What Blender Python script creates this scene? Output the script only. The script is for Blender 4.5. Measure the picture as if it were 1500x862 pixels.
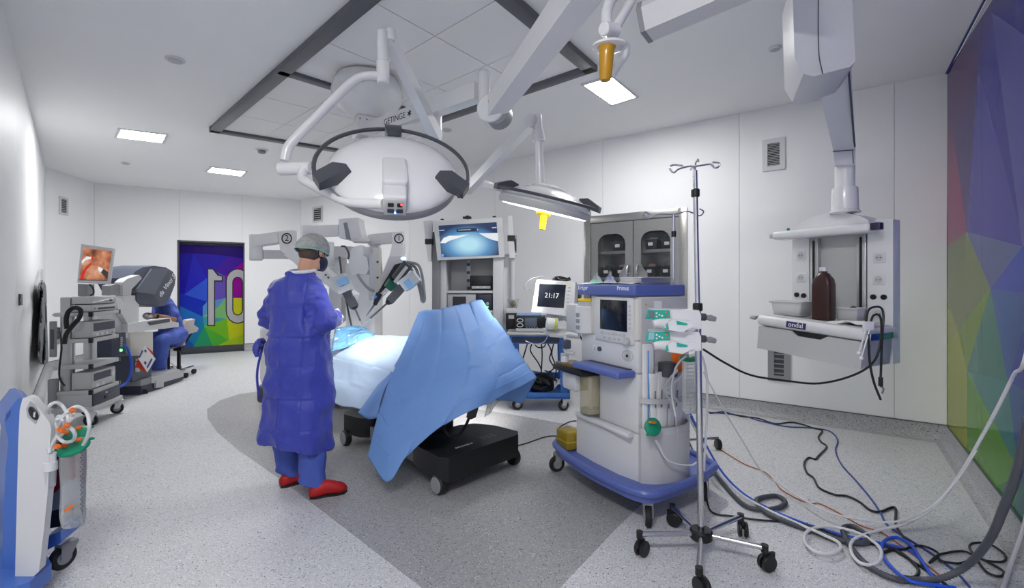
import bpy, bmesh, math, random
from mathutils import Vector as V, Matrix, Euler, noise
random.seed(7)
for o in list(bpy.data.objects): bpy.data.objects.remove(o)
scene = bpy.context.scene
COL = scene.collection
# ------------------------------------------------------------------ camera
H = 1.45; FP = 690.0; CX = 750.0; CY = 417.0        # camera height, focal length and principal point in 1500x862 pixels
cam = bpy.data.cameras.new('camera'); cam.sensor_width = 36; cam.lens = 36 * FP / 1500
cam.shift_y = -(431 - CY) / 1500; cam.clip_start = 0.05
camo = bpy.data.objects.new('camera', cam); COL.objects.link(camo)
camo.location = (0, 0, H); camo.rotation_euler = (math.radians(90), 0, 0)
scene.camera = camo
# ------------------------------------------------------------------ world and exposure
w = bpy.data.worlds.new('world'); scene.world = w; w.use_nodes = True
w.node_tree.nodes['Background'].inputs[0].default_value = (0.8, 0.85, 0.95, 1)
w.node_tree.nodes['Background'].inputs[1].default_value = 0.3
vs = scene.view_settings; vs.view_transform = 'Standard'; vs.look = 'None'; vs.exposure = 0.10; vs.gamma = 1.0; vs.use_curve_mapping = False
PANEL_LIGHT = 80.0       # emission of the recessed ceiling panels
CLG = 3.40               # ceiling height
# ------------------------------------------------------------------ helpers
CAMP = V((0, 0, H))
def P(px, py, d): return V(((px - CX) / FP * d, d, H - (py - CY) / FP * d))
def ray(px, py): return V(((px - CX) / FP, 1, -(py - CY) / FP))
def FL(px, py, h=0.0): return P(px, py, (H - h) * FP / (py - CY))
def CE(px, py, h=CLG): return P(px, py, (h - H) * FP / (CY - py))
def onp(px, py, p0, n):
    r = ray(px, py); return CAMP + r * ((p0 - CAMP).dot(n) / r.dot(n))
def srgb(r, g, b):
    f = lambda c: c / 12.92 if c <= 0.04045 else ((c + 0.055) / 1.055) ** 2.4
    return (f(r / 255), f(g / 255), f(b / 255), 1)
def frame(o, xd):                      # local frame: x along xd, z up
    x = V((xd[0], xd[1], 0)).normalized(); z = V((0, 0, 1)); y = z.cross(x)
    M = Matrix((x, y, z)).transposed().to_4x4(); M.translation = V(o); return M
def axes(o, x, y):                     # frame from two directions
    x = V(x).normalized(); z = x.cross(V(y)).normalized(); y = z.cross(x)
    M = Matrix((x, y, z)).transposed().to_4x4(); M.translation = V(o); return M
def catmull(pts, sub, closed=False):
    pts = [V(p) for p in pts]; n = len(pts)
    if n < 3 or sub < 2: return pts
    out = []; rng = n if closed else n - 1
    for i in range(rng):
        if closed: a, b, c, d = pts[i - 1], pts[i], pts[(i + 1) % n], pts[(i + 2) % n]
        else: b, c = pts[i], pts[i + 1]; a = pts[i - 1] if i else b * 2 - c; d = pts[i + 2] if i + 2 < n else c * 2 - b
        for k in range(sub):
            t = k / sub
            out.append(0.5 * ((2 * b) + (c - a) * t + (2 * a - 5 * b + 4 * c - d) * t * t + (3 * b - a - 3 * c + d) * t ** 3))
    if not closed: out.append(pts[-1])
    return out
ORG = {}
class B:
    """collects shapes in one bmesh; M maps local shapes to world"""
    def __init__(s, M=None): s.bm = bmesh.new(); s.M = M or Matrix.Identity(4); s.mats = None
    def _new(s, geom, bev=0, seg=2):
        if bev > 0:
            es = list({e for v in geom for e in v.link_edges if e.calc_length() > 1e-6 and len(e.link_faces) == 2 and e.calc_face_angle(0) > 0.45})
            bmesh.ops.bevel(s.bm, geom=es, offset=bev, segments=seg, affect='EDGES', profile=0.5, clamp_overlap=True)
        return s
    def box(s, c, d, bev=0, R=None, seg=2):
        M = s.M @ Matrix.Translation(V(c)) @ (R.to_4x4() if R is not None else Matrix.Identity(4)) @ Matrix.Diagonal((d[0], d[1], d[2], 1))
        g = bmesh.ops.create_cube(s.bm, size=1, matrix=M); return s._new(g['verts'], bev, seg)
    def bx(s, x0, x1, y0, y1, z0, z1, bev=0, seg=2):
        return s.box(((x0 + x1) / 2, (y0 + y1) / 2, (z0 + z1) / 2), (abs(x1 - x0), abs(y1 - y0), abs(z1 - z0)), bev, None, seg)
    def loft(s, rings, cap=True, closed=True):
        vs = [[s.bm.verts.new(s.M @ V(p)) for p in r] for r in rings]; n = len(vs[0])
        for a, b in zip(vs, vs[1:]):
            for i in range(n if closed else n - 1):
                j = (i + 1) % n
                try: s.bm.faces.new((a[i], a[j], b[j], b[i]))
                except ValueError: pass
        if cap and closed:
            s.bm.faces.new(list(reversed(vs[0]))); s.bm.faces.new(vs[-1])
        return vs
    def prism(s, poly, ext, bev=0, seg=2):
        e = V(ext); a = [s.bm.verts.new(s.M @ V(p)) for p in poly]; b = [s.bm.verts.new(s.M @ (V(p) + e)) for p in poly]; n = len(a)
        s.bm.faces.new(a); s.bm.faces.new(list(reversed(b)))
        for i in range(n): s.bm.faces.new((a[i], b[i], b[(i + 1) % n], a[(i + 1) % n]))
        return s._new(a + b, bev, seg)
    def tube(s, pts, r, seg=8, sub=6, closed=False, cap=True):
        rs = r if isinstance(r, (list, tuple)) else None
        n0 = len(pts); pts = catmull(pts, sub, closed); n = len(pts)
        t0 = (pts[1] - pts[0]).normalized(); up = V((0, 0, 1)) if abs(t0.z) < 0.9 else V((1, 0, 0))
        u = (up - t0 * up.dot(t0)).normalized(); rings = []
        for i, p in enumerate(pts):
            if closed: t = (pts[(i + 1) % n] - pts[i - 1])
            else: t = pts[min(i + 1, n - 1)] - pts[max(i - 1, 0)]
            if t.length < 1e-9: t = t0
            t = t.normalized(); u = (u - t * u.dot(t))
            u = u.normalized() if u.length > 1e-6 else t.orthogonal().normalized(); v = t.cross(u)
            if rs:
                f = i / max(1, n - 1) * (n0 - 1); k = min(int(f), n0 - 2) if n0 > 1 else 0; R = rs[k] + (rs[k + 1] - rs[k]) * (f - k)
            else: R = r
            rings.append([p + (u * math.cos(a) + v * math.sin(a)) * R for a in [2 * math.pi * j / seg for j in range(seg)]])
        if closed: rings.append(rings[0])
        if closed:
            vs = [[s.bm.verts.new(s.M @ p) for p in q] for q in rings[:-1]]; m = len(vs)
            for i in range(m):
                a, b = vs[i], vs[(i + 1) % m]
                for j in range(seg): s.bm.faces.new((a[j], a[(j + 1) % seg], b[(j + 1) % seg], b[j]))
        else: s.loft(rings, cap)
        return s
    def cyl(s, p0, p1, r0, r1=None, seg=16, bev=0):
        p0, p1 = V(p0), V(p1); r1 = r0 if r1 is None else r1
        t = (p1 - p0).normalized(); u = t.orthogonal().normalized(); v = t.cross(u)
        rg = lambda p, r: [p + (u * math.cos(2 * math.pi * j / seg) + v * math.sin(2 * math.pi * j / seg)) * r for j in range(seg)]
        if bev:
            s.loft([rg(p0, r0 - bev), rg(p0 + t * bev, r0), rg(p1 - t * bev, r1), rg(p1, r1 - bev)])
        else: s.loft([rg(p0, r0), rg(p1, r1)])
        return s
    def lathe(s, o, axis, prof, seg=20, sx=1.0):
        o = V(o); t = V(axis).normalized(); u = (V((1, 0, 0)) - t * t.x); u = u.normalized() if u.length > 0.1 else V((0, 1, 0)); v = t.cross(u)
        s.loft([[o + t * z + (u * math.cos(2 * math.pi * j / seg) * sx + v * math.sin(2 * math.pi * j / seg)) * max(r, 1e-4) for j in range(seg)] for r, z in prof]); return s
    def sphere(s, c, r, seg=14, sc=(1, 1, 1), R=None):
        M = s.M @ Matrix.Translation(V(c)) @ (R.to_4x4() if R is not None else Matrix.Identity(4)) @ Matrix.Diagonal((sc[0], sc[1], sc[2], 1))
        bmesh.ops.create_uvsphere(s.bm, u_segments=seg, v_segments=max(6, seg * 2 // 3), radius=r, matrix=M); return s
    def poly(s, pts):
        s.bm.faces.new([s.bm.verts.new(s.M @ V(p)) for p in pts]); return s
    def patch(s, grid, su=5, sv=5, disp=None):
        rows = [catmull(r, su) for r in grid]; cols = list(zip(*rows)); full = [catmull(c, sv) for c in cols]
        nu, nv = len(full), len(full[0])
        vs = [[s.bm.verts.new(s.M @ (full[i][j] if disp is None else disp(i / (nu - 1), j / (nv - 1), full[i][j]))) for j in range(nv)] for i in range(nu)]
        for i in range(nu - 1):
            for j in range(nv - 1): s.bm.faces.new((vs[i][j], vs[i + 1][j], vs[i + 1][j + 1], vs[i][j + 1]))
        return s
    def obj(s, name, mat, parent=None, ang=35, solid=0, loc=None):
        org = ORG.get(parent.name, V((0, 0, 0))) if parent else (V(loc) if loc is not None else V((0, 0, 0)))
        bmesh.ops.recalc_face_normals(s.bm, faces=s.bm.faces)
        me = bpy.data.meshes.new(name); bmesh.ops.translate(s.bm, verts=s.bm.verts, vec=-org)
        s.bm.to_mesh(me); s.bm.free()
        me.polygons.foreach_set('use_smooth', [True] * len(me.polygons)); me.set_sharp_from_angle(angle=math.radians(ang))
        for m in (mat if isinstance(mat, list) else [mat]): me.materials.append(m)
        o = bpy.data.objects.new(name, me); COL.objects.link(o)
        if parent: o.parent = parent
        else: o.location = org
        ORG[o.name] = org
        if solid:
            md = o.modifiers.new('thickness', 'SOLIDIFY'); md.thickness = solid; md.offset = 0
        return o
def tag(o, label, cat, group=None):
    o['label'] = label; o['category'] = cat
    if group: o['group'] = group
    return o
def thing(name, label, cat, loc, group=None):
    o = bpy.data.objects.new(name, None); COL.objects.link(o); o.location = V(loc); o.empty_display_size = 0.1
    ORG[o.name] = V(loc); return tag(o, label, cat, group)
def struct(o): o['kind'] = 'structure'; return o
def text(s, size, M, mat, parent, name='lettering', ext=0.0006, align='CENTER'):
    cu = bpy.data.curves.new('t', 'FONT'); cu.body = s; cu.size = size; cu.extrude = ext; cu.align_x = align; cu.align_y = 'CENTER'; cu.resolution_u = 3
    t = bpy.data.objects.new('t', cu); COL.objects.link(t); bpy.context.view_layer.update()
    me = bpy.data.meshes.new_from_object(t.evaluated_get(bpy.context.evaluated_depsgraph_get())); bpy.data.objects.remove(t); bpy.data.curves.remove(cu)
    org = ORG[parent.name]; me.transform(Matrix.Translation(-org) @ M); me.materials.clear(); me.materials.append(mat)
    o = bpy.data.objects.new(name, me); COL.objects.link(o); o.parent = parent; ORG[o.name] = org; return o
def remesh(o, vox, smooth=4, fac=0.5):
    md = o.modifiers.new('r', 'REMESH'); md.mode = 'VOXEL'; md.voxel_size = vox; md.use_smooth_shade = True
    sm = o.modifiers.new('s', 'SMOOTH'); sm.iterations = smooth; sm.factor = fac
    bpy.context.view_layer.update()
    me = bpy.data.meshes.new_from_object(o.evaluated_get(bpy.context.evaluated_depsgraph_get()))
    o.modifiers.clear(); old = o.data; me.name = old.name; mats = list(old.materials); o.data = me; bpy.data.meshes.remove(old)
    me.materials.clear()
    for m in mats: me.materials.append(m)
    me.polygons.foreach_set('use_smooth', [True] * len(me.polygons)); return o
def displace(o, f):
    me = o.data; ns = [v.normal.copy() for v in me.vertices]
    for v, n in zip(me.vertices, ns): v.co = v.co + n * f(v.co, n)
    me.update()
# ------------------------------------------------------------------ materials (all node based)
def mat(name, col, rough=0.5, metal=0.0, var=0.04, scale=6.0, bump=0.0, bscale=40.0, emit=None, estr=0.0, trans=0.0, ior=1.45, alpha=1.0, coat=0.0, spec=0.5, sheen=0.0, stretch=None, crumple=0.0, cscale=7.0):
    m = bpy.data.materials.new(name); m.use_nodes = True; nt = m.node_tree; b = nt.nodes['Principled BSDF']; N = nt.nodes.new; Lk = nt.links.new
    tc = N('ShaderNodeTexCoord'); src = tc.outputs['Object']
    if stretch:
        mp = N('ShaderNodeMapping'); mp.inputs['Scale'].default_value = stretch; Lk(src, mp.inputs[0]); src = mp.outputs[0]
    nz = N('ShaderNodeTexNoise'); nz.inputs['Scale'].default_value = scale; nz.inputs['Detail'].default_value = 3; Lk(src, nz.inputs['Vector'])
    mr = N('ShaderNodeMapRange'); mr.inputs[3].default_value = 1 - var; mr.inputs[4].default_value = 1 + var; Lk(nz.outputs[0], mr.inputs[0])
    mx = N('ShaderNodeMix'); mx.data_type = 'RGBA'; mx.blend_type = 'MULTIPLY'; mx.inputs[0].default_value = 1; mx.inputs[6].default_value = col; Lk(mr.outputs[0], mx.inputs[7])
    Lk(mx.outputs[2], b.inputs['Base Color'])
    b.inputs['Roughness'].default_value = rough; b.inputs['Metallic'].default_value = metal; b.inputs['IOR'].default_value = ior
    b.inputs['Transmission Weight'].default_value = trans; b.inputs['Alpha'].default_value = alpha; b.inputs['Coat Weight'].default_value = coat
    b.inputs['Specular IOR Level'].default_value = spec; b.inputs['Sheen Weight'].default_value = sheen
    if emit: b.inputs['Emission Color'].default_value = emit; b.inputs['Emission Strength'].default_value = estr
    if bump:
        n2 = N('ShaderNodeTexNoise'); n2.inputs['Scale'].default_value = bscale; n2.inputs['Detail'].default_value = 4; Lk(src, n2.inputs['Vector'])
        bp = N('ShaderNodeBump'); bp.inputs['Strength'].default_value = bump; bp.inputs['Distance'].default_value = 0.01; Lk(n2.outputs[0], bp.inputs['Height']); Lk(bp.outputs[0], b.inputs['Normal'])
    if crumple:
        wn = N('ShaderNodeTexNoise'); wn.inputs['Scale'].default_value = cscale * 0.6; Lk(src, wn.inputs['Vector'])
        va = N('ShaderNodeVectorMath'); va.operation = 'MULTIPLY_ADD'; va.inputs[1].default_value = (0.12, 0.12, 0.12); Lk(wn.outputs['Color'], va.inputs[0]); Lk(src, va.inputs[2])
        v1 = N('ShaderNodeTexVoronoi'); v1.inputs['Scale'].default_value = cscale; Lk(va.outputs[0], v1.inputs['Vector'])
        v2 = N('ShaderNodeTexVoronoi'); v2.inputs['Scale'].default_value = cscale * 2.6; Lk(va.outputs[0], v2.inputs['Vector'])
        ad = N('ShaderNodeMath'); ad.operation = 'MULTIPLY_ADD'; ad.inputs[1].default_value = 0.35; Lk(v2.outputs['Distance'], ad.inputs[0]); Lk(v1.outputs['Distance'], ad.inputs[2])
        bc_ = N('ShaderNodeBump'); bc_.inputs['Strength'].default_value = crumple; bc_.inputs['Distance'].default_value = 0.06; Lk(ad.outputs[0], bc_.inputs['Height'])
        if bump: Lk(bp.outputs[0], bc_.inputs['Normal'])
        Lk(bc_.outputs[0], b.inputs['Normal'])
    return m
def flecks(name, base, dark, light, amount=0.5, scale=220.0, rough=0.45):
    m = bpy.data.materials.new(name); m.use_nodes = True; nt = m.node_tree; b = nt.nodes['Principled BSDF']; N = nt.nodes.new; Lk = nt.links.new
    tc = N('ShaderNodeTexCoord')
    vo = N('ShaderNodeTexVoronoi'); vo.inputs['Scale'].default_value = scale; Lk(tc.outputs['Object'], vo.inputs['Vector'])
    sp = N('ShaderNodeSeparateColor'); Lk(vo.outputs['Color'], sp.inputs[0])
    cr = N('ShaderNodeValToRGB'); cr.color_ramp.interpolation = 'CONSTANT'; e = cr.color_ramp.elements
    e[0].position = 0; e[0].color = dark; e[1].position = 0.03 * amount; e[1].color = [(a * .35 + c * .65) for a, c in zip(dark, base)]
    x = e.new(0.28 * amount); x.color = [(a * .12 + c * .88) for a, c in zip(dark, base)]
    x = e.new(0.75 * amount); x.color = base; x = e.new(1 - 0.18 * amount); x.color = light
    Lk(sp.outputs[0], cr.inputs[0])
    vo2 = N('ShaderNodeTexVoronoi'); vo2.inputs['Scale'].default_value = scale * 0.45; Lk(tc.outputs['Object'], vo2.inputs['Vector'])
    sp2 = N('ShaderNodeSeparateColor'); Lk(vo2.outputs['Color'], sp2.inputs[0])
    lt = N('ShaderNodeMath'); lt.operation = 'LESS_THAN'; lt.inputs[1].default_value = 0.022; Lk(sp2.outputs[1], lt.inputs[0])
    ds = N('ShaderNodeMath'); ds.operation = 'LESS_THAN'; ds.inputs[1].default_value = 0.42; Lk(vo2.outputs['Distance'], ds.inputs[0])
    mu = N('ShaderNodeMath'); mu.operation = 'MULTIPLY'; Lk(lt.outputs[0], mu.inputs[0]); Lk(ds.outputs[0], mu.inputs[1])
    mx = N('ShaderNodeMix'); mx.data_type = 'RGBA'; Lk(mu.outputs[0], mx.inputs[0]); Lk(cr.outputs[0], mx.inputs[6]); mx.inputs[7].default_value = dark
    nz = N('ShaderNodeTexNoise'); nz.inputs['Scale'].default_value = 1.2; nz.inputs['Detail'].default_value = 4; Lk(tc.outputs['Object'], nz.inputs['Vector'])
    mr = N('ShaderNodeMapRange'); mr.inputs[3].default_value = 0.93; mr.inputs[4].default_value = 1.07; Lk(nz.outputs[0], mr.inputs[0])
    m2 = N('ShaderNodeMix'); m2.data_type = 'RGBA'; m2.blend_type = 'MULTIPLY'; m2.inputs[0].default_value = 1; Lk(mx.outputs[2], m2.inputs[6]); Lk(mr.outputs[0], m2.inputs[7])
    Lk(m2.outputs[2], b.inputs['Base Color']); b.inputs['Roughness'].default_value = rough
    return m
def glow(name, col, s): return mat(name, (0, 0, 0, 1), 0.4, var=0, emit=col, estr=s)
g = lambda v: srgb(v, v, v)
M_wall = mat('wall_panel_white', srgb(240, 241, 243), 0.5, var=0.015, scale=1.5)
M_ceil = mat('ceiling_white', srgb(246, 247, 248), 0.6, var=0.02, scale=1.0)
M_joint = mat('wall_joint_grey', srgb(205, 207, 210), 0.6)
M_floor = flecks('vinyl_light_flecks', srgb(204, 205, 208), srgb(98, 98, 102), srgb(230, 230, 233), 0.55, 210)
M_floor2 = flecks('vinyl_grey_flecks', srgb(166, 166, 168), srgb(84, 84, 88), srgb(212, 212, 214), 1.1, 210)
M_cove = flecks('vinyl_cove_flecks', srgb(178, 179, 182), srgb(66, 66, 70), srgb(206, 206, 208), 1.1, 190)
M_trim = mat('trim_grey', srgb(95, 97, 102), 0.5)
M_frame = mat('ceiling_frame_grey', srgb(98, 100, 106), 0.42, metal=0.3)
M_diff = mat('laminar_diffuser', srgb(242, 242, 243), 0.7, var=0.03, scale=2, bump=0.02, bscale=3)
M_lamp = glow('light_panel', (1, 0.99, 0.97, 1), PANEL_LIGHT)
M_white = mat('gloss_white', srgb(226, 227, 229), 0.22, var=0.01, coat=0.3)
M_plw = mat('plastic_white', srgb(214, 215, 217), 0.4, var=0.02)
M_cream = mat('plastic_cream', srgb(216, 214, 207), 0.42, var=0.02)
M_lg = mat('plastic_light_grey', srgb(190, 191, 192), 0.42, var=0.02)
M_mg = mat('plastic_mid_grey', srgb(140, 142, 146), 0.42, var=0.03)
M_dg = mat('plastic_dark_grey', srgb(72, 75, 82), 0.4, var=0.03)
M_slate = mat('slate_blue_grey', srgb(74, 80, 96), 0.38, var=0.03)
M_navy = mat('navy_grey', srgb(52, 57, 76), 0.4, var=0.03)
M_blk = mat('black_plastic', srgb(26, 27, 29), 0.38, var=0.05)
M_rub = mat('black_rubber', srgb(32, 32, 34), 0.7, var=0.05)
M_steel = mat('brushed_steel', srgb(176, 175, 172), 0.3, metal=0.95, var=0.08, scale=5, stretch=(1, 1, 14))
M_alu = mat('aluminium', srgb(188, 190, 192), 0.33, metal=0.85, var=0.03)
M_chrome = mat('chrome', srgb(205, 205, 207), 0.15, metal=1.0, var=0.02)
M_blue = mat('machine_blue', srgb(88, 104, 172), 0.35, var=0.03)
M_sblue = mat('suction_blue', srgb(74, 112, 190), 0.35, var=0.03)
M_cblue = mat('cart_blue', srgb(66, 116, 190), 0.35, var=0.04)
M_dkblue = mat('bright_blue', srgb(36, 84, 205), 0.4)
M_scr = mat('screen_off', srgb(34, 38, 48), 0.12, var=0.03)
M_clear = mat('clear_plastic', srgb(232, 236, 238), 0.12, var=0.0, trans=0.85, ior=1.2, alpha=0.55)
M_tubec = mat('clear_tubing', srgb(222, 224, 226), 0.25, var=0.0, alpha=0.9)
M_glass = mat('clear_glass', srgb(70, 76, 82), 0.03, var=0.0, alpha=0.16)
M_amber = mat('amber_smoked_plastic', srgb(120, 90, 40), 0.15, var=0.03, alpha=0.75)
M_canis = mat('smoky_canister', srgb(190, 180, 146), 0.12, var=0.03, alpha=0.45)
M_green = mat('lid_green', srgb(20, 138, 104), 0.35)
M_teal = mat('keypad_teal', srgb(40, 172, 152), 0.4)
M_orng = mat('clip_orange', srgb(228, 112, 34), 0.4)
M_yel = mat('handle_yellow', srgb(244, 206, 20), 0.35)
M_ochre = mat('handle_ochre', srgb(190, 140, 28), 0.3, coat=0.3)
M_red = mat('clog_red', srgb(176, 22, 26), 0.55, bump=0.06, bscale=120)
M_dred = mat('canister_red', srgb(140, 22, 30), 0.25)
M_paper = mat('paper_white', srgb(232, 232, 230), 0.7, bump=0.03, bscale=20)
M_led = glow('led_green', (0.1, 1, 0.2, 1), 6)
M_ledb = glow('led_blue', (0.15, 0.4, 1, 1), 6)
M_ledr = glow('led_red', (1, 0.05, 0.04, 1), 5)
M_inkb = mat('ink_black', srgb(22, 22, 25), 0.6)
M_inkw = mat('ink_white', srgb(240, 240, 242), 0.6)
# ------------------------------------------------------------------ room
Lx0, Lx1 = V((-3.2, -1.6, 0)), V((-3.2, 2.9, 0))
WA, WC, WB, WD, WE, WF = V((-7.73, 7.8, 0)), V((-8.01, 9.03, 0)), V((-4.87, 10.85, 0)), V((4.0, 4.33, 0)), V((2.67, 2.4, 0)), V((2.67, -1.6, 0))
ROOM = [Lx0, Lx1, WA, WC, WB, WD, WE, WF]
fb = B(); fb.prism([p + V((0, 0, -0.1)) for p in ROOM], (0, 0, 0.1)); floor = struct(fb.obj('floor', M_floor))
inl = [(385, 573), (350, 578), (322, 587), (303, 600), (304, 613), (318, 633), (350, 660), (400, 695), (480, 755), (600, 848), (700, 922), (765, 922), (820, 862), (905, 772), (945, 735), (968, 706), (960, 684), (900, 645), (830, 622), (740, 606), (600, 586), (480, 571)]
ib = B(); ib.prism([FL(x, y) + V((0, 0, 0.0005)) for x, y in inl], (0, 0, 0.0012)); ib.obj('dark_vinyl_inlay', M_floor2, floor)['label'] = 'darker grey speckled vinyl zone around the operating table'
cb = B(); cb.prism([p + V((0, 0, CLG)) for p in ROOM], (0, 0, 0.1)); ceiling = struct(cb.obj('ceiling', M_ceil))
def rect_minus(rects, h):
    out = []
    for (a, b, c, d) in rects:
        if h[0] >= b or h[1] <= a or h[2] >= d or h[3] <= c: out.append((a, b, c, d)); continue
        if h[0] > a: out.append((a, h[0], c, d))
        if h[1] < b: out.append((h[1], b, c, d))
        u0, u1 = max(a, h[0]), min(b, h[1])
        if h[2] > c: out.append((u0, u1, c, h[2]))
        if h[3] < d: out.append((u0, u1, h[3], d))
    return out
def wall_u(p0, p1, px):                # distance along the wall that shows at pixel column px
    d = (p1 - p0).normalized(); n = V((-d.y, d.x, 0)); q = onp(px, CY, V((p0.x, p0.y, H)), n); return (q - p0).dot(d)
def make_wall(name, p0, p1, seams, holes=(), pm=None):
    d = (p1 - p0); L = d.length; M = frame(p0, d)            # local y points out of the room
    b = B(M); rs = [(0, L, 0, CLG)]
    for h in holes: rs = rect_minus(rs, h)
    for (u0, u1, z0, z1) in rs: b.bx(u0, u1, 0.012, 0.10, z0, z1)
    wl = struct(b.obj(name, M_joint))
    cuts = [0] + sorted(seams) + [L]
    for a, c in zip(cuts, cuts[1:]):
        q = B(M); rs = [(a + 0.0025, c - 0.0025, 0.0, CLG)]
        for h in holes: rs = rect_minus(rs, h)
        for (u0, u1, z0, z1) in rs: q.bx(u0, u1, 0, 0.012, z0, z1)
        q.obj('wall_panel', pm or M_wall, wl)
    return wl, M, L
def cove(name, p0, p1, gaps=()):
    d = p1 - p0; L = d.length; M = frame(p0, d); prof = [(-0.001, 0.15), (-0.006, 0.15), (-0.007, 0.07), (-0.016, 0.035), (-0.035, 0.014), (-0.065, 0.004), (-0.09, 0.002), (-0.09, 0.0005), (-0.001, 0.0005)]
    segs = [(0, L)]
    for g0, g1 in gaps: segs = [(0, g0), (g1, L)]
    b = B(M); t = B(M)
    for a, c in segs:
        b.loft([[V((u, y, z)) for y, z in prof] for u in (a, c)]); t.bx(a, c, -0.010, 0, 0.150, 0.158)
    o = struct(b.obj(name, M_cove)); t.obj('cap_strip', M_trim, o); return o
# left wall, corner, back wall with door, right wall with cabinet
wl_left, Ml, _ = make_wall('wall_left', Lx1, WA, [1.6, 3.2, 4.8])
make_wall('wall_left_near', Lx0, Lx1, [1.6, 3.0]); make_wall('wall_corner', WA, WC, [])
ub = lambda px: wall_u(WC, WB, px); ur = lambda px: wall_u(WB, WD, px)
door_u0, door_u1, door_top = ub(260), ub(358), 2.36
wl_back, Mb, Lb = make_wall('wall_back', WC, WB, [ub(263), ub(355)], [(door_u0, door_u1, -0.1, door_top)])
cab_u0, cab_u1 = ur(856), ur(1007); CAB_Z0, CAB_Z1 = 0.62, 2.385
wl_right, Mr, Lr = make_wall('wall_right', WB, WD, [ur(465), ur(600), ur(725), ur(883), ur(1083), ur(1310)], [(cab_u0 + 0.03, cab_u1 - 0.03, CAB_Z0 + 0.03, CAB_Z1 - 0.03)])
make_wall('wall_mural_near', WE, WF, [1.5, 3.0], (), mat('mural_plain_violet', srgb(96, 100, 176), 0.3, ior=1.2)); make_wall('wall_rear', WF, Lx0, [1.5, 3, 4.5])
cove('baseboard_left', Lx1, WA); cove('baseboard_corner', WA, WC); cove('baseboard_back', WC, WB, [(door_u0, door_u1)]); cove('baseboard_right', WB, WD); cove('baseboard_mural', WD, WE)
cove('baseboard_mural_near', WE, WF); cove('baseboard_left_near', Lx0, Lx1)
# printed glass: flat polygons on a plane, split into panes
def vcol_mat(name, rough):
    m = mat(name, (1, 1, 1, 1), rough, var=0.03, scale=3, spec=0.3, ior=1.2); nt = m.node_tree
    a = nt.nodes.new('ShaderNodeAttribute'); a.attribute_name = 'print'
    mx = [n for n in nt.nodes if n.type == 'MIX'][0]; nt.links.new(a.outputs['Color'], mx.inputs[6]); return m
M_print = vcol_mat('printed_glass', 0.12)
SAT, VAL = 1.25, 0.82
def print_mesh(name, polys, p0, nrm, thick, mat_, parent, clip=None):
    bm = bmesh.new(); lay = bm.loops.layers.float_color.new('print')
    for pts, col in polys:
        vs = [bm.verts.new(onp(x, y, p0, nrm)) for x, y in pts]
        f = bm.faces.new(vs)
        m_ = sum(col) / 3; c_ = [max(0, min(255, (m_ + (q - m_) * SAT) * VAL)) for q in col]
        for l in f.loops: l[lay] = srgb(*c_)
    if clip:
        for co, no in clip:
            gm = bm.verts[:] + bm.edges[:] + bm.faces[:]
            bmesh.ops.bisect_plane(bm, geom=gm, plane_co=co, plane_no=no, clear_outer=True)
    nn = -nrm.normalized() if (CAMP - p0).dot(nrm) < 0 else nrm.normalized()
    for f in list(bm.faces):
        f.normal_update()
        if f.normal.dot(nn) < 0: f.normal_flip()
    me = bpy.data.meshes.new(name); org = ORG[parent.name]; bmesh.ops.translate(bm, verts=bm.verts, vec=-org); bm.to_mesh(me); bm.free(); me.materials.append(mat_)
    o = bpy.data.objects.new(name, me); COL.objects.link(o); o.parent = parent; ORG[o.name] = org
    md = o.modifiers.new('thickness', 'SOLIDIFY'); md.thickness = thick; md.offset = -1
    return o
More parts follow.
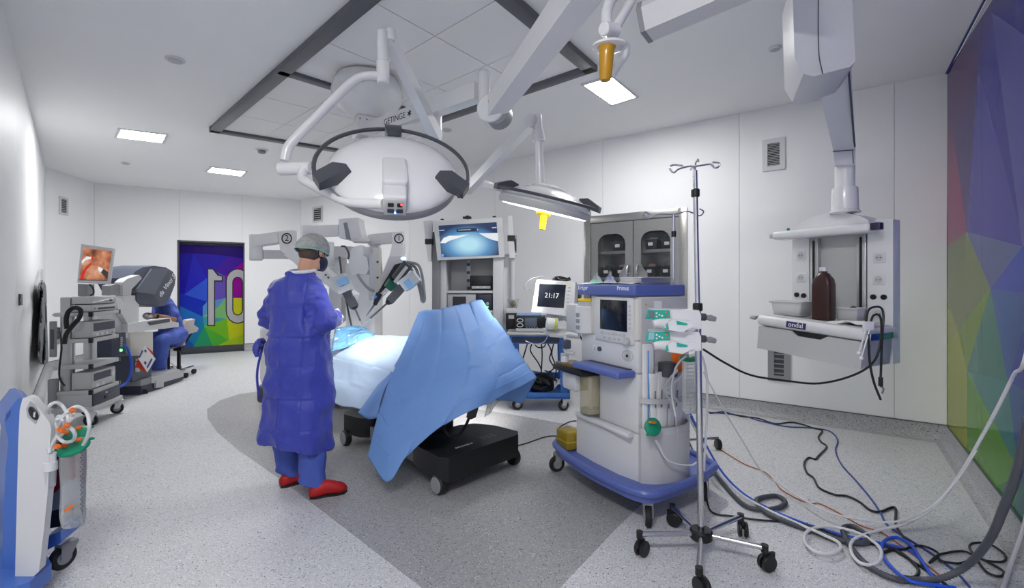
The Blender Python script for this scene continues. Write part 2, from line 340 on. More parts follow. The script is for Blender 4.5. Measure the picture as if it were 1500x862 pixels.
# mural wall
dm = (WE - WD).normalized(); nm = V((-dm.y, dm.x, 0))
mural_w, Mm, Lm = make_wall('wall_mural', WD, WE, [])
for c in list(mural_w.children): bpy.data.objects.remove(c)
PM = WD + nm * -0.0; 
TL, a1, a2, a3, a4, a5 = (1387.5, 106), (1423.5, 48), (1387.5, 181), (1387.5, 259), (1387, 361.8), (1387, 441.8)
v1, v2, v3, v5, v6, v7, v8, v9, v11 = (1452.3, 17.4), (1432.9, 102), (1398, 208), (1416.2, 339.8), (1497.6, 361.2), (1450.9, 423), (1403.5, 484), (1416.5, 543), (1496, 697)
v10 = (1476, 560); R0 = 1540
mural_polys = [
    ([TL, (1421, 52), v2, v3, a2], (92, 46, 112)), ([(1421, 52), (1464, -16), v1, v2], (66, 44, 134)), ([(1464, -16), (R0, -138), (R0, 82), (1500, 51.5), v1], (48, 44, 142)),
    ([a2, v3, a3], (120, 58, 112)), ([a3, v3, v5, a4], (146, 56, 108)), ([v3, v2, v5], (62, 42, 112)), ([v2, (1463.5, 217), (1493, 330), v6, v5], (72, 70, 164)),
    ([v2, v1, (1489.6, 300), (1493, 330), (1463.5, 217)], (54, 50, 150)), ([v1, (1500, 51.5), (R0, 82), (R0, 340), v6, (1493, 330), (1489.6, 300)], (92, 94, 170)),
    ([a4, v5, v7, v8, a5], (126, 136, 96)), ([v5, v6, v7], (100, 112, 162)), ([v7, v6, (1500, 429.7)], (62, 86, 184)), ([v6, (R0, 340), (R0, 435), (1500, 429.7)], (58, 78, 186)),
    ([a5, v8, (1387, 508)], (152, 158, 72)), ([v8, v7, v9], (124, 150, 62)), ([v7, v10, v9], (74, 132, 122)), ([v7, (1500, 429.7), (1500, 480), v10], (62, 104, 168)), ([(1500, 429.7), (R0, 435), (R0, 590), (1500, 572), v10, (1500, 480)], (52, 84, 178)),
    ([(1387, 508), v8, v9, (1416.5, 900), (1387, 900)], (156, 166, 48)), ([v9, v11, (1441.8, 720), (1416.5, 680)], (98, 152, 56)), ([(1416.5, 680), (1441.8, 720), (1416.5, 900)], (96, 150, 56)), ([v9, v10, (1490, 673), v11], (74, 140, 136)), ([v10, (1500, 572), (R0, 590), (R0, 760), v11, (1490, 673)], (66, 112, 170)),
    ([v11, (1479.5, 775), (1479.5, 930), (1416.5, 900), (1441.8, 720)], (66, 130, 74)), ([v11, (R0, 760), (R0, 1000), (1479.5, 930), (1479.5, 775)], (48, 120, 118))]
seam = onp(1438, CY, PM, nm)
print_mesh('glass_panel', mural_polys, PM, nm, 0.012, M_print, mural_w, [(seam - dm * 0.0015, dm), (V((0, 0, CLG)), V((0, 0, 1))), (V((0, 0, 0.0)), V((0, 0, -1)))])
print_mesh('glass_panel', mural_polys, PM, nm, 0.012, M_print, mural_w, [(seam + dm * 0.0015, -dm), (V((0, 0, CLG)), V((0, 0, 1))), (V((0, 0, 0.0)), V((0, 0, -1))), (WE - dm * 0.002, dm)])
tb = B(Mm); tb.bx(0, Lm, -0.012, 0, CLG - 0.014, CLG); struct(tb.obj('trim_1', mat('trim_violet', srgb(44, 42, 120), 0.4)))
# door
door = struct(thing('door_1', 'printed glass sliding door in dark frame showing the number from behind', 'door', Mb @ V((door_u0, 0, 0)))); 
fb = B(Mb); REC = 0.16
fb.bx(door_u0 - 0.004, door_u0 + 0.03, -0.006, REC + 0.03, 0, door_top); fb.bx(door_u1 - 0.02, door_u1 + 0.004, -0.006, REC + 0.03, 0, door_top); fb.bx(door_u0 - 0.004, door_u1 + 0.004, -0.006, REC + 0.03, door_top - 0.03, door_top + 0.004); fb.bx(door_u0, door_u1, -0.004, REC + 0.03, 0.0, 0.012)
fb.obj('door_frame', mat('door_frame_grey', srgb(70, 72, 78), 0.35, metal=0.3), door)
b = B(Mb); b.bx(door_u0 - 0.05, door_u1 + 0.05, REC + 0.02, REC + 0.06, 0, door_top + 0.05); b.obj('door_leaf_backing', M_dg, door)
b = B(Mb); b.bx(door_u0, door_u1, REC - 0.01, REC + 0.02, 0.01, 0.13); b.bx(door_u0, door_u1, REC - 0.006, REC + 0.02, door_top - 0.07, door_top); b.obj('door_rail', M_dg, door)
SAT, VAL = 1.0, 0.92
PD = Mb @ V((0, REC, 0)); nd = (Mb.to_3x3() @ V((0, 1, 0))); dd = Mb.to_3x3() @ V((1, 0, 0))
Z = lambda x, y: (250 + x / 4.79, 345 + y / 4.79)
door_polys = [([Z(20, 60), Z(520, 60), Z(520, 165), Z(400, 145), Z(160, 125), Z(20, 130)], (46, 26, 120)),
    ([Z(20, 130), Z(160, 125), Z(52, 215), Z(20, 240)], (44, 38, 160)), ([Z(52, 215), Z(160, 125), Z(95, 415), Z(20, 380), Z(20, 240)], (40, 34, 170)), ([Z(160, 125), Z(255, 300), Z(95, 415)], (46, 46, 190)),
    ([Z(160, 125), Z(400, 145), Z(310, 250), Z(255, 300)], (48, 36, 172)), ([Z(400, 145), Z(520, 165), Z(520, 180), Z(380, 285), Z(310, 250)], (72, 34, 162)), ([Z(520, 180), Z(520, 440), Z(440, 440), Z(380, 285)], (150, 20, 150)),
    ([Z(95, 415), Z(255, 300), Z(255, 465)], (58, 92, 214)), ([Z(255, 300), Z(310, 250), Z(380, 285), Z(385, 440), Z(255, 465)], (106, 88, 186)), ([Z(380, 285), Z(440, 440), Z(385, 440)], (120, 50, 160)),
    ([Z(20, 380), Z(95, 415), Z(255, 465), Z(225, 500), Z(60, 495), Z(20, 480)], (38, 56, 190)), ([Z(20, 480), Z(60, 495), Z(225, 570), Z(100, 700), Z(20, 690)], (48, 118, 204)), ([Z(60, 495), Z(225, 500), Z(225, 570)], (36, 62, 186)),
    ([Z(225, 500), Z(255, 465), Z(385, 440), Z(330, 505), Z(225, 570)], (96, 150, 205)), ([Z(330, 505), Z(385, 440), Z(395, 585), Z(225, 570)], (130, 190, 120)), ([Z(385, 440), Z(440, 440), Z(520, 440), Z(520, 620), Z(395, 585)], (206, 208, 40)),
    ([Z(225, 570), Z(395, 585), Z(235, 640)], (70, 160, 170)), ([Z(225, 570), Z(235, 640), Z(165, 775), Z(100, 700)], (40, 130, 176)), ([Z(20, 690), Z(100, 700), Z(165, 775), Z(100, 830), Z(20, 830)], (40, 92, 180)),
    ([Z(235, 640), Z(395, 585), Z(410, 735)], (120, 190, 46)), ([Z(395, 585), Z(520, 620), Z(520, 690), Z(410, 735)], (196, 206, 34)), ([Z(235, 640), Z(410, 735), Z(300, 790)], (84, 180, 60)), ([Z(235, 640), Z(300, 790), Z(165, 775)], (50, 158, 110)),
    ([Z(165, 775), Z(300, 790), Z(300, 850), Z(100, 870), Z(100, 830)], (52, 170, 110)), ([Z(300, 790), Z(410, 735), Z(520, 690), Z(520, 850), Z(300, 850)], (170, 200, 40))]
print_mesh('door_leaf', door_polys, PD, nd, 0.01, M_print, door, [(Mb @ V((door_u0 + 0.02, 0, 0)), -dd), (Mb @ V((door_u1 - 0.02, 0, 0)), dd), (V((0, 0, 0.13)), V((0, 0, -1))), (V((0, 0, door_top - 0.07)), V((0, 0, 1)))])
# the digits seen from behind
PD2 = Mb @ V((0, REC - 0.003, 0))
def digit(outline, hole, off, m):
    bb = B(); e = nd * 0.003
    if hole is None: bb.prism([onp(*Z(*p), PD2 - nd * off, nd) for p in outline], e)
    else:
        o_ = [onp(*Z(*p), PD2 - nd * off, nd) for p in outline]; h_ = [onp(*Z(*p), PD2 - nd * off, nd) for p in hole]; n = len(o_)
        for i in range(n):
            j = (i + 1) % n; bb.prism([o_[i], o_[j], h_[j], h_[i]], e)
    return bb.obj('numeral', m, door)
def stadium(cx, cy, rx, ry, fl, n=8):
    return [(cx + rx * math.cos(a), cy - fl + ry * math.sin(a)) for a in [math.pi + math.pi * k / n for k in range(n + 1)]] + [(cx + rx * math.cos(a), cy + fl + ry * math.sin(a)) for a in [math.pi * k / n for k in range(n + 1)]]
M_num = mat('numeral_silver', srgb(170, 170, 174), 0.5)
digit([(256, 232), (298, 232), (345, 280), (366, 282), (366, 325), (312, 325), (312, 638), (256, 638)], None, 0.0, M_inkb)
digit([(264, 240), (294, 240), (330, 284), (358, 290), (358, 316), (304, 316), (304, 630), (264, 630)], None, 0.003, M_num)
digit(stadium(470, 427, 84, 90, 105), stadium(470, 427, 30, 34, 95), 0.0, M_inkb); digit(stadium(470, 427, 76, 82, 105), stadium(470, 427, 38, 42, 95), 0.003, M_num)
# ------------------------------------------------------------------ ceiling fittings
lamf = thing('laminar_flow_ceiling', 'grey framed ceiling air panel field above the operating table', 'ceiling panel', CE(507, 219))
Q0, Q1, Q2, Q3 = CE(315, 187), CE(507, 219), CE(863, 95), V((-0.42, 2.62, CLG))      # left, far, right, near corners
def qp(s, t): return (Q0 * (1 - s) + Q3 * s) * (1 - t) + (Q1 * (1 - s) + Q2 * s) * t   # s along the field, t across
dz = V((0, 0, -0.05))
def qbar(a, b, w, name='frame_bar', h=0.055):
    a, b = V(a), V(b); d = (b - a); M = frame(a + V((0, 0, 0)), d); bb = B(M); bb.bx(-w / 2, d.length + w / 2, -w / 2, w / 2, -h, -0.001, 0.004); return bb.obj(name, M_frame, lamf)
qbar(Q0, Q1, 0.11); qbar(Q1, Q2, 0.11); qbar(Q2, Q3, 0.11); qbar(Q3, Q0, 0.11); qbar(qp(0.5, 0), qp(0.5, 1), 0.09)
S_ = [0.0, 0.165, 0.33, 0.5, 0.665, 0.83, 1.0]; T_ = [0, 1 / 3, 2 / 3, 1]
for i in range(6):
    for j in range(3):
        b = B(); e = 0.004; c = (qp((S_[i] + S_[i + 1]) / 2, (T_[j] + T_[j + 1]) / 2))
        pts = [qp(S_[i], T_[j]), qp(S_[i + 1], T_[j]), qp(S_[i + 1], T_[j + 1]), qp(S_[i], T_[j + 1])]
        b.prism([p + (c - p).normalized() * 0.006 + V((0, 0, -0.022)) for p in pts], (0, 0, 0.018), 0.003, 1); b.obj('diffuser_panel', M_diff, lamf)
def ceil_lamp(quad, label):
    pts = [CE(x, y) if len((x, y)) == 2 and abs(x) > 20 or y > 20 else V((x, y, CLG)) for x, y in quad] if not isinstance(quad[0], V) else quad
    c = sum(pts, V()) / 4; t = thing('ceiling_light', label, 'ceiling light', c, 'recessed ceiling lights')
    outer = [p + (p - c).normalized() * 0.045 for p in pts]
    f = B(); e = V((0, 0, -0.012))
    for i in range(4): f.prism([outer[i], outer[(i + 1) % 4], pts[(i + 1) % 4], pts[i]], e)
    f.obj('trim_frame', M_plw, t)
    d = B(); d.prism([p + V((0, 0, -0.001)) for p in pts], (0, 0, -0.007)); d.obj('diffuser', M_lamp, t)
ceil_lamp([CE(171.5, 200), CE(178, 189), CE(242, 197), CE(237, 208)], 'lit rectangular ceiling light nearest the left wall')
ceil_lamp([CE(304, 251), CE(311, 245), CE(359, 251), CE(353, 257)], 'lit rectangular ceiling light farthest back, above the printed door')
ceil_lamp([CE(856, 124), CE(896, 112), CE(931, 141), CE(896, 152)], 'lit square ceiling light beside the ochre lamp handle')
for (x, y) in ((-0.5, -0.2),):  # unseen ceiling light, added to brighten the room
    ceil_lamp([V((x - 0.45, y - 0.2, CLG)), V((x + 0.45, y - 0.2, CLG)), V((x + 0.45, y + 0.2, CLG)), V((x - 0.45, y + 0.2, CLG))], 'lit rectangular ceiling light added out of view over the near end of the room')
def disc(px, py, r, label, sensor=False):
    c = CE(px, py); t = thing('smoke_detector' if sensor else 'ceiling_cover_disc', label, 'detector' if sensor else 'ceiling disc', c)
    b = B(); b.lathe(c, (0, 0, -1), [(r, 0.0), (r, 0.008), (r * 0.85, 0.016)], 20); b.obj('base', M_plw, t)
    b = B()
    if sensor:
        b.lathe(c, (0, 0, -1), [(r * 0.62, 0.016), (r * 0.6, 0.05), (r * 0.35, 0.062)], 16); b.obj('sensor_head', M_mg, t)
    else:
        b.lathe(c, (0, 0, -1), [(r * 0.7, 0.016), (r * 0.68, 0.02)], 20); b.obj('cap', M_lg, t)
disc(256.5, 87, 0.075, 'pale round cover disc on the ceiling above the left ceiling light'); disc(184, 239, 0.06, 'tiny pale disc on the ceiling below the left ceiling light')
disc(383.5, 219, 0.085, 'white smoke detector with grey head beside the laminar field', True); disc(1135, 70, 0.05, 'pale round ceiling disc left of the supply pendant arm'); disc(655, 190, 0.06, 'pale ceiling disc right of the large surgical lamp')
# ------------------------------------------------------------------ wall fittings
def vent(M, u0, u1, z0, z1, label, nsl, fr=0.035, dark=M_dg, mf=M_plw, slat_m=M_blk):
    t = thing('air_vent', label, 'vent', M @ V(((u0 + u1) / 2, 0, z0)))
    b = B(M); b.bx(u0, u1, -0.002, -0.001, z0, z1); b.obj('duct_opening', slat_m, t)
    b = B(M)
    for (a, c, e, f) in ((u0, u0 + fr, z0, z1), (u1 - fr, u1, z0, z1), (u0 + fr, u1 - fr, z0, z0 + fr), (u0 + fr, u1 - fr, z1 - fr, z1)): b.bx(a, c, -0.016, -0.0005, e, f)
    b.obj('vent_frame', mf, t)
    hs = (z1 - z0 - 2 * fr) / nsl
    for k in range(nsl):
        z = z0 + fr + hs * (k + 0.5); b = B(M); b.box(((u0 + u1) / 2, -0.008, z), (u1 - u0 - 2 * fr, 0.012, hs * 0.2), R=Euler((0.5, 0, 0)).to_matrix()); b.obj('slat', mf, t)
    return t
def wz(M, u, py):                      # height shown at pixel row py for wall position u
    return H - (py - CY) / FP * (M @ V((u, 0, 0))).y
u0, u1 = ur(1117), ur(1150); vent(Mr, u0, u1, wz(Mr, u0, 252), wz(Mr, u0, 206), 'white louvred air vent high on the right wall beside the pendant', 14, 0.05)
u0, u1 = ur(458.5), ur(473); vent(Mr, u0, u1, wz(Mr, u0, 327), wz(Mr, u0, 304), 'small louvred wall vent above the standing surgeon', 6, 0.04)
Mc = frame(WA, WC - WA); uc = lambda px: wall_u(WA, WC, px)
u0, u1 = uc(86), uc(99); vent(Mc, u0, u1, wz(Mc, u0, 314), wz(Mc, u0, 287), 'small louvred wall vent in the far left corner', 8, 0.04)
u0, u1 = ur(1125), ur(1158); vent(Mr, u0, u1, wz(Mr, u0, 557), wz(Mr, u0, 500), 'grey exhaust grille low on the wall below the pendant drawer', 6, 0.06, mf=M_mg, slat_m=M_dg)
# ------------------------------------------------------------------ surgical lamps and ceiling arms
HUB = V((-1.35, 4.4, 0))
mount = thing('lamp_ceiling_mount', 'white domed ceiling mount with stacked lamp arms and bolted collar', 'ceiling mount', (HUB.x, HUB.y, CLG))
b = B(); b.lathe((HUB.x, HUB.y, 3.36), (0, 0, -1), [(0.28, 0), (0.31, 0.06), (0.325, 0.13), (0.31, 0.2), (0.26, 0.28), (0.18, 0.34), (0.13, 0.365)], 32); b.obj('canopy', M_white, mount)
b = B(); b.box((HUB.x, HUB.y, 2.9), (0.24, 0.24, 0.2), 0.03, R=Euler((0, 0, 0.5)).to_matrix()); b.cyl((HUB.x - 0.05, HUB.y, 2.84), (HUB.x - 0.05, HUB.y, 2.62), 0.062); b.cyl((HUB.x + 0.09, HUB.y - 0.05, 2.9), (HUB.x + 0.09, HUB.y - 0.05, 2.6), 0.065)
b.obj('collar', M_plw, mount)
for k in range(4):
    for zz in (2.85, 2.95):
        b = B(); a = 0.5 - math.pi / 2 + (k - 1.5) * 0.0; q = Matrix.Rotation(0.5, 4, 'Z') @ V((-0.09 + 0.06 * k, -0.121, 0)); b.sphere((HUB.x + q.x, HUB.y + q.y, zz), 0.007, 8); b.obj('bolt', M_dg, mount)
J1 = P(709, 132, 3.45); J2 = P(641, 182, 3.85)
def beam(p0, p1, w, h, m, parent, name='arm', bev=0.015, w2=None, h2=None):
    p0, p1 = V(p0), V(p1); d = (p1 - p0).normalized(); s_ = d.cross(V((0, 0, 1))).normalized(); u = s_.cross(d); w2 = w2 or w; h2 = h2 or h
    R = lambda p, a, c: [p + s_ * x * a / 2 + u * y * c / 2 for x, y in ((-1, -1), (1, -1), (1, 1), (-1, 1))]
    b = B(); vs = b.loft([R(p0, w, h), R(p1, w2, h2)]); b._new([v for r in vs for v in r], bev, 3); return b.obj(name, m, parent)
A1 = V((HUB.x, HUB.y, J1.z)); ar = beam(A1 + V((0, 0, 0.0)), J1 + V((-0.04, 0.03, 0)), 0.10, 0.125, M_white, mount)
d1 = (J1 - A1).normalized(); n1 = V((0, 0, 1)).cross(d1) * -1
text('GETINGE ✱', 0.075, axes(A1 + d1 * 0.52 + n1 * 0.051, d1, (0, 0, 1)), M_inkb, ar)
A2 = V((HUB.x + 0.05, HUB.y - 0.03, J2.z)); beam(A2, J2, 0.1, 0.12, M_white, mount)
b = B(); b.cyl(J1 + V((0, 0, -0.09)), J1 + V((0, 0, 0.14)), 0.036, bev=0.004, seg=20); b.obj('joint_post', M_white, mount)
b = B(); b.cyl(J2 + V((0, 0, -0.14)), J2 + V((0, 0, 0.17)), 0.036, bev=0.004, seg=20); b.obj('joint_post', M_white, mount)
# third satellite: big spring arm towards the viewer and the ochre handled lamp
sat = thing('camera_lamp_arm', 'thick white spring arm rising towards the viewer from the jointed arm', 'lamp arm', J1)
K1 = P(722, 163, 3.38); K2 = P(882, -55, 2.25)
beam(K1 + (K2 - K1) * 0.02, K2, 0.12, 0.135, M_white, sat, 'spring_arm', 0.02, 0.16, 0.17)
dk = (K2 - K1).normalized(); sk = V((0.22, 1.0, 0)).normalized()
b = B(); b.cyl(K1 - sk * 0.075, K1 + sk * 0.075, 0.1, seg=28, bev=0.008); b.obj('pivot_hub', M_white, sat)
b = B(); b.cyl(K1 - sk * 0.06 + V((0.03, 0, -0.012)), K1 + sk * 0.07 + V((0.03, 0, -0.012)), 0.1, seg=28); b.obj('hub_band', M_mg, sat)
b = B(); fc = K1 + sk * 0.076; fc2 = K1 - sk * 0.076; f_ = fc if fc.y < fc2.y else fc2; sg = 1 if fc.y < fc2.y else -1; b.cyl(f_ + V((0, 0, 0.04)), f_ + V((0, 0, 0.04)) + sk * sg * 0.008, 0.014); b.obj('hub_screw', M_dg, sat)
b = B(); b.cyl(P(709, 168, 3.42), P(709, 106, 3.42), 0.045, seg=20, bev=0.006); b.obj('swivel_post', M_white, sat)
och = thing('ochre_handle_lamp', 'ochre sterile handle on white flange with looping tubes under the ceiling', 'surgical lamp', P(888, 118, 2.2))
b = B(); hc = P(889, 70, 2.2); hb = P(886.5, 118, 2.2); b.lathe(hc, hb - hc, [(0.042, -0.02), (0.043, 0), (0.036, 0.01), (0.034, 0.03), (0.03, 0.14), (0.022, 0.155)], 20); b.obj('handle', M_ochre, och)
b = B(); b.lathe(P(893, 62, 2.22), (0, 0.1, -1), [(0.06, 0), (0.082, 0.012), (0.084, 0.022), (0.06, 0.03)], 26); b.obj('flange', M_white, och)
b = B(); b.tube([P(893, 50, 2.24), P(888, 30, 2.26), P(891, 8, 2.28), P(905, -12, 2.3), P(930, -28, 2.3)], 0.026, 12); b.obj('yoke_tube', M_white, och)
b = B(); b.tube([P(897, 48, 2.3), P(914, 20, 2.32), P(928, -6, 2.35), P(936, -28, 2.4)], 0.024, 12); b.obj('yoke_tube', M_white, och)
b = B(); b.tube([P(900, 62, 2.26), P(915, 66, 2.3), P(915, 80, 2.33), P(905, 95, 2.36), P(896, 110, 2.38)], 0.021, 12); b.obj('yoke_tube', M_white, och)
b = B(); b.cyl(P(883, 42, 2.2), P(903, 46, 2.26), 0.033, bev=0.006); b.obj('pivot', M_white, och)
# large lamp head, back side towards the viewer
def lamp_head(root, C, n, up, R, ring_r, arc, brackets, lit):
    z = V(n).normalized(); x = V(up).cross(z) * 1.0; x = x.normalized(); y = z.cross(x); M = Matrix((x, y, z)).transposed().to_4x4(); M.translation = C
    b = B(M); b.lathe((0, 0, 0), (0, 0, 1), [(R * 0.97, -0.03), (R, 0.0), (R * 0.985, 0.025), (R * 0.93, 0.045), (R * 0.75, 0.085), (R * 0.5, 0.115), (R * 0.25, 0.128), (0.005, 0.131)], 48); b.obj('housing', M_white, root)
    b = B(M); b.lathe((0, 0, 0), (0, 0, 1), [(R * 0.99, -0.052), (R * 1.005, -0.04), (R * 1.012, -0.012), (R * 1.0, 0.0)], 48); b.obj('rim', M_mg if not lit else M_lg, root)
    b = B(M); b.lathe((0, 0, 0), (0, 0, -1), [(R * 0.97, 0.046), (R * 0.9, 0.056), (R * 0.5, 0.058), (0.005, 0.058)], 48); b.obj('light_glass', glow('lamp_lit', (1, 0.98, 0.94, 1), 4.0) if lit else M_lg, root)
    pts = [V((ring_r * math.cos(a), ring_r * math.sin(a), 0.045)) for a in [math.radians(arc[0] + (arc[1] - arc[0]) * k / 40) for k in range(41)]]
    b = B(M); b.tube(pts, 0.012, 10, 1); b.obj('handle_ring', M_dg, root)
    for a in brackets:
        c, s_ = math.cos(math.radians(a)), math.sin(math.radians(a)); Mb_ = M @ Matrix.Rotation(math.radians(a), 4, 'Z'); b = B(Mb_)
        b.loft([[V((R * 0.72, -0.035, 0.10)), V((R * 0.72, 0.035, 0.10)), V((R * 0.72, 0.035, 0.085)), V((R * 0.72, -0.035, 0.085))], [V((R * 0.9, -0.05, 0.115)), V((R * 0.9, 0.05, 0.115)), V((R * 0.9, 0.05, 0.04)), V((R * 0.9, -0.05, 0.04))], [V((ring_r + 0.015, -0.05, 0.07)), V((ring_r + 0.015, 0.05, 0.07)), V((ring_r + 0.015, 0.05, 0.025)), V((ring_r + 0.015, -0.05, 0.025))]])
        b._new(b.bm.verts[:], 0.006, 2); b.obj('handle_bracket', M_dg, root)
    return M
LC = P(577, 255, 2.72)
lamp = thing('surgical_lamp', 'large white domed surgical lamp with dark handle ring and control box', 'surgical lamp', LC)
ML = lamp_head(lamp, LC, (0.19, -0.70, 0.69), (0, 0, 1), 0.365, 0.425, (-36, 206), (205, -27, 90), False)
b = B(ML); b.bx(-0.065, 0.065, -0.30, -0.06, 0.05, 0.155, 0.02, 3); b.bx(-0.06, 0.06, -0.40, -0.26, 0.02, 0.13, 0.015, 3); b.obj('control_box', M_plw, lamp)
b = B(ML); b.bx(-0.055, 0.055, -0.406, -0.398, 0.02, 0.115, 0.003); cp = b.obj('control_panel', M_lg, lamp)
for (x, z, w_, m) in ((-0.022, 0.085, 0.03, M_blk), (0.022, 0.085, 0.026, M_blk), (-0.022, 0.048, 0.034, M_navy), (0.022, 0.048, 0.034, M_navy)):
    b = B(ML); b.bx(x - w_ / 2, x + w_ / 2, -0.410, -0.405, z - 0.012, z + 0.012, 0.002, 1); b.obj('button', m, cp)
b = B(ML); b.sphere((0.03, -0.411, 0.092), 0.005, 8); b.obj('indicator', M_ledr, cp)
b = B(ML); b.sphere((0.0, -0.411, 0.038), 0.005, 8); b.obj('indicator', M_ledb, cp)
# suspension of the large lamp
E1 = P(567, 52, 3.0); beam(J2 + V((0, 0, -0.12)), E1, 0.075, 0.10, M_white, lamp, 'spring_arm', 0.02, 0.065, 0.085)
b = B(); b.cyl(P(560, 46, 2.98), P(561, 92, 2.98), 0.034, seg=20, bev=0.004); b.obj('swivel_post', M_white, lamp)
b = B(); b.cyl(P(572, 44, 3.0), P(572, 60, 3.0), 0.03, seg=18); b.obj('swivel_pivot', M_white, lamp)
b = B(); b.cyl(P(561, 90, 2.98), P(561, 123, 2.98), 0.042, 0.039, seg=20, bev=0.006); b.obj('swivel_cup', M_white, lamp)
b = B(); b.tube([P(556, 111, 2.98), P(538, 111, 2.98), P(522, 116, 2.96), P(503, 132, 2.92), P(465, 170, 2.86), P(430, 206, 2.8), P(421, 218, 2.79), P(417, 236, 2.78)], 0.028, 14); b.obj('yoke_tube', M_white, lamp)
b = B(); b.cyl(P(409, 248, 2.76), P(456, 246, 2.74), 0.037, seg=20, bev=0.005); b.obj('elbow', M_white, lamp)
b = B(); b.tube([P(446, 246, 2.73), P(442, 260, 2.7), P(452, 268, 2.66), P(486, 286, 2.56), P(508, 295, 2.5), P(530, 298, 2.46), P(561, 299, 2.43)], 0.026, 14); b.obj('yoke_tube', M_white, lamp)
# lit lamp
LC2 = P(799, 300, 3.75)
lamp2 = thing('surgical_lamp', 'lit surgical lamp seen edge on with yellow sterile handle below it', 'surgical lamp', LC2)
ML2 = lamp_head(lamp2, LC2, (0.23, -0.15, 0.97), (0, 1, 0), 0.37, 0.42, (30, 330), (200, -20), True)
b = B(ML2); b.cyl((0, 0, -0.05), (0, 0, -0.075), 0.06, seg=20); b.bx(-0.055, 0.055, -0.02, 0.02, -0.09, -0.07, 0.004); b.obj('handle_base', M_yel, lamp2)
b = B(); b.cyl(P(797, 313, 3.74), P(794, 337, 3.74), 0.03, 0.024, seg=16, bev=0.004); b.obj('sterile_handle', M_yel, lamp2)
b = B(ML2); b.lathe((0, 0, 0.1), (0, 0, 1), [(0.16, 0), (0.13, 0.04), (0.05, 0.06)], 24); b.obj('top_cap', M_white, lamp2); b = B(ML2); b.bx(-0.52, -0.36, -0.03, 0.03, 0.02, 0.075, 0.01); b.obj('camera_stub', M_white, lamp2)
b = B(); b.cyl(P(792, 290, 3.75), P(789, 206, 3.75), 0.034, 0.032, seg=16); b.obj('drop_tube', M_white, lamp2)
b = B(); b.cyl(P(789, 207, 3.75), P(788, 190, 3.75), 0.052, 0.045, seg=16, bev=0.005); b.cyl(P(788, 192, 3.75), P(787, 168, 3.75), 0.035, seg=16, bev=0.004); b.obj('swivel', M_white, lamp2)
S1 = P(779, 178, 3.75); S2 = P(684, 279, 4.6); beam(S2, S1, 0.07, 0.085, M_white, lamp2, 'spring_arm', 0.018)
b = B(); b.cyl(S1 + V((-0.02, -0.05, 0)), S1 + V((0.02, 0.05, 0)), 0.05, seg=20, bev=0.006); b.obj('pivot', M_plw, lamp2)
b = B(); b.tube([S2 + V((0.02, -0.02, 0.02)), S2 + V((-0.15, 0.02, 0.03)), V((HUB.x + 0.5, HUB.y + 0.15, 2.4)), V((HUB.x, HUB.y, 2.42)), V((HUB.x, HUB.y, 2.65))], 0.045, 12); b.obj('carrier_arm', M_white, lamp2)
def beam_light(name, C, n, power, size, spread, parent):
    ld = bpy.data.lights.new(name, 'AREA'); ld.shape = 'DISK'; ld.size = size; ld.energy = power; ld.spread = math.radians(spread); ld.color = (1, 0.97, 0.92)
    o = bpy.data.objects.new(name, ld); COL.objects.link(o); z = V(n).normalized(); o.rotation_euler = z.to_track_quat('Z', 'Y').to_euler(); o.location = C - ORG[parent.name]; o.parent = parent
beam_light('lamp_beam', LC - V((0.19, -0.70, 0.69)).normalized() * 0.075, (0.36, -0.76, 0.56), 6.5, 0.5, 36, lamp)
beam_light('lamp_beam', LC2 - V((0.22, -0.075, 0.97)).normalized() * 0.12, (0.32, -0.62, 0.97), 6, 0.42, 30, lamp2)
# ------------------------------------------------------------------ supply pendant on the right
O0 = V((1.707, 3.3, 0)); Mp = frame(O0, (0.48, -0.877))
pend = thing('ceiling_supply_pendant', 'white ceiling pendant with shelf, drawer and power sockets on both sides', 'pendant', Mp @ V((0.33, 0.4, 1.0)))
b = B(); vs_ = [P(1160, -40, 2.25), P(1246, -40, 2.25), P(1253, 90, 2.32), P(1245, 98, 2.32), P(1192, 112, 2.32), P(1177, 108, 2.3), P(1164, 86, 2.27)]
b.prism(vs_, (0.16, 0.36, 0.0), 0.035, 4); b.obj('arm_housing', M_plw, pend)
b = B(); b.tube([P(1199, -30, 2.243), P(1199, 70, 2.26), P(1205, 108, 2.30)], 0.0025, 6); b.obj('housing_seam', M_dg, pend)
b = B(); b.loft([[P(1192, 100, 2.5), P(1247, 96, 2.5), P(1247, 96, 2.66), P(1192, 100, 2.66)], [P(1221, 222, 3.0), P(1253, 220, 3.0), P(1253, 220, 3.14), P(1221, 222, 3.14)], [P(1223, 244, 3.0), P(1253, 242, 3.0), P(1253, 242, 3.14), P(1223, 244, 3.14)]]); b._new(b.bm.verts[:], 0.012, 2); b.obj('lower_arm', M_white, pend)
b = B(); b.bx(0, 0, 0, 0, 0, 0) if False else b.tube([P(1220, 222, 2.99), P(1249, 220, 2.99), P(1250, 240, 2.99)], 0.003, 6, 1); b.tube([P(1243, 102, 2.49), P(1252, 215, 2.98)], 0.006, 6, 1); b.obj('arm_seam', M_slate, pend)
pc = P(1237.5, 250, 3.07)
b = B(); b.cyl((pc.x, pc.y, P(0, 243, 3.07).z), (pc.x, pc.y, P(0, 282, 3.07).z), 0.055, seg=24); b.obj('drop_tube', M_white, pend)
b = B(); zt = P(0, 276, 3.07).z; zb = P(0, 312, 3.07).z; b.lathe((pc.x, pc.y, zt), (0, 0, -1), [(0.07, 0), (0.072, 0.01), (0.075, zt - zb - 0.02), (0.09, zt - zb)], 28); b.obj('collar', M_white, pend)
b = B(Mp)
prof = [(0.10, 1.835), (0.11, 1.865), (0.17, 1.90), (0.25, 1.925), (0.33, 1.93), (0.42, 1.92), (0.5, 1.89), (0.555, 1.855), (0.56, 1.835)]
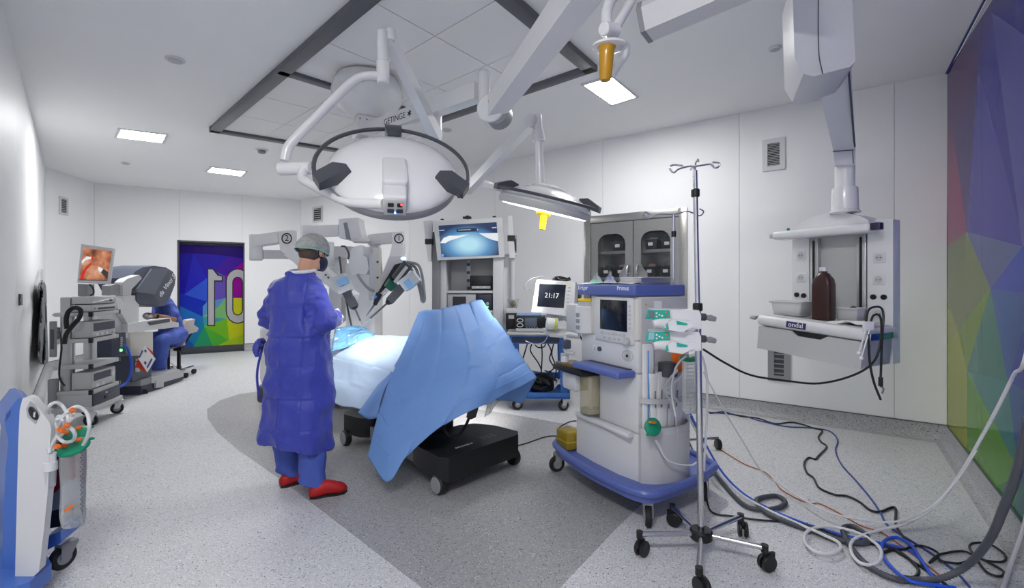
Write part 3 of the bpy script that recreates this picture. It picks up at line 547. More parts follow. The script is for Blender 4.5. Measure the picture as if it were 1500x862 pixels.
b.prism([V((x, 0.30, z)) for x, z in prof], (0, 0.2, 0), 0.008); b.bx(0.12, 0.54, 0.33, 0.48, 1.78, 1.84, 0.01); b.obj('head_cover', M_white, pend)
b = B(Mp); b.bx(0.19, 0.46, 0.43, 0.47, 1.1, 1.80, 0.004); b.bx(0.19, 0.46, 0.428, 0.43, 1.515, 1.517); b.obj('back_panel', M_lg, pend)
for x in (0.15, 0.445):
    b = B(Mp); b.bx(x, x + 0.055, 0.39, 0.45, 1.0, 1.82, 0.006); r_ = b.obj('rail', M_alu, pend)
    b = B(Mp); b.bx(x + 0.02, x + 0.034, 0.386, 0.392, 1.05, 1.76); b.obj('rail_slot', M_blk, r_)
def socket_panel(x0, x1, z0, z1, items):
    b = B(Mp); pr = [(x0, z0), (x1, z0), (x1, z1 - 0.015), ((x0 + x1) / 2, z1), (x0, z1 - 0.015)]; b.prism([V((x, 0.40, z)) for x, z in pr], (0, 0.09, 0), 0.006); pn = b.obj('socket_panel', M_white, pend)
    for kind, x, z in items:
        b = B(Mp)
        if kind == 's':
            b.bx(x - 0.034, x + 0.034, 0.393, 0.401, z - 0.034, z + 0.034, 0.005); so = b.obj('socket', M_plw, pn)
        else:
            b.cyl((x, 0.401, z), (x, 0.388, z), 0.017, seg=14, bev=0.002); b.obj('gas_outlet', M_blk, pn)
socket_panel(0.02, 0.14, 1.28, 1.87, [('s', 0.085, 1.66), ('s', 0.085, 1.5), ('g', 0.055, 1.375), ('g', 0.105, 1.37)])
socket_panel(0.505, 0.645, 0.955, 1.87, [('s', 0.572, 1.62), ('s', 0.57, 1.48), ('g', 0.54, 1.37), ('g', 0.598, 1.37), ('s', 0.57, 1.265)])
for (x, z) in ((0.572, 1.62), (0.57, 1.48), (0.57, 1.265), (0.085, 1.66), (0.085, 1.5)):
    b = B(Mp); b.cyl((x, 0.392, z), (x, 0.397, z), 0.024, seg=18); so_ = b.obj('socket_well', M_lg, pend)
    b = B(Mp)
    for dx in (-0.009, 0.009): b.cyl((x + dx, 0.3905, z), (x + dx, 0.394, z), 0.0035, seg=8)
    b.obj('socket_pins', M_blk, so_)
b = B(Mp); b.bx(-0.04, 0.585, 0.24, 0.39, 1.775, 1.835, 0.022, 4); b.obj('upper_shelf_bar', M_white, pend)
b = B(Mp); b.bx(0.585, 0.64, 0.25, 0.30, 1.785, 1.83, 0.006); b.obj('bar_end_cap', mat('iridescent_dark', srgb(52, 46, 72), 0.3), pend)
b = B(Mp); b.bx(-0.07, -0.038, 0.26, 0.37, 1.79, 1.825, 0.006); b.obj('bar_end_cap', M_lg, pend)
b = B(Mp); b.sphere((0.05, 0.30, 1.848), 0.012, 8); b.obj('gas_indicator', M_green, pend)
Mt = Mp @ Matrix.Translation((0, 0, 1.24)) @ Matrix.Rotation(math.radians(4.2), 4, 'Y')       # the shelf sags slightly
b = B(Mt); b.bx(0, 0.68, 0.0, 0.40, -0.072, 0, 0.03, 4); b.obj('shelf_tray', M_plw, pend)
b = B(Mt); b.bx(0.03, 0.65, 0.03, 0.37, 0.0, 0.004, 0.002); b.obj('shelf_mat', M_lg, pend)
b = B(Mt); b.bx(0.22, 0.345, -0.004, 0.004, -0.055, -0.015, 0.002); pl = b.obj('name_plate', mat('plate_navy', srgb(40, 44, 92), 0.4), pend)
text('ondal', 0.044, axes(Mt @ V((0.2825, -0.0045, -0.034)), Mt.to_3x3() @ V((1, 0, 0)), Mt.to_3x3() @ V((0, 0, 1))), M_inkw, pl)
b = B(Mt); b.bx(0.03, 0.66, 0.03, 0.37, -0.235, -0.075, 0.006); b.obj('drawer_body', M_lg, pend)
b = B(Mt); fr = [(0.02, -0.235), (0.665, -0.235), (0.665, -0.078), (0.47, -0.078), (0.43, -0.105), (0.29, -0.105), (0.25, -0.078), (0.02, -0.078)]; b.prism([V((x, 0.012, z)) for x, z in fr], (0, 0.016, 0), 0.003); b.obj('drawer_front', M_lg, pend)
b = B(Mt); b.bx(0.25, 0.47, 0.026, 0.032, -0.115, -0.074); b.obj('drawer_recess', M_blk, pend)
b = B(Mt); b.tube([(-0.012, 0.02, -0.03), (-0.05, 0.03, -0.03), (-0.055, 0.08, -0.03), (-0.05, 0.36, -0.03), (0.0, 0.38, -0.03)], 0.011, 8, 4); b.obj('side_rail', M_mg, pend)
b = B(Mt); b.bx(0.70, 0.708, 0.0, 0.26, -0.06, -0.022, 0.002); b.bx(0.68, 0.70, 0.02, 0.04, -0.05, -0.03); b.bx(0.68, 0.70, 0.22, 0.24, -0.05, -0.03); b.obj('side_rail', M_chrome, pend)
# things on and around the shelf
Rt = Mt.to_3x3()
bo = Mt @ V((0.36, 0.17, 0.004)); bt = thing('brown_bottle', 'large dark brown plastic bottle with white cap on the pendant shelf', 'bottle', bo)
Mbt = frame(bo, (0.48, -0.877)) @ Matrix.Diagonal((0.92, 0.92, 1.0, 1)); b = B(Mbt)
sec = lambda w_, d_, z, k=0.35: [V((w_ / 2 * sx * (1 if i % 2 == 0 else 1 - k), d_ / 2 * sy * (1 - k if i % 2 == 0 else 1), z)) for i, (sx, sy) in enumerate([(1, -1), (1, -1), (-1, -1), (-1, -1), (-1, 1), (-1, 1), (1, 1), (1, 1)])]
def rsec(w_, d_, z, r):
    out = []
    for (sx, sy, a0) in ((1, 1, 0), (-1, 1, 90), (-1, -1, 180), (1, -1, 270)):
        for k in range(4):
            a = math.radians(a0 + 30 * k); out.append(V((sx * (w_ / 2 - r) + r * math.cos(a), sy * (d_ / 2 - r) + r * math.sin(a), z)))
    return out
b.loft([rsec(0.115, 0.085, 0.0, 0.015), rsec(0.125, 0.095, 0.008, 0.018), rsec(0.125, 0.095, 0.23, 0.018), rsec(0.115, 0.09, 0.265, 0.025), rsec(0.075, 0.065, 0.30, 0.03), rsec(0.045, 0.045, 0.31, 0.022), rsec(0.045, 0.045, 0.325, 0.022)]); b.obj('bottle_body', mat('bottle_brown', srgb(58, 34, 30), 0.32), bt)
b = B(Mbt); b.cyl((0, 0, 0.318), (0, 0, 0.345), 0.026, seg=20, bev=0.003); b.obj('cap', M_plw, bt)
def kidney_tray(x, y, wx, wy, h, label, m):
    o = Mt @ V((x, y, 0.0045)); t = thing('plastic_tray', label, 'tray', o, 'white plastic trays on the pendant'); Mq = frame(o, (0.48, -0.877)); b = B(Mq)
    rs = [rsec(wx * 0.86, wy * 0.86, 0, 0.012), rsec(wx, wy, h, 0.018), rsec(wx * 1.1, wy * 1.12, h, 0.02), rsec(wx * 1.1, wy * 1.12, h - 0.012, 0.02)]
    b.loft(rs, cap=False); b.bm.faces.new([b.bm.verts.new(b.M @ p) for p in rsec(wx * 0.86, wy * 0.86, 0.001, 0.012)]); b.obj('tray_shell', m, t, solid=0.003); return t, Mq
t1, Mq1 = kidney_tray(0.135, 0.2, 0.21, 0.16, 0.1, 'white ribbed plastic tray on the pendant shelf left of the bottle', M_plw)
t2, Mq2 = kidney_tray(0.455, 0.30, 0.13, 0.11, 0.09, 'small white tray with grey tools right of the brown bottle', M_plw)
b = B(Mq2); b.tube([(-0.02, 0, 0.05), (0.0, 0.0, 0.085), (0.03, 0.01, 0.09)], 0.008, 8); b.tube([(0.01, 0.02, 0.05), (0.005, 0.02, 0.1)], 0.007, 8); b.obj('tool', M_dg, t2)
o = Mt @ V((0.555, 0.13, 0.005)); b = B(frame(o, (0.48, -0.877))); rr = random.Random(3)
b.patch([[V((-0.11 + 0.055 * i, -0.08 + 0.045 * j, 0.004 + rr.random() * 0.022)) for j in range(5)] for i in range(5)], 3, 3); tag(b.obj('plastic_pouch', M_paper, None, solid=0.002, loc=o), 'crumpled clear plastic pouch at the right end of the pendant shelf', 'pouch')
# cables hanging from the side rail
cab = [Mt @ V(p) for p in [(0.712, 0.2, -0.02), (0.72, 0.18, 0.06), (0.72, 0.12, 0.08), (0.722, 0.08, 0.03), (0.724, 0.1, -0.1)]]
lp = lambda pts, r, m, label, name='cable', cat='cable', grp=None: tag(B().tube(pts, r, 8, 6).obj(name, m, None, loc=V(pts[0])), label, cat, grp)
lp([P(1268, 482, 2.62), P(1272, 455, 2.64), P(1288, 450, 2.66), P(1294, 462, 2.66), P(1292, 500, 2.64), P(1290, 555, 2.64)], 0.006, M_blk, 'black looped cable with clip hanging straight down from the pendant rail', grp='cables on the pendant rail')
lp([P(1274, 476, 2.6), P(1280, 462, 2.62), P(1290, 466, 2.62), P(1290, 500, 2.6), P(1280, 530, 2.58), P(1250, 550, 2.6), P(1200, 562, 2.62), P(1150, 558, 2.64), P(1100, 550, 2.62), P(1062, 532, 2.58), P(1030, 512, 2.56)], 0.006, M_blk, 'black cable swagging from the pendant rail to the infusion stand', grp='cables on the pendant rail')
lp([P(1272, 490, 2.58), P(1274, 530, 2.58), P(1280, 560, 2.58), P(1290, 586, 2.58)], 0.006, M_blk, 'black cable end dangling lowest below the pendant drawer', grp='cables on the pendant rail')
t = thing('cable_clamp', 'chrome clamp at the end of the black cable below the pendant', 'clamp', P(1291, 570, 2.64)); b = B(); b.cyl(P(1290, 553, 2.64), P(1290, 566, 2.64), 0.011); b.obj('grip', M_blk, t); b = B(); b.tube([P(1290, 566, 2.64), P(1294, 570, 2.64), P(1292, 577, 2.64)], 0.005, 6); b.obj('jaw', M_chrome, t)
t = thing('hanging_probe', 'thin white clip-on probe pair hanging at the drawer corner', 'probe', P(1260, 525, 2.58))
for (a, c) in (((1270, 478), (1258, 518)), ((1274, 482), (1262, 525))):
    b = B(); b.cyl(P(a[0], a[1], 2.58), P(c[0], c[1], 2.58), 0.004); b.sphere(P(c[0], c[1], 2.58), 0.011, 10); b.obj('probe', M_plw, t)
b = B(); b.box(P(1272, 478, 2.585), (0.06, 0.02, 0.05), 0.01); b.obj('clip', M_plw, t)
# second ceiling arm of the pendant system
arm = thing('ceiling_boom_arm', 'white hexagonal boom arm with grey end trim under the ceiling', 'boom arm', P(945, 35, 2.35))
a0, a1 = P(945, 33, 2.35), P(1190, -75, 1.95)
hexs = [(-0.085, 0.03), (-0.055, 0.075), (0.055, 0.075), (0.085, 0.03), (0.06, -0.075), (-0.06, -0.075)]
dx = (a1 - a0).normalized(); sx_ = dx.cross(V((0, 0, 1))).normalized(); ux = sx_.cross(dx); b = B()
rg = lambda p, k=1: [p + sx_ * q[0] * k + ux * q[1] * k for q in hexs]
b.loft([rg(a0), rg(a1)]); b.obj('arm_shell', M_plw, arm)
b = B(); b.loft([rg(a0 - dx * 0.012, 1.03), rg(a0 + dx * 0.012, 1.03)]); b.obj('end_trim', M_mg, arm)
# ------------------------------------------------------------------ people
M_skin = mat('skin', srgb(206, 158, 132), 0.5, var=0.06, scale=30)
M_hair = mat('hair_grey_brown', srgb(84, 70, 62), 0.7, var=0.3, scale=60, bump=0.3, bscale=150)
M_gown = mat('gown_blue', srgb(56, 66, 168), 0.5, var=0.06, scale=4, bump=0.12, bscale=12, sheen=0.2, crumple=0.42, cscale=4.0)
M_scrub = mat('scrub_blue', srgb(72, 94, 178), 0.75, var=0.06, scale=8, bump=0.15, bscale=18, crumple=0.2, cscale=7)
M_cap = mat('cap_mesh', srgb(170, 174, 172), 0.65, var=0.45, scale=22, bump=0.4, bscale=60, crumple=0.4, cscale=22)
M_capedge = mat('cap_elastic_teal', srgb(132, 196, 188), 0.6)
M_mask = mat('mask_navy', srgb(24, 28, 56), 0.6, bump=0.05)
M_glove = mat('glove_white', srgb(222, 224, 230), 0.45)
def cap_chain(b, pts, rs, seg=10):
    pts = [V(p) for p in pts]
    for i, (p, r) in enumerate(zip(pts, rs)):
        b.sphere(p, r, seg)
        if i + 1 < len(pts): b.cyl(p, pts[i + 1], r, rs[i + 1], seg)
def hand(b, wr, d, nrm, side, curl=0.5, grow=0.0):
    """palm, four unequal bent fingers and a thumb off the side of the palm"""
    d = V(d).normalized(); n = V(nrm); n = (n - d * n.dot(d)).normalized(); s_ = d.cross(n) * side; wr = V(wr)
    for k in range(4):
        y = (k - 1.5) * 0.021; cap_chain(b, [wr + s_ * y * 0.6, wr + d * 0.05 + s_ * y * 0.9, wr + d * 0.09 + s_ * y], [0.016 + grow, 0.016 + grow, 0.0125 + grow])
        L = [0.075, 0.085, 0.08, 0.062][k] * (1 if side else 1); p = wr + d * 0.09 + s_ * y; pts = [p]; a = 0.25 + curl * 0.4
        for q in (0.45, 0.3, 0.25):
            p = p + (d * math.cos(a) + n * math.sin(a)) * L * q; pts.append(p); a += curl * 0.8
        cap_chain(b, pts, [0.0105 + grow, 0.0098 + grow, 0.009 + grow, 0.008 + grow], 8)
    t0 = wr + d * 0.025 - s_ * 0.034; cap_chain(b, [t0, t0 + d * 0.03 - s_ * 0.022 + n * 0.012, t0 + d * 0.062 - s_ * 0.024 + n * 0.024, t0 + d * 0.084 - s_ * 0.018 + n * 0.028], [0.015 + grow, 0.0125 + grow, 0.011 + grow, 0.009 + grow], 8)
def head(b, C, f, up, s=1.0):
    f = V(f).normalized(); u = V(up); u = (u - f * u.dot(f)).normalized(); r = f.cross(u); R = Matrix((r, f, u)).transposed(); C = V(C)
    W = lambda x, y, z: C + (r * x + f * y + u * z) * s
    b.sphere(W(0, -0.012, 0.03), 0.1 * s, 20, (0.78, 0.98, 0.95), R); b.sphere(W(0, 0.02, -0.03), 0.085 * s, 16, (0.74, 0.9, 1.05), R); b.sphere(W(0, 0.045, -0.075), 0.05 * s, 12, (0.95, 0.8, 0.7), R)
    b.sphere(W(0, 0.105, -0.012), 0.018 * s, 10, (0.75, 1, 1.3), R); cap_chain(b, [W(0, 0.085, 0.022), W(0, 0.112, -0.018)], [0.009, 0.012], 8)
    for sg in (-1, 1):
        b.sphere(W(sg * 0.08, -0.008, -0.008), 0.03 * s, 10, (0.35, 0.65, 1.05), R); b.sphere(W(sg * 0.032, 0.083, 0.018), 0.014 * s, 8, (1.2, 0.5, 0.7), R); b.sphere(W(sg * 0.015, 0.088, -0.058), 0.012, 8, (1.4, 0.7, 0.5), R)
    return W, R
def wrinkle(sc, amp):
    def f(co, n): return amp * (noise.noise(co * sc) + 0.6 * noise.noise(V((co.x * sc * 2.3, co.y * sc * 2.3, co.z * sc * 1.1))) + 0.5 * (0.4 - abs(noise.noise(V((co.x * sc * 1.4 + 5, co.y * sc * 1.4, co.z * sc * 1.8))))))
    return f
# --- standing surgeon
S0 = V((-1.50, 3.30, 0)); fr_, rt_ = V((0.2, 0.98, 0)), V((0.98, -0.2, 0))
def SB(r, f, z): return S0 + rt_ * r + fr_ * f + V((0, 0, z))
HC = V((-1.405, 3.33, 1.672)); hf = V((0.42, 0.86, -0.30)); hu = V((0.1, 0.3, 1))
LF, RF = V((-1.625, 3.43, 0)), V((-1.37, 3.24, 0))
b = B()
Wh, Rh = head(b, HC, hf, hu)
cap_chain(b, [HC + V((-0.02, -0.03, -0.04)), SB(0.035, 0.02, 1.48)], [0.058, 0.058], 14)
cap_chain(b, [SB(0.0, 0, 1.42), SB(0, 0, 1.25), SB(0.0, 0.0, 1.08), SB(0.0, 0.0, 0.95)], [0.09, 0.11, 0.11, 0.12], 14)
cap_chain(b, [SB(-0.13, 0, 1.39), SB(0.12, 0, 1.39)], [0.055, 0.055], 12)
LS, LE, LW = SB(-0.165, 0, 1.42), SB(-0.235, 0.0, 1.19), SB(-0.14, 0.24, 1.14)
RS, RE, RW = SB(0.155, -0.01, 1.42), SB(0.235, -0.02, 1.18), SB(0.135, 0.23, 1.205)
cap_chain(b, [LS - V((0, 0, 0.02)), LE, LW], [0.048, 0.045, 0.03]); cap_chain(b, [RS - V((0, 0, 0.02)), RE, RW], [0.048, 0.045, 0.03])
for F_, sd in ((LF, -1), (RF, 1)):
    cap_chain(b, [SB(0.085 * sd, 0, 0.92), (SB(0.085 * sd, 0, 0.92) + F_) / 2 + V((0, 0, 0.06)), F_ + V((0, 0, 0.1))], [0.095, 0.06, 0.04])
hand(b, LW, (0.75, 0.6, -0.1), (0.2, -0.2, -1), -1, 0.6); hand(b, RW, (0.1, 0.95, 0.25), (-0.8, 0.2, -0.4), 1, 0.6)
surgeon = b.obj('person', M_skin, None, loc=S0); remesh(surgeon, 0.0075, 3)
tag(surgeon, 'standing person in blue surgical gown, hair cap and red clogs beside the draped table', 'person')
# gown: one surface from neckline to hem with both sleeves
b = B()
rings = [(1.54, 0.07, 0.075, 0.035, 0.0), (1.515, 0.105, 0.09, 0.022, 0.0), (1.475, 0.155, 0.105, 0.0, 0.0), (1.41, 0.19, 0.125, -0.005, 0.0), (1.32, 0.205, 0.145, -0.005, 0.0), (1.2, 0.205, 0.155, 0.0, 0.0), (1.05, 0.215, 0.165, 0.012, 0.0), (0.9, 0.222, 0.175, 0.012, 0), (0.76, 0.228, 0.18, 0.01, 0), (0.6, 0.234, 0.185, 0.003, 0), (0.45, 0.238, 0.19, -0.005, 0), (0.345, 0.24, 0.19, -0.012, 0)]
nseg = 40
def gr(z, a, c, o, f, tilt=0.0):
    out = []
    for k in range(nseg):
        t = 2 * math.pi * k / nseg; x, y = math.cos(t), math.sin(t); e = 0.8
        out.append(SB(o + a * math.copysign(abs(x) ** e, x), f + c * math.copysign(abs(y) ** e, y), z + tilt * x))
    return out
b.loft([gr(*r, tilt=(-0.0 if r[0] > 0.5 else -0.05 * (0.5 - r[0]) / 0.15)) for r in rings])
cap_chain(b, [LS + V((0.02, 0, 0.0)), (LS + LE) / 2, LE, (LE + LW) / 2, LW], [0.07, 0.07, 0.072, 0.062, 0.05], 16)
cap_chain(b, [RS + V((-0.02, 0, 0.0)), (RS + RE) / 2, RE, (RE + RW) / 2, RW], [0.07, 0.078, 0.083, 0.07, 0.05], 16)
gown = b.obj('gown', M_gown, surgeon); remesh(gown, 0.009, 4)
def gw(co, n):
    z = co.z; q_ = V((co.x * 1.0, co.y, co.z * 0.8)); rd = lambda s_, o_: 0.5 - abs(noise.noise(q_ * s_ + V((o_, o_ * 2, 0)))); f = wrinkle(6, 0.010)(co, n) + 0.034 * (rd(4.0, 3) - 0.3) + 0.016 * (rd(8, 7) - 0.3); r = co.dot(rt_); fl = 0
    fold = 0.003 * (1 - abs(math.sin((r + 0.02) * 3.14159 / 0.155)) ** 0.35) + 0.003 * (1 - abs(math.sin((z - 0.05) * 3.14159 / 0.21)) ** 0.35)
    arm = 0.018 * noise.noise(V((co.x * 10, co.y * 10, co.z * 22))) if abs(r) > 0.14 and 1.08 < z < 1.42 else 0
    hem = 0.02 * math.sin(math.atan2(co.dot(fr_), r) * 7) * max(0, (0.9 - z)) ** 1.3
    iu, iv = math.floor((r + 0.02) / 0.155), math.floor((z - 0.05) / 0.21); a_, b_ = (r + 0.02) / 0.155 - iu - 0.5, (z - 0.05) / 0.21 - iv - 0.5; rq = random.Random(iu * 31 + iv * 7 + 400)
    cw = lambda t_: math.exp(-((0.5 - abs(t_)) / 0.06) ** 2)
    fold += -0.0045 * (cw(a_) * (1 if iu % 2 else -1) + cw(b_) * (1 if iv % 2 else -1)) if abs(r) < 0.2 else 0
    tilt = (rq.uniform(-1, 1) * a_ + rq.uniform(-1, 1) * b_) * 0.016 if abs(r) < 0.2 else 0
    return f - fold + arm + hem + tilt
displace(gown, gw)
b = B(); b.tube([SB(0.035 + 0.08 * math.cos(t), 0.0 + 0.078 * math.sin(t), 1.545 + 0.012 * math.sin(t)) for t in [2 * math.pi * k / 24 for k in range(24)]], 0.012, 8, 2, closed=True); b.obj('gown_neckband', M_glove, surgeon)
b = B(); rr = random.Random(5)
b.tube([SB(-0.225, -0.05, 1.06), SB(-0.245, -0.08, 1.04), SB(-0.25, -0.1, 1.0), SB(-0.245, -0.1, 0.95)], [0.02, 0.03, 0.028, 0.012], 8, 4); b.tube([SB(-0.225, -0.06, 1.06), SB(-0.2, -0.14, 1.07), SB(-0.185, -0.15, 1.045), SB(-0.22, -0.09, 1.03)], 0.012, 8, 4); b.tube([SB(-0.225, -0.06, 1.04), SB(-0.25, -0.09, 0.86), SB(-0.245, -0.09, 0.72), SB(-0.235, -0.08, 0.66)], 0.009, 6, 4); b.obj('gown_tie', M_gown, surgeon)
for (wp, dd_, nn_, sd) in ((LW, (0.75, 0.6, -0.1), (0.2, -0.2, -1), -1), (RW, (0.1, 0.95, 0.25), (-0.8, 0.2, -0.4), 1)):
    b = B(); hand(b, wp, dd_, nn_, sd, 0.6, 0.003); e = V(dd_).normalized(); cap_chain(b, [wp - e * 0.07, wp + e * 0.02], [0.052, 0.04], 12); gl = b.obj('glove', M_glove, surgeon); remesh(gl, 0.006, 2)
for F_, sd, tw in ((LF, -1, 0.0), (RF, 1, 0.0)):
    b = B(); top = SB(0.1 * sd, 0.0, 0.6); n = 24; rg_ = []
    for k in range(13):
        t = k / 12; c = top * (1 - t) + (F_ + V((0, 0, 0.075))) * t; a = 0.098 - 0.012 * t + (0.006 if k == 12 else 0); rg_.append([c + V((math.cos(q) * a, math.sin(q) * a * 0.9, -0.03 * math.cos(q - 0.6) * (t ** 6))) + V((math.cos(q), math.sin(q), 0)) * 0.014 * noise.noise(V((math.cos(q) * 1.5 + sd * 3, math.sin(q) * 1.5, t * 9))) for q in [2 * math.pi * j / n for j in range(n)]])
    b.loft(rg_); b.obj('trouser_leg', M_scrub, surgeon, ang=80)
def clog(heel, toe, parent, m, L=None):
    h_, t_ = V(heel), V(toe); d = (t_ - h_); L = d.length; M = frame(h_, d); b = B(M); rgs = []
    for (x, w_, z1, z0) in ((0.0, 0.022, 0.06, 0.018), (0.02, 0.034, 0.085, 0.004), (0.07, 0.038, 0.10, 0.004), (0.12, 0.039, 0.112, 0.012), (0.16, 0.045, 0.10, 0.008), (0.2, 0.05, 0.085, 0.004), (0.24, 0.047, 0.072, 0.006), (0.265, 0.036, 0.058, 0.012), (0.28, 0.015, 0.04, 0.02)):
        x *= L / 0.28; rgs.append([V((x, w_ * math.cos(a) * (1.0 if math.sin(a) > 0 else 1.05), (z0 + z1) / 2 + (z1 - z0) / 2 * math.copysign(abs(math.sin(a)) ** 0.8, math.sin(a)))) for a in [2 * math.pi * k / 18 for k in range(18)]])
    b.loft(rgs); o = b.obj('clog', m, parent, ang=60); b = B(M); out = [(0.004, 0.02), (0.04, 0.036), (0.12, 0.035), (0.2, 0.049), (0.25, 0.043), (0.278, 0.015)]
    pts = [V((x * L / 0.28, y, 0)) for x, y in out] + [V((x * L / 0.28, -y, 0)) for x, y in reversed(out)]; b.prism(pts, (0, 0, 0.016), 0.003, 1); b.obj('sole', M_blk, o); return o
clog(FL(447, 735) + V((0.01, 0.035, 0.001)), FL(506, 723) + V((0, 0.03, 0.001)), surgeon, M_red); clog(LF + V((-0.03, -0.075, 0.001)), LF + V((0.17, 0.10, 0.001)), surgeon, M_red)
# cap, hair, mask
b = B(); ns_ = 26; rgs = []
for i in range(9):
    t = i / 8 * 1.72; rgs.append([Wh(0.098 * math.sin(t) * math.cos(a) + 0.004 * noise.noise(V((math.cos(a) * 3, math.sin(a) * 3, t * 4))), -0.012 + 0.122 * math.sin(t) * math.sin(a), 0.022 + 0.118 * math.cos(t) + 0.012 * math.sin(a) * math.sin(t) + 0.006 * noise.noise(V((math.cos(a) * 4, math.sin(a) * 4, t * 3)))) for a in [2 * math.pi * k / ns_ for k in range(ns_)]])
rgs[0] = [Wh(0.004 * math.cos(a), -0.012 + 0.004 * math.sin(a), 0.141) for a in [2 * math.pi * k / ns_ for k in range(ns_)]]
b.loft(rgs, cap=False); b.obj('hair_cap', M_cap, surgeon, ang=80, solid=0.002)
b = B(); b.tube(rgs[-1], 0.005, 8, 2, closed=True); b.obj('cap_elastic', M_capedge, surgeon)
b = B(); b.sphere(Wh(0, -0.03, -0.018), 0.082, 18, (0.90, 0.86, 0.75), Rh); b.obj('hair', M_hair, surgeon)
b = B(); rgs = []
for (y, w_, z0, z1) in ((0.02, 0.078, -0.075, -0.01), (0.05, 0.076, -0.1, 0.0), (0.085, 0.062, -0.105, 0.005), (0.115, 0.035, -0.1, 0.0), (0.13, 0.012, -0.075, -0.02)):
    rgs.append([Wh(w_ * math.cos(a), y, (z0 + z1) / 2 + (z1 - z0) / 2 * math.sin(a)) for a in [2 * math.pi * k / 18 for k in range(18)]])
b.loft(rgs); mk = b.obj('face_mask', M_mask, surgeon, ang=70)
for sg in (-1, 1):
    b = B(); b.tube([Wh(sg * 0.074, 0.035, 0.0), Wh(sg * 0.088, 0.01, 0.03), Wh(sg * 0.086, -0.028, 0.02), Wh(sg * 0.086, -0.03, -0.02), Wh(sg * 0.084, 0.0, -0.045), Wh(sg * 0.074, 0.04, -0.075)], 0.0045, 6); b.obj('ear_loop', M_mask, mk)
# ------------------------------------------------------------------ operating table, drapes
M_drape = mat('drape_blue', srgb(108, 148, 206), 0.55, var=0.05, scale=5, bump=0.06, bscale=25, crumple=0.08, cscale=4)
M_drapew = mat('drape_pale', srgb(184, 206, 232), 0.6, var=0.05, scale=4, bump=0.06, bscale=25, crumple=0.10, cscale=3.5)
M_plblue = mat('plastic_drape_blue', srgb(120, 180, 228), 0.2, var=0.08, scale=8, crumple=0.8, cscale=6)
W0 = FL(648, 720); TU = V((-0.72, 0.694, 0)); Mtb = frame(W0, TU)        # x towards the foot end, +y towards the viewer
tab = thing('operating_table', 'black operating table base with grey castor discs under the drapes', 'operating table', Mtb @ V((0.7, -0.31, 0)))
b = B(Mtb); out = [(-0.11, -0.66), (-0.11, 0.03), (-0.05, 0.07), (0.2, 0.05), (0.36, 0.0), (0.42, -0.14), (0.42, -0.5), (0.36, -0.62), (0.2, -0.7), (-0.05, -0.72)]
b.prism([V((x, y, 0.1)) for x, y in out], (0, 0, 0.17), 0.025, 3); b.obj('front_base', M_blk, tab)
b = B(Mtb); b.bx(0.3, 1.15, -0.5, -0.12, 0.11, 0.24, 0.02); b.bx(0.42, 0.95, -0.46, -0.16, 0.22, 0.36, 0.04, 3); b.obj('base_spine', M_blk, tab)
b = B(Mtb); out = [(1.1, -0.54), (1.1, -0.1), (1.2, -0.02), (1.42, 0.02), (1.52, -0.04), (1.52, -0.58), (1.42, -0.64), (1.2, -0.6)]; b.prism([V((x, y, 0.1)) for x, y in out], (0, 0, 0.17), 0.025, 3); b.obj('rear_base', M_blk, tab)
b = B(Mtb); b.prism([V((0.26, -0.04, 0.08)), V((1.2, -0.08, 0.08)), V((1.2, -0.08, 0.2)), V((0.26, -0.04, 0.2))], (0, -0.05, 0), 0.004); b.obj('side_panel', M_mg, tab)
b = B(Mtb); b.bx(0.55, 0.85, -0.42, -0.2, 0.3, 0.78, 0.03, 3); b.obj('column', M_blk, tab)
b = B(Mtb); b.bx(0.25, 1.95, -0.57, -0.06, 0.74, 0.82, 0.03, 3); b.obj('table_top', M_blk, tab)
for (x, y) in ((-0.02, 0.045), (-0.02, -0.695), (1.38, 0.02), (1.38, -0.64)):
    b = B(Mtb); b.cyl((x, y - 0.03, 0.068), (x, y + 0.03, 0.068), 0.068, seg=28, bev=0.012); wh = b.obj('castor', M_blk, tab)
    b = B(Mtb); s_ = 1 if y > -0.3 else -1; b.cyl((x, y + s_ * 0.026, 0.068), (x, y + s_ * 0.034, 0.068), 0.056, seg=28, bev=0.004); b.obj('castor_disc', M_mg, wh)
text('GETINGE ✱', 0.032, axes(Mtb @ V((-0.0, -0.2, 0.271)), Mtb.to_3x3() @ V((0, -1, 0)), Mtb.to_3x3() @ V((1, 0, 0))), M_lg, tab)
for k in range(3):
    b = B(Mtb); b.bx(-0.02, 0.06, -0.42 - 0.05 * k, -0.385 - 0.05 * k, 0.2695, 0.272); b.obj('pedal_symbol', M_dg, tab)
# handset hanging from the table
hs = thing('table_handset', 'black corded handset hanging under the blue drape', 'remote control', P(690, 612, 3.55)); b = B(); b.prism([P(688, 588, 3.5), P(704, 588, 3.5), P(697, 612, 3.5), P(690, 615, 3.5), P(683, 612, 3.5)], (0, 0.03, 0), 0.006); b.obj('handset_body', M_blk, hs)
b = B(); b.tube([P(687, 613, 3.52), P(684, 620, 3.52), P(680, 628, 3.5), P(672, 638, 3.46), P(660, 640, 3.44), P(652, 632, 3.46), P(649, 622, 3.5)], 0.011, 10); b.obj('coiled_cord', M_rub, hs)
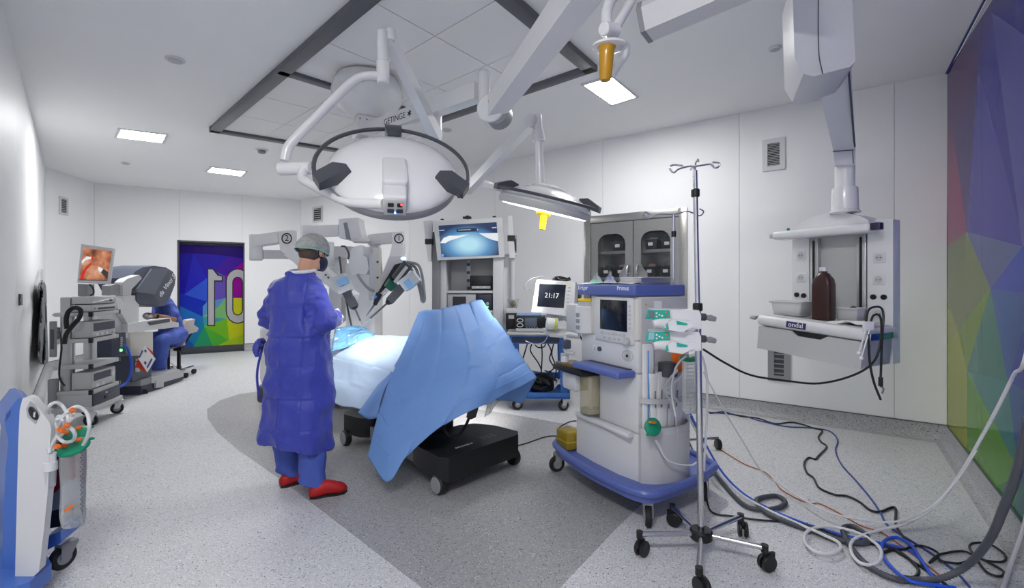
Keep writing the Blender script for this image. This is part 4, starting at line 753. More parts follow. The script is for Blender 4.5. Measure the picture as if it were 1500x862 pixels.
# patient drape
def fold2(nu, nv, amp, seed, wr=0.01):
    def f(u, v, p):
        k = 0.35 * amp * (abs(math.sin(math.pi * nu * u)) ** 0.4 + abs(math.sin(math.pi * nv * v)) ** 0.4) + wr * noise.noise(p * 5 + V((seed, 0, 0)))
        cw = lambda t_, n_: math.exp(-((t_ * n_ - round(t_ * n_)) / 0.07) ** 2) * (1 if round(t_ * n_) % 2 else -1) * (0 if round(t_ * n_) in (0, n_) else 1); k += amp * 0.4 * (cw(u, nu) + cw(v, nv)); iu, iv = min(int(u * nu), nu - 1), min(int(v * nv), nv - 1); rq = random.Random(iu * 37 + iv * 11 + seed * 101); k += amp * 1.7 * (rq.uniform(-1, 1) * (u * nu - iu - 0.5) + rq.uniform(-1, 1) * (v * nv - iv - 0.5))
        return p + V((0.25, -0.6, 0.75)).normalized() * k
    return f
sec = [(0.06, 0.38), (0.055, 0.52), (0.04, 0.66), (0.015, 0.78), (-0.04, 0.86), (-0.14, 0.94), (-0.31, 0.985), (-0.48, 0.94), (-0.58, 0.84), (-0.63, 0.72), (-0.66, 0.45)]
grid = []
for (x, k, hem) in ((0.25, 1.03, 0.0), (0.5, 1.04, 0.0), (0.8, 1.02, 0.0), (1.1, 0.985, 0.01), (1.4, 0.95, -0.02), (1.7, 0.92, 0.01), (1.95, 0.9, -0.01), (2.05, 0.84, 0.0)):
    grid.append([Mtb @ V((x, y + 0.012 * math.sin(x * 19 + j) * (1 if j < 3 or j > 8 else 0), (0.8 + (z - 0.8) * (1 + (k - 1) * 3)) if z > 0.8 else z + hem * (j == 0))) for j, (y, z) in enumerate(sec)])
b = B(); b.patch(grid, 14, 10, fold2(7, 6, 0.007, 2, 0.012)); tag(b.obj('patient_drape', M_drapew, None, ang=60, solid=0.003, loc=Mtb @ V((1, -0.3, 0.4))), 'pale sterile drape covering the patient, brightly lit on top', 'drape')
b = B(); b.patch([[P(486, 515, 4.3), P(488, 497, 4.5), P(492, 482, 4.75), P(500, 486, 4.95), P(502, 500, 5.0)], [P(510, 508, 4.35), P(512, 492, 4.5), P(514, 479, 4.75), P(518, 484, 4.95), P(518, 500, 5.0)], [P(532, 500, 4.4), P(532, 490, 4.5), P(534, 480, 4.7), P(536, 486, 4.9), P(538, 500, 5.0)], [P(548, 497, 4.45), P(548, 492, 4.55), P(548, 488, 4.7), P(550, 494, 4.85), P(552, 502, 4.95)]], 8, 8, fold2(3, 3, 0.006, 9, 0.03)); tag(b.obj('plastic_drape', M_plblue, None, ang=60, solid=0.003, loc=P(520, 500, 4.7)), 'shiny light blue plastic drape bunched at the far side of the patient', 'drape')
# tented blue drape
cols = [[(613, 459, 3.62), (588, 518, 3.57), (566, 570, 3.5), (550, 622, 3.42), (539, 669, 3.34)],
        [(627, 455, 3.66), (604, 530, 3.5), (587, 592, 3.4), (575, 650, 3.26), (568, 706, 3.15)],
        [(648, 452, 3.75), (645, 505, 3.52), (634, 562, 3.34), (618, 615, 3.24), (598, 667, 3.18)],
        [(668, 448, 3.87), (684, 505, 3.56), (688, 540, 3.36), (676, 580, 3.25), (652, 622, 3.2)],
        [(688, 444, 3.98), (708, 496, 3.72), (724, 535, 3.48), (728, 562, 3.36), (714, 591, 3.28)],
        [(706, 440, 4.08), (733, 478, 3.95), (757, 513, 3.82), (775, 540, 3.72), (786, 554, 3.66)]]
b = B(); b.patch([[P(*q) for q in c] for c in cols], 20, 20, fold2(6, 5, 0.008, 4, 0.014)); tent = b.obj('tented_drape', M_drape, None, ang=60, solid=0.003, loc=P(640, 600, 3.5)); tag(tent, 'large creased blue drape tented over the head end of the table', 'drape')
b = B(); b.patch([[P(592, 510, 3.66), P(578, 545, 3.7), P(562, 575, 3.68), P(552, 612, 3.6)], [P(585, 525, 3.72), P(562, 560, 3.76), P(545, 590, 3.74), P(538, 614, 3.7)], [P(578, 535, 3.8), P(553, 566, 3.84), P(534, 592, 3.82), P(524, 604, 3.8)]], 6, 6, fold2(2, 2, 0.005, 1, 0.01)); b.obj('side_flap', M_drape, tent, ang=60, solid=0.003)
b = B(); b.patch([[P(786, 554, 3.67), P(775, 574, 3.68), P(764, 593, 3.68)], [P(760, 556, 3.6), P(752, 574, 3.62), P(748, 588, 3.64)], [P(735, 566, 3.5), P(730, 578, 3.54), P(727, 587, 3.56)]], 6, 6, fold2(2, 2, 0.004, 6, 0.008)); b.obj('end_flap', M_drape, tent, ang=60, solid=0.003)
b = B(); b.patch([[P(716, 586, 3.62), P(712, 600, 3.62), P(709, 612, 3.62)], [P(738, 582, 3.64), P(726, 594, 3.64), P(718, 607, 3.63)]], 6, 6, fold2(2, 2, 0.004, 6, 0.01)); tag(b.obj('plastic_sheet', M_clear, None, ang=60, solid=0.001, loc=P(716, 600, 3.62)), 'clear plastic sheet corner hanging under the blue drape by the handset', 'plastic sheet')
# ------------------------------------------------------------------ surgical robot
RB = V((-1.95, 5.75, 0)); rob = thing('surgical_robot', 'grey multi-armed surgical robot cart behind the operating table', 'surgical robot', RB)
M_rob = mat('robot_grey', srgb(232, 232, 234), 0.42, var=0.02); M_rob2 = mat('robot_grey_dark', srgb(214, 214, 217), 0.42, var=0.02)
b = B(); b.box((-2.35, 5.95, 0.15), (1.35, 0.8, 0.22), 0.05, seg=3); b.obj('base', M_dg, rob)
b = B(); b.box((-2.75, 5.75, 0.62), (0.45, 0.5, 0.72), 0.08, seg=3); b.obj('base_cover', M_rob, rob)
b = B(); b.box((-1.75, 5.6, 0.95), (0.34, 0.4, 1.5), 0.05, seg=3); b.obj('column', M_rob, rob)
def slab(px, d, t, m, parent, name, bev=0.012, dirv=(0, 1, 0)):
    bb = B(); bb.prism([P(q[0], q[1], q[2] if len(q) > 2 else d) for q in px], V(dirv) * t, bev, 2); return bb.obj(name, m, parent)
def link(a, c, w, h, m=None, name='arm_link', bev=0.014, w2=None, h2=None): return beam(P(*a), P(*c), w, h, m or M_rob, rob, name, bev, w2, h2)
def post(px, y0, y1, d, r, name='arm_joint', m=None): return (lambda bb: bb.cyl(P(px, y0, d), P(px, y1, d), r, seg=20, bev=0.008).obj(name, m or M_rob, rob))(B())
# setup arm 2
post(375, 344, 382, 5.1, 0.066); link((374, 354, 5.1), (413, 348, 4.95), 0.11, 0.115); link((384, 373, 5.15), (455, 374, 5.5), 0.1, 0.095, M_rob2); link((455, 374, 5.5), (540, 372, 5.55), 0.1, 0.1)
e2 = slab([(408, 339), (427, 337), (427, 352), (428, 362), (444, 374), (436, 390), (410, 366)], 4.88, 0.12, M_rob, rob, 'arm_elbow', 0.02)
def ring_mark(px, py, d, r, s, parent, yaw=0.0):
    b = B(); n_ = 28; c = P(px, py, d); b.tube([c + V((math.cos(a) * r, 0, math.sin(a) * r)) for a in [2 * math.pi * k / n_ for k in range(n_)]], 0.006, 6, 1, closed=True); b.obj('number_ring', M_inkb, parent)
    text(s, r * 1.75, axes(c + V((0, -0.001, 0)), (1, 0, 0), (0, 0, 1)), M_inkb, parent)
ring_mark(420, 349.5, 4.872, 0.05, '2', e2)
link((428, 366, 4.85), (520, 437, 4.6), 0.13, 0.15, M_rob, 'arm_link', 0.03, 0.09, 0.09)
for (x, y) in ((481, 407), (477, 403)):
    b = B(); b.cyl(P(x, y, 4.62), P(x, y, 4.60), 0.01, seg=12); b.obj('status_dot', M_dg, rob)
# camera arm
post(451, 331, 352, 5.2, 0.07); link((452, 340, 5.2), (500, 338, 5.05), 0.11, 0.115)
slab([(496, 321), (524, 319), (530, 349), (512, 353), (507, 350), (497, 349)], 4.95, 0.2, M_rob, rob, 'arm_head', 0.02)
slab([(503, 327), (508, 326), (514, 352), (507, 350)], 4.94, 0.02, M_mg, rob, 'head_groove', 0.003)
b = B(); b.cyl(P(529, 349, 5.0), P(529, 356, 5.0), 0.09, seg=24, bev=0.012); b.obj('arm_joint', M_rob2, rob)
slab([(520, 361), (529, 359), (531, 374), (538, 378), (540, 395), (536, 402), (516, 403), (512, 395), (510, 378), (514, 366)], 4.85, 0.14, M_rob, rob, 'paddle', 0.02)
slab([(530, 362), (543, 362), (550, 380), (553, 432), (544, 434), (540, 378), (530, 374)], 4.88, 0.09, M_rob2, rob, 'arm_link', 0.01)
slab([(545, 363), (555, 363), (558, 420), (558, 426), (551, 426), (549, 380)], 4.82, 0.09, M_cream, rob, 'arm_cover', 0.01)
for y in (384, 407):
    b = B(); b.cyl(P(553, y, 4.82), P(553, y, 4.80), 0.012, seg=12); b.obj('screw_cover', M_dg, rob)
# central links
post(482, 355, 392, 5.3, 0.055); link((488, 370, 5.4), (516, 370, 5.35), 0.1, 0.13, M_rob2); link((516, 370, 5.35), (548, 378, 5.3), 0.1, 0.1, M_rob2)
slab([(482, 378), (500, 378), (500, 470), (482, 485)], 5.5, 0.2, M_rob, rob, 'tower_cover', 0.02)
# setup arm 1
post(549, 345, 440, 5.2, 0.062); link((544, 352, 5.15), (582, 348, 5.0), 0.11, 0.11)
e1 = slab([(574, 341), (589, 339), (590, 366), (588, 375), (570, 377), (574, 360)], 4.92, 0.13, M_rob, rob, 'arm_elbow', 0.02); ring_mark(584.5, 349.5, 4.912, 0.045, '1', e1)
slab([(570, 376), (588, 375), (590, 382), (560, 424), (552, 442), (545, 440), (548, 428), (562, 396)], 4.86, 0.1, M_rob2, rob, 'instrument_rail', 0.012)
slab([(578, 388), (592, 384), (600, 388), (562, 432), (552, 440), (554, 428)], 4.76, 0.07, M_blk, rob, 'instrument_carriage', 0.006)
b = B(); b.cyl(P(598, 386, 4.7), P(580, 410, 4.7), 0.055, seg=16, bev=0.006); b.obj('camera_body', M_dg, rob)
b = B(); b.cyl(P(596, 391, 4.64), P(578, 414, 4.64), 0.018, seg=10); b.obj('camera_strip', M_plw, rob)
b = B(); b.cyl(P(577, 413, 4.7), P(568, 423, 4.7), 0.06, 0.05, seg=18, bev=0.006); b.obj('camera_adapter', mat('adapter_green', srgb(34, 104, 84), 0.4), rob)
b = B(); b.cyl(P(568, 423, 4.7), P(552, 440, 4.7), 0.022, seg=12); b.obj('camera_shaft', M_chrome, rob)
b = B(); b.cyl(P(556, 430, 4.68), P(549, 447, 4.68), 0.035, 0.02, seg=14, bev=0.005); b.obj('cannula_mount', M_blk, rob)
b = B(); b.sphere(P(550, 435, 4.64), 0.016, 10); b.obj('release_button', mat('button_blue', srgb(60, 130, 210), 0.4), rob)
b = B(); b.cyl(P(549, 446, 4.7), P(536, 464, 4.68), 0.012, 0.003, seg=10); b.obj('cannula', mat('instrument_blue_grey', srgb(96, 118, 140), 0.3, metal=0.5), rob)
def instrument(pts, rod, nm, flip=1):
    (a, c, e) = pts; d0 = 4.55
    beam(P(*a, d0), P(*c, d0), 0.11, 0.12, M_plw, rob, 'adapter_body', 0.02); beam(P((a[0] * 2 + c[0]) / 3, (a[1] * 2 + c[1]) / 3 + 4 * flip, d0 - 0.05), P((a[0] + c[0] * 2.6) / 3.6, (a[1] + c[1] * 2.6) / 3.6 + 4 * flip, d0 - 0.05), 0.08, 0.09, mat('adapter_pale_blue', srgb(140, 190, 232), 0.3), rob, 'sterile_adapter', 0.02)
    beam(P(*c, d0), P(*e, d0), 0.06, 0.075, M_dg, rob, 'instrument_carriage', 0.008)
    b = B(); b.cyl(P(e[0], e[1], d0), P(e[0] + (rod[0] - e[0]) * 0.12, e[1] + (rod[1] - e[1]) * 0.12, d0), 0.04, 0.022, seg=14, bev=0.004); b.obj('cannula_mount', M_blk, rob)
    b = B(); q = P(e[0] + (rod[0] - e[0]) * 0.75, e[1] + (rod[1] - e[1]) * 0.75, d0); b.cyl(P(e[0], e[1], d0), q, 0.0095, seg=10); b.obj('instrument_shaft', M_dg, rob); b = B(); b.cyl(q, P(*rod, d0), 0.009, 0.003, seg=8); b.obj('instrument_tip', M_chrome, rob)
instrument(((611, 404), (590, 420), (571, 441)), (533, 475), 'i'); instrument(((497, 404), (508, 428), (519, 450)), (531, 477), 'i', -1)
b = B(); b.sphere(P(591, 379, 4.8), 0.022, 10, (1.4, 1, 0.8)); b.obj('status_light', glow('status_pale', (0.7, 0.85, 1, 1), 1.5), rob)
for k, pts in enumerate(([(596, 384), (612, 388), (618, 402), (621, 424), (622, 440), (618, 441), (615, 425), (607, 402), (600, 392)], [(598, 388), (608, 392), (614, 408), (618, 430), (620, 441)], [(524, 402), (530, 412), (540, 423), (548, 427)], [(500, 361), (506, 362), (511, 372), (510, 380)], [(497, 376), (499, 390), (500, 402)], [(507, 440), (511, 460), (515, 478)])):
    b = B(); b.tube([P(x, y, 4.75 if k < 2 else 4.78) for x, y in pts], 0.014 if k < 3 else 0.01, 8); b.obj('robot_cable', M_mg if k < 3 else M_dg, rob)
# ------------------------------------------------------------------ endoscopy tower on the left
MC = frame((-4.29, 4.81, 0), (-0.25, 0.97))          # x along the front edge (away), y towards the wall
tow = thing('endoscopy_cart', 'grey aluminium equipment cart with four shelves and castors by the left wall', 'cart', MC @ V((0.25, 0.15, 0)))
for k, z in enumerate((1.143, 0.874, 0.61, 0.345)):
    b = B(MC); b.bx(0.0, 0.52, 0.0, 0.32, z - 0.02, z + 0.02, 0.004); sh = b.obj('shelf', M_lg, tow)
    for x in (0.0, 0.50):
        b = B(MC); b.bx(x - 0.003, x + 0.024, -0.004, 0.03, z - 0.024, z + 0.024, 0.002); b.obj('corner_cap', M_blk, sh)
    if k != 3:
        b = B(MC); b.bx(0.02, 0.045, 0.31, 0.345, z - 0.012, z + 0.012); b.obj('bracket', M_lg, sh)
b = B(MC); b.bx(0.03, 0.12, 0.20, 0.29, 0.2, 1.32, 0.012); b.obj('post', M_alu, tow)
b = B(MC); b.bx(0.40, 0.49, 0.20, 0.29, 0.2, 1.2, 0.012); b.obj('post', M_alu, tow)
b = B(MC); b.bx(0.068, 0.076, 0.196, 0.202, 0.22, 1.31); b.obj('post_slot', M_mg, tow)
b = B(MC); b.bx(-0.02, 0.54, -0.02, 0.34, 0.15, 0.20, 0.012); b.obj('chassis', M_lg, tow)
b = B(MC); b.bx(0.005, 0.5, 0.005, 0.30, 0.2, 0.325, 0.004); dr = b.obj('drawer_case', M_lg, tow)
b = B(MC); b.bx(0.008, 0.497, -0.008, 0.004, 0.203, 0.322, 0.003); df = b.obj('drawer_front', M_navy, tow)
b = B(MC); b.bx(0.2, 0.29, -0.016, -0.006, 0.235, 0.27, 0.003); b.obj('handle', M_blk, df)
b = B(MC); b.bx(0.22, 0.25, -0.013, -0.006, 0.29, 0.305); b.obj('lock', M_plw, df)
b = B(MC); b.bx(-0.03, 0.05, 0.30, 0.36, 0.21, 0.5, 0.01); b.obj('power_box', M_mg, tow)
b = B(MC); b.bx(-0.01, 0.015, 0.30, 0.355, 0.72, 1.08, 0.006); sp = b.obj('side_plate', M_mg, tow)
b = B(MC); b.bx(-0.014, -0.008, 0.312, 0.343, 0.8, 1.0); b.obj('side_plate_window', M_dg, sp)
def castor(b_parent, p, r, ang, h, mw=None, mh=None, w=0.03):
    M = frame(V((p[0], p[1], 0)), (math.cos(ang), math.sin(ang))); b = B(M); b.cyl((0, -w / 2, r), (0, w / 2, r), r, seg=22, bev=min(0.008, w / 4)); wh = b.obj('castor', mw or M_rub, b_parent)
    b = B(M); b.cyl((0, -w / 2 - 0.003, r), (0, w / 2 + 0.003, r), r * 0.55, seg=18); b.obj('castor_hub', M_mg, wh)
    b = B(M); b.prism([V((-r * 0.35, -w / 2 - 0.012, r)), V((r * 0.35, -w / 2 - 0.012, r)), V((r * 0.95, -w / 2 - 0.012, h)), V((-r * 0.3, -w / 2 - 0.012, h))], (0, 0.006, 0)); b.prism([V((-r * 0.35, w / 2 + 0.006, r)), V((r * 0.35, w / 2 + 0.006, r)), V((r * 0.95, w / 2 + 0.006, h)), V((-r * 0.3, w / 2 + 0.006, h))], (0, 0.006, 0)); b.bx(-r * 0.3, r * 0.95, -w / 2 - 0.012, w / 2 + 0.012, h - 0.008, h + 0.012, 0.003); b.obj('castor_fork', mh or M_plw, wh)
for (x, y, a) in ((0.02, 0.02, 0.4), (0.5, 0.02, 0.6), (0.02, 0.3, 0.4), (0.5, 0.3, 0.4)):
    q = MC @ V((x, y, 0)); castor(tow, q, 0.06, a, 0.142)
def unit(M, x0, x1, y0, y1, z0, z1, name, label, body, front, feats, cat='device', group=None):
    t = thing(name, label, cat, M @ V(((x0 + x1) / 2, (y0 + y1) / 2, z0)), group); b = B(M); b.bx(x0, x1, y0, y1, z0 + 0.008, z1, 0.006); b.obj('case', body, t)
    b = B(M); b.bx(x0 + 0.02, x1 - 0.02, y0 + 0.02, y1 - 0.02, z0, z0 + 0.01); b.obj('feet', M_blk, t)
    b = B(M); b.bx(x0 + 0.006, x1 - 0.006, y0 - 0.006, y0 + 0.002, z0 + 0.014, z1 - 0.006, 0.003); fp = b.obj('front_panel', front, t)
    for (kind, fx, fz, fw, fh, m) in feats:
        X = x0 + (x1 - x0) * fx; Zz = z0 + (z1 - z0) * fz; b = B(M)
        if kind == 'k': b.cyl((X, y0 - 0.006, Zz), (X, y0 - 0.022, Zz), fw, seg=16, bev=0.002); b.obj('knob', m, fp)
        else: b.bx(X - fw / 2, X + fw / 2, y0 - 0.010, y0 - 0.004, Zz - fh / 2, Zz + fh / 2, 0.001, 1); b.obj('display' if kind == 'd' else 'button', m, fp)
    return t
unit(MC, 0.02, 0.50, 0.02, 0.19, 1.163, 1.24, 'video_recorder', 'pale grey recorder with slim slot, topmost unit on the endoscopy cart', M_lg, M_lg, [('d', 0.55, 0.45, 0.3, 0.02, M_blk), ('b', 0.12, 0.5, 0.03, 0.02, M_mg)])
unit(MC, 0.03, 0.50, 0.03, 0.19, 1.241, 1.325, 'camera_controller', 'pale grey flat controller lying under the endoscopy monitor', M_lg, M_lg, [('d', 0.75, 0.5, 0.05, 0.03, M_blk), ('b', 0.4, 0.4, 0.2, 0.006, M_mg)])
unit(MC, 0.03, 0.46, 0.02, 0.19, 0.894, 1.065, 'insufflator_unit', 'grey unit with dark display on the second shelf of the endoscopy cart', M_lg, M_lg, [('d', 0.5, 0.66, 0.38, 0.085, M_navy), ('b', 0.2, 0.2, 0.04, 0.03, M_plw), ('b', 0.4, 0.2, 0.04, 0.03, M_plw), ('b', 0.6, 0.2, 0.04, 0.03, M_plw), ('k', 0.85, 0.22, 0.014, 0, M_plw)])
unit(MC, 0.03, 0.46, 0.02, 0.19, 0.365, 0.545, 'light_source', 'grey light source with round dial on the lowest shelf of the endoscopy cart', M_lg, M_lg, [('d', 0.42, 0.68, 0.3, 0.075, M_navy), ('k', 0.83, 0.62, 0.035, 0, M_plw), ('b', 0.2, 0.2, 0.04, 0.03, M_plw), ('b', 0.45, 0.2, 0.04, 0.03, M_plw)])
b = B(); b.prism([P(110, 440, 4.85), P(137, 444, 4.85), P(166, 438, 5.2), P(140, 434, 5.2)], (0, 0, 0.004)); tag(b.obj('paper_sheet', M_paper, None, loc=P(140, 440, 5.0)), 'white paper sheet on top of the endoscopy cart', 'paper')
mon = thing('endoscopy_monitor', 'white tilted monitor showing a surgical view of tissue and red vessel', 'monitor', P(130, 438, 4.95))
mz = lambda px, py: P(px, py, 4.82 + (px - 112) * 0.004)
b = B(); b.prism([mz(119, 357.5), mz(166.5, 364.5), mz(160, 417), mz(113, 414.5)], (-0.05, 0.08, 0.0), 0.006); b.obj('housing', M_plw, mon)
sz = lambda px, py: mz(px, py) + V((0.001, -0.006, 0))
zz = lambda x, y: sz(80 + x / 7.18, 350 + y / 7.18)
def flat(pts, m, parent, name, off, t=0.001):
    b = B(); b.prism([p + V((0, -off, 0)) for p in pts], (0, t, 0)); return b.obj(name, m, parent)
M_tis = mat('screen_tissue', srgb(0, 0, 0), 0.3, var=0)
nt = M_tis.node_tree; bs = nt.nodes['Principled BSDF']; tcn = nt.nodes.new('ShaderNodeTexCoord'); nzn = nt.nodes.new('ShaderNodeTexNoise'); nzn.inputs['Scale'].default_value = 9; nzn.inputs['Detail'].default_value = 5; crn = nt.nodes.new('ShaderNodeValToRGB')
crn.color_ramp.elements[0].position = 0.32; crn.color_ramp.elements[0].color = srgb(96, 52, 34); crn.color_ramp.elements[1].position = 0.72; crn.color_ramp.elements[1].color = srgb(238, 196, 166); ee = crn.color_ramp.elements.new(0.5); ee.color = srgb(196, 124, 88)
nt.links.new(tcn.outputs['Object'], nzn.inputs['Vector']); nt.links.new(nzn.outputs[0], crn.inputs[0]); nt.links.new(crn.outputs[0], bs.inputs['Emission Color']); bs.inputs['Emission Strength'].default_value = 0.85
scr = flat([zz(312, 95), zz(606, 132), zz(562, 440), zz(265, 432)], M_tis, mon, 'screen', 0.002)
E = lambda r, g_, b_, s=0.9: glow('scr_%d_%d_%d' % (r, g_, b_), srgb(r, g_, b_), s)
M_vred, M_vw, M_vd = E(200, 40, 36), E(225, 232, 236), E(52, 58, 56)
vp = [(408, 128), (420, 180), (408, 245), (360, 290), (320, 340), (300, 390), (288, 430)]; wv = 14
flat([zz(x - wv, y) for x, y in vp] + [zz(x + wv, y) for x, y in reversed(vp)], M_vred, scr, 'vessel', 0.004)
flat([zz(290, 235), zz(345, 185), zz(395, 195), zz(385, 215), zz(335, 225), zz(300, 262)], M_vw, scr, 'grasper', 0.004)
flat([zz(425, 270), zz(440, 275), zz(520, 320), zz(490, 355), zz(430, 290)], M_vw, scr, 'shear_jaw', 0.004); flat([zz(520, 315), zz(570, 350), zz(560, 425), zz(495, 355)], M_vd, scr, 'shear_shaft', 0.004)
flat([zz(400, 330), zz(440, 325), zz(445, 345), zz(410, 350)], E(255, 250, 240), scr, 'wet_highlight', 0.004); flat([zz(365, 370), zz(405, 385), zz(400, 420), zz(370, 410)], E(255, 250, 240), scr, 'wet_highlight', 0.004)
flat([zz(265, 428), zz(562, 436), zz(561, 444), zz(265, 436)], M_vd, scr, 'status_bar', 0.004)
b = B(); b.prism([P(114, 416, 4.95), P(128, 417, 4.95), P(128, 436, 4.95), P(114, 434, 4.95)], (0, 0.08, 0), 0.004); b.obj('stand', M_mg, mon)
b = B(); b.tube([P(131, 417, 4.9), P(136, 422, 4.9), P(137, 430, 4.9), P(132, 433, 4.9)], 0.008, 8); b.obj('monitor_cable', M_blk, mon)
lp([P(94, 504, 4.62), P(97, 490, 4.62), P(106, 478, 4.62), P(116, 466, 4.62), P(118, 455, 4.62), P(110, 451, 4.62), P(101, 456, 4.62), P(97, 468, 4.62), P(98, 482, 4.62)], 0.02, M_rub, 'thick black hooked hose hanging on the post of the endoscopy cart', 'suction_hose', 'hose')
lp([P(88, 485, 4.7), P(90, 510, 4.68), P(87, 540, 4.66), P(88, 556, 4.66), P(95, 566, 4.66)], 0.008, M_blk, 'thin black cable running down behind the endoscopy cart post')
# ------------------------------------------------------------------ surgeon console
N0 = V((-4.87, 6.2, 0)); MK = frame(N0, (-0.1, 0.995)); ky = MK.to_3x3() @ V((0, 1, 0))
con = thing('surgeon_console', 'slate grey surgeon console with big viewing hood and white armrest', 'console', MK @ V((0.4, 0.3, 0)))
def K(px, py, y=0.0): return onp(px, py, N0 + ky * y, ky)
def kprism(pts, y0, wd, m, name, bev=0.015, parent=None): b = B(); b.prism([K(x, y, y0) for x, y in pts], ky * wd, bev, 3); return b.obj(name, m, parent or con)
kprism([(207, 578), (207, 559), (226, 554), (268, 544), (269, 556), (255, 562), (226, 573)], 0.0, 0.62, M_navy, 'base_skirt')
kprism([(206, 566), (206, 557), (228, 551), (229, 560)], -0.012, 0.64, M_mg, 'base_band', 0.006)
kprism([(222, 562), (222, 552), (240, 549), (262, 541), (269, 545), (269, 552), (241, 560)], -0.02, 0.5, M_lg, 'pedal_cover', 0.012)
kprism([(229, 569), (229, 557), (240, 556), (240, 567)], -0.03, 0.2, M_lg, 'pedal_step', 0.006)
kprism([(192, 522), (221, 521), (222, 553), (194, 560)], 0.02, 0.55, M_slate, 'lower_cabinet', 0.03)
for (x0, x1, y0, y1) in ((199, 205, 526, 529), (199, 203, 531, 537), (199, 205, 539, 545)): kprism([(x0, y0), (x1, y0), (x1, y1), (x0, y1)], 0.012, 0.01, M_lg, 'sticker', 0.001)
kprism([(190, 488), (224, 486), (224, 521), (192, 522)], 0.06, 0.42, M_cream, 'knee_panel', 0.02)
kprism([(163, 489), (184, 487), (185, 519), (164, 523)], -0.05, 0.3, M_navy, 'electronics_box', 0.01)
for k in range(5): kprism([(176.5, 494 + k * 3), (179.5, 494 + k * 3), (179.5, 496 + k * 3), (176.5, 496 + k * 3)], -0.056, 0.008, M_lg, 'port', 0.0005)
kprism([(176.5, 512), (179, 512), (179, 515), (176.5, 515)], -0.058, 0.01, M_led, 'status_led', 0.0005)
kprism([(164, 449), (178, 449), (188, 478), (188, 495), (166, 500)], 0.03, 0.3, M_plw, 'side_housing', 0.012)
kprism([(164, 438), (177, 437), (203, 471), (206, 474), (198, 484), (190, 479)], -0.03, 0.07, M_plw, 'armrest_strut', 0.012)
kprism([(187, 475), (214, 470), (250, 466), (252, 471), (262, 473), (262, 479), (248, 481), (200, 486), (187, 486)], -0.04, 0.09, M_plw, 'armrest_bar', 0.012)
kprism([(217, 472), (249, 467), (249, 472), (220, 477)], -0.05, 0.03, M_dg, 'armrest_pad', 0.004)
kprism([(180, 434), (199, 433), (199, 442), (204, 442), (203, 470), (196, 466), (182, 444)], 0.1, 0.28, M_plw, 'neck_column', 0.012)
kprism([(162, 419), (171, 416), (180, 419), (180, 434), (162, 434)], 0.05, 0.1, M_mg, 'column_cap', 0.006)
kprism([(180, 414), (186, 409), (204, 403), (208, 408), (193, 424), (192, 433), (180, 433)], 0.02, 0.1, M_lg, 'hood_arm', 0.02)
hood = kprism([(190, 408), (198, 398), (209, 392), (226, 389.5), (243, 392), (253, 398), (257.5, 406), (256, 418), (249, 436), (241, 448), (228, 450), (206, 447), (199, 441), (200, 428)], 0.1, 0.42, M_slate, 'viewer_hood', 0.05)
kprism([(223, 394), (247, 394), (227, 432), (199, 428)], 0.075, 0.05, mat('hood_panel', srgb(92, 98, 112), 0.35), 'hood_top_panel', 0.012, hood)
kprism([(200, 430), (226, 434), (234, 444), (232, 449), (205, 446), (200, 440)], 0.085, 0.05, M_navy, 'hood_visor', 0.01, hood)
ta, tb_ = K(233, 432, 0.055), K(252.5, 405, 0.055); text('da Vinci S', 0.115, axes((ta + tb_) / 2 + V((0.0, 0.03, 0)), tb_ - ta, ky.cross(tb_ - ta) * -1), M_inkw, hood)
b = B(); b.cyl(K(209, 576, 0.0), K(209, 576, 0.06), 0.055, seg=18, bev=0.006); b.obj('wheel', M_rub, con)
b = B(); b.tube([K(212, 462, 0.1), K(216, 466, 0.1), K(222, 464, 0.08)], 0.03, 8); b.obj('master_controller', M_mg, con)
for (x0, y0) in ((208, 487), (199, 488)):
    b = B(); b.cyl(K(x0, y0, 0.1), K(x0 + 2, y0 + 12, 0.12), 0.035, 0.025, seg=10); b.obj('controller_link', M_lg, con)
lp([K(181, 505, -0.09), K(187, 512, -0.12), K(192, 530, -0.13), K(191, 548, -0.12), K(186, 560, -0.1), K(178, 566, -0.08), K(170, 568, -0.06)], 0.014, M_dkblue, 'blue cable looping out of the surgeon console electronics box')
lf = thing('safety_leaflet', 'white printed leaflets with red border hanging on the console', 'leaflet', K(213, 530, -0.1))
b = B(); b.prism([K(199, 536, -0.09), K(203, 526, -0.09), K(216, 543, -0.09), K(213, 547, -0.09)], ky * 0.006); b.obj('red_card', mat('card_red', srgb(200, 48, 40), 0.6), lf)
b = B(); b.prism([K(216, 509, -0.10), K(225, 517, -0.10), K(223, 521, -0.10), K(214, 513, -0.10)], ky * 0.006); b.obj('red_card', mat('card_red2', srgb(200, 48, 40), 0.6), lf)
b = B(); b.prism([K(212, 506, -0.13), K(228, 526, -0.13), K(216, 546, -0.13), K(203, 526, -0.13)], ky * 0.004); lw_ = b.obj('white_sheet', M_paper, lf)
for q in ([(213, 512), (215, 514.5), (214, 517), (211.5, 514.5)], [(212.5, 529), (215, 532), (213.5, 535), (211, 532)], [(222, 525), (223.5, 527), (216.5, 540), (215, 538)], [(208.5, 513), (210, 514.5), (205, 525), (203.8, 523.5)]):
    b = B(); b.prism([K(x, y, -0.134) for x, y in q], ky * 0.003); b.obj('printed_mark', mat('print_violet', srgb(76, 70, 150), 0.6), lw_)
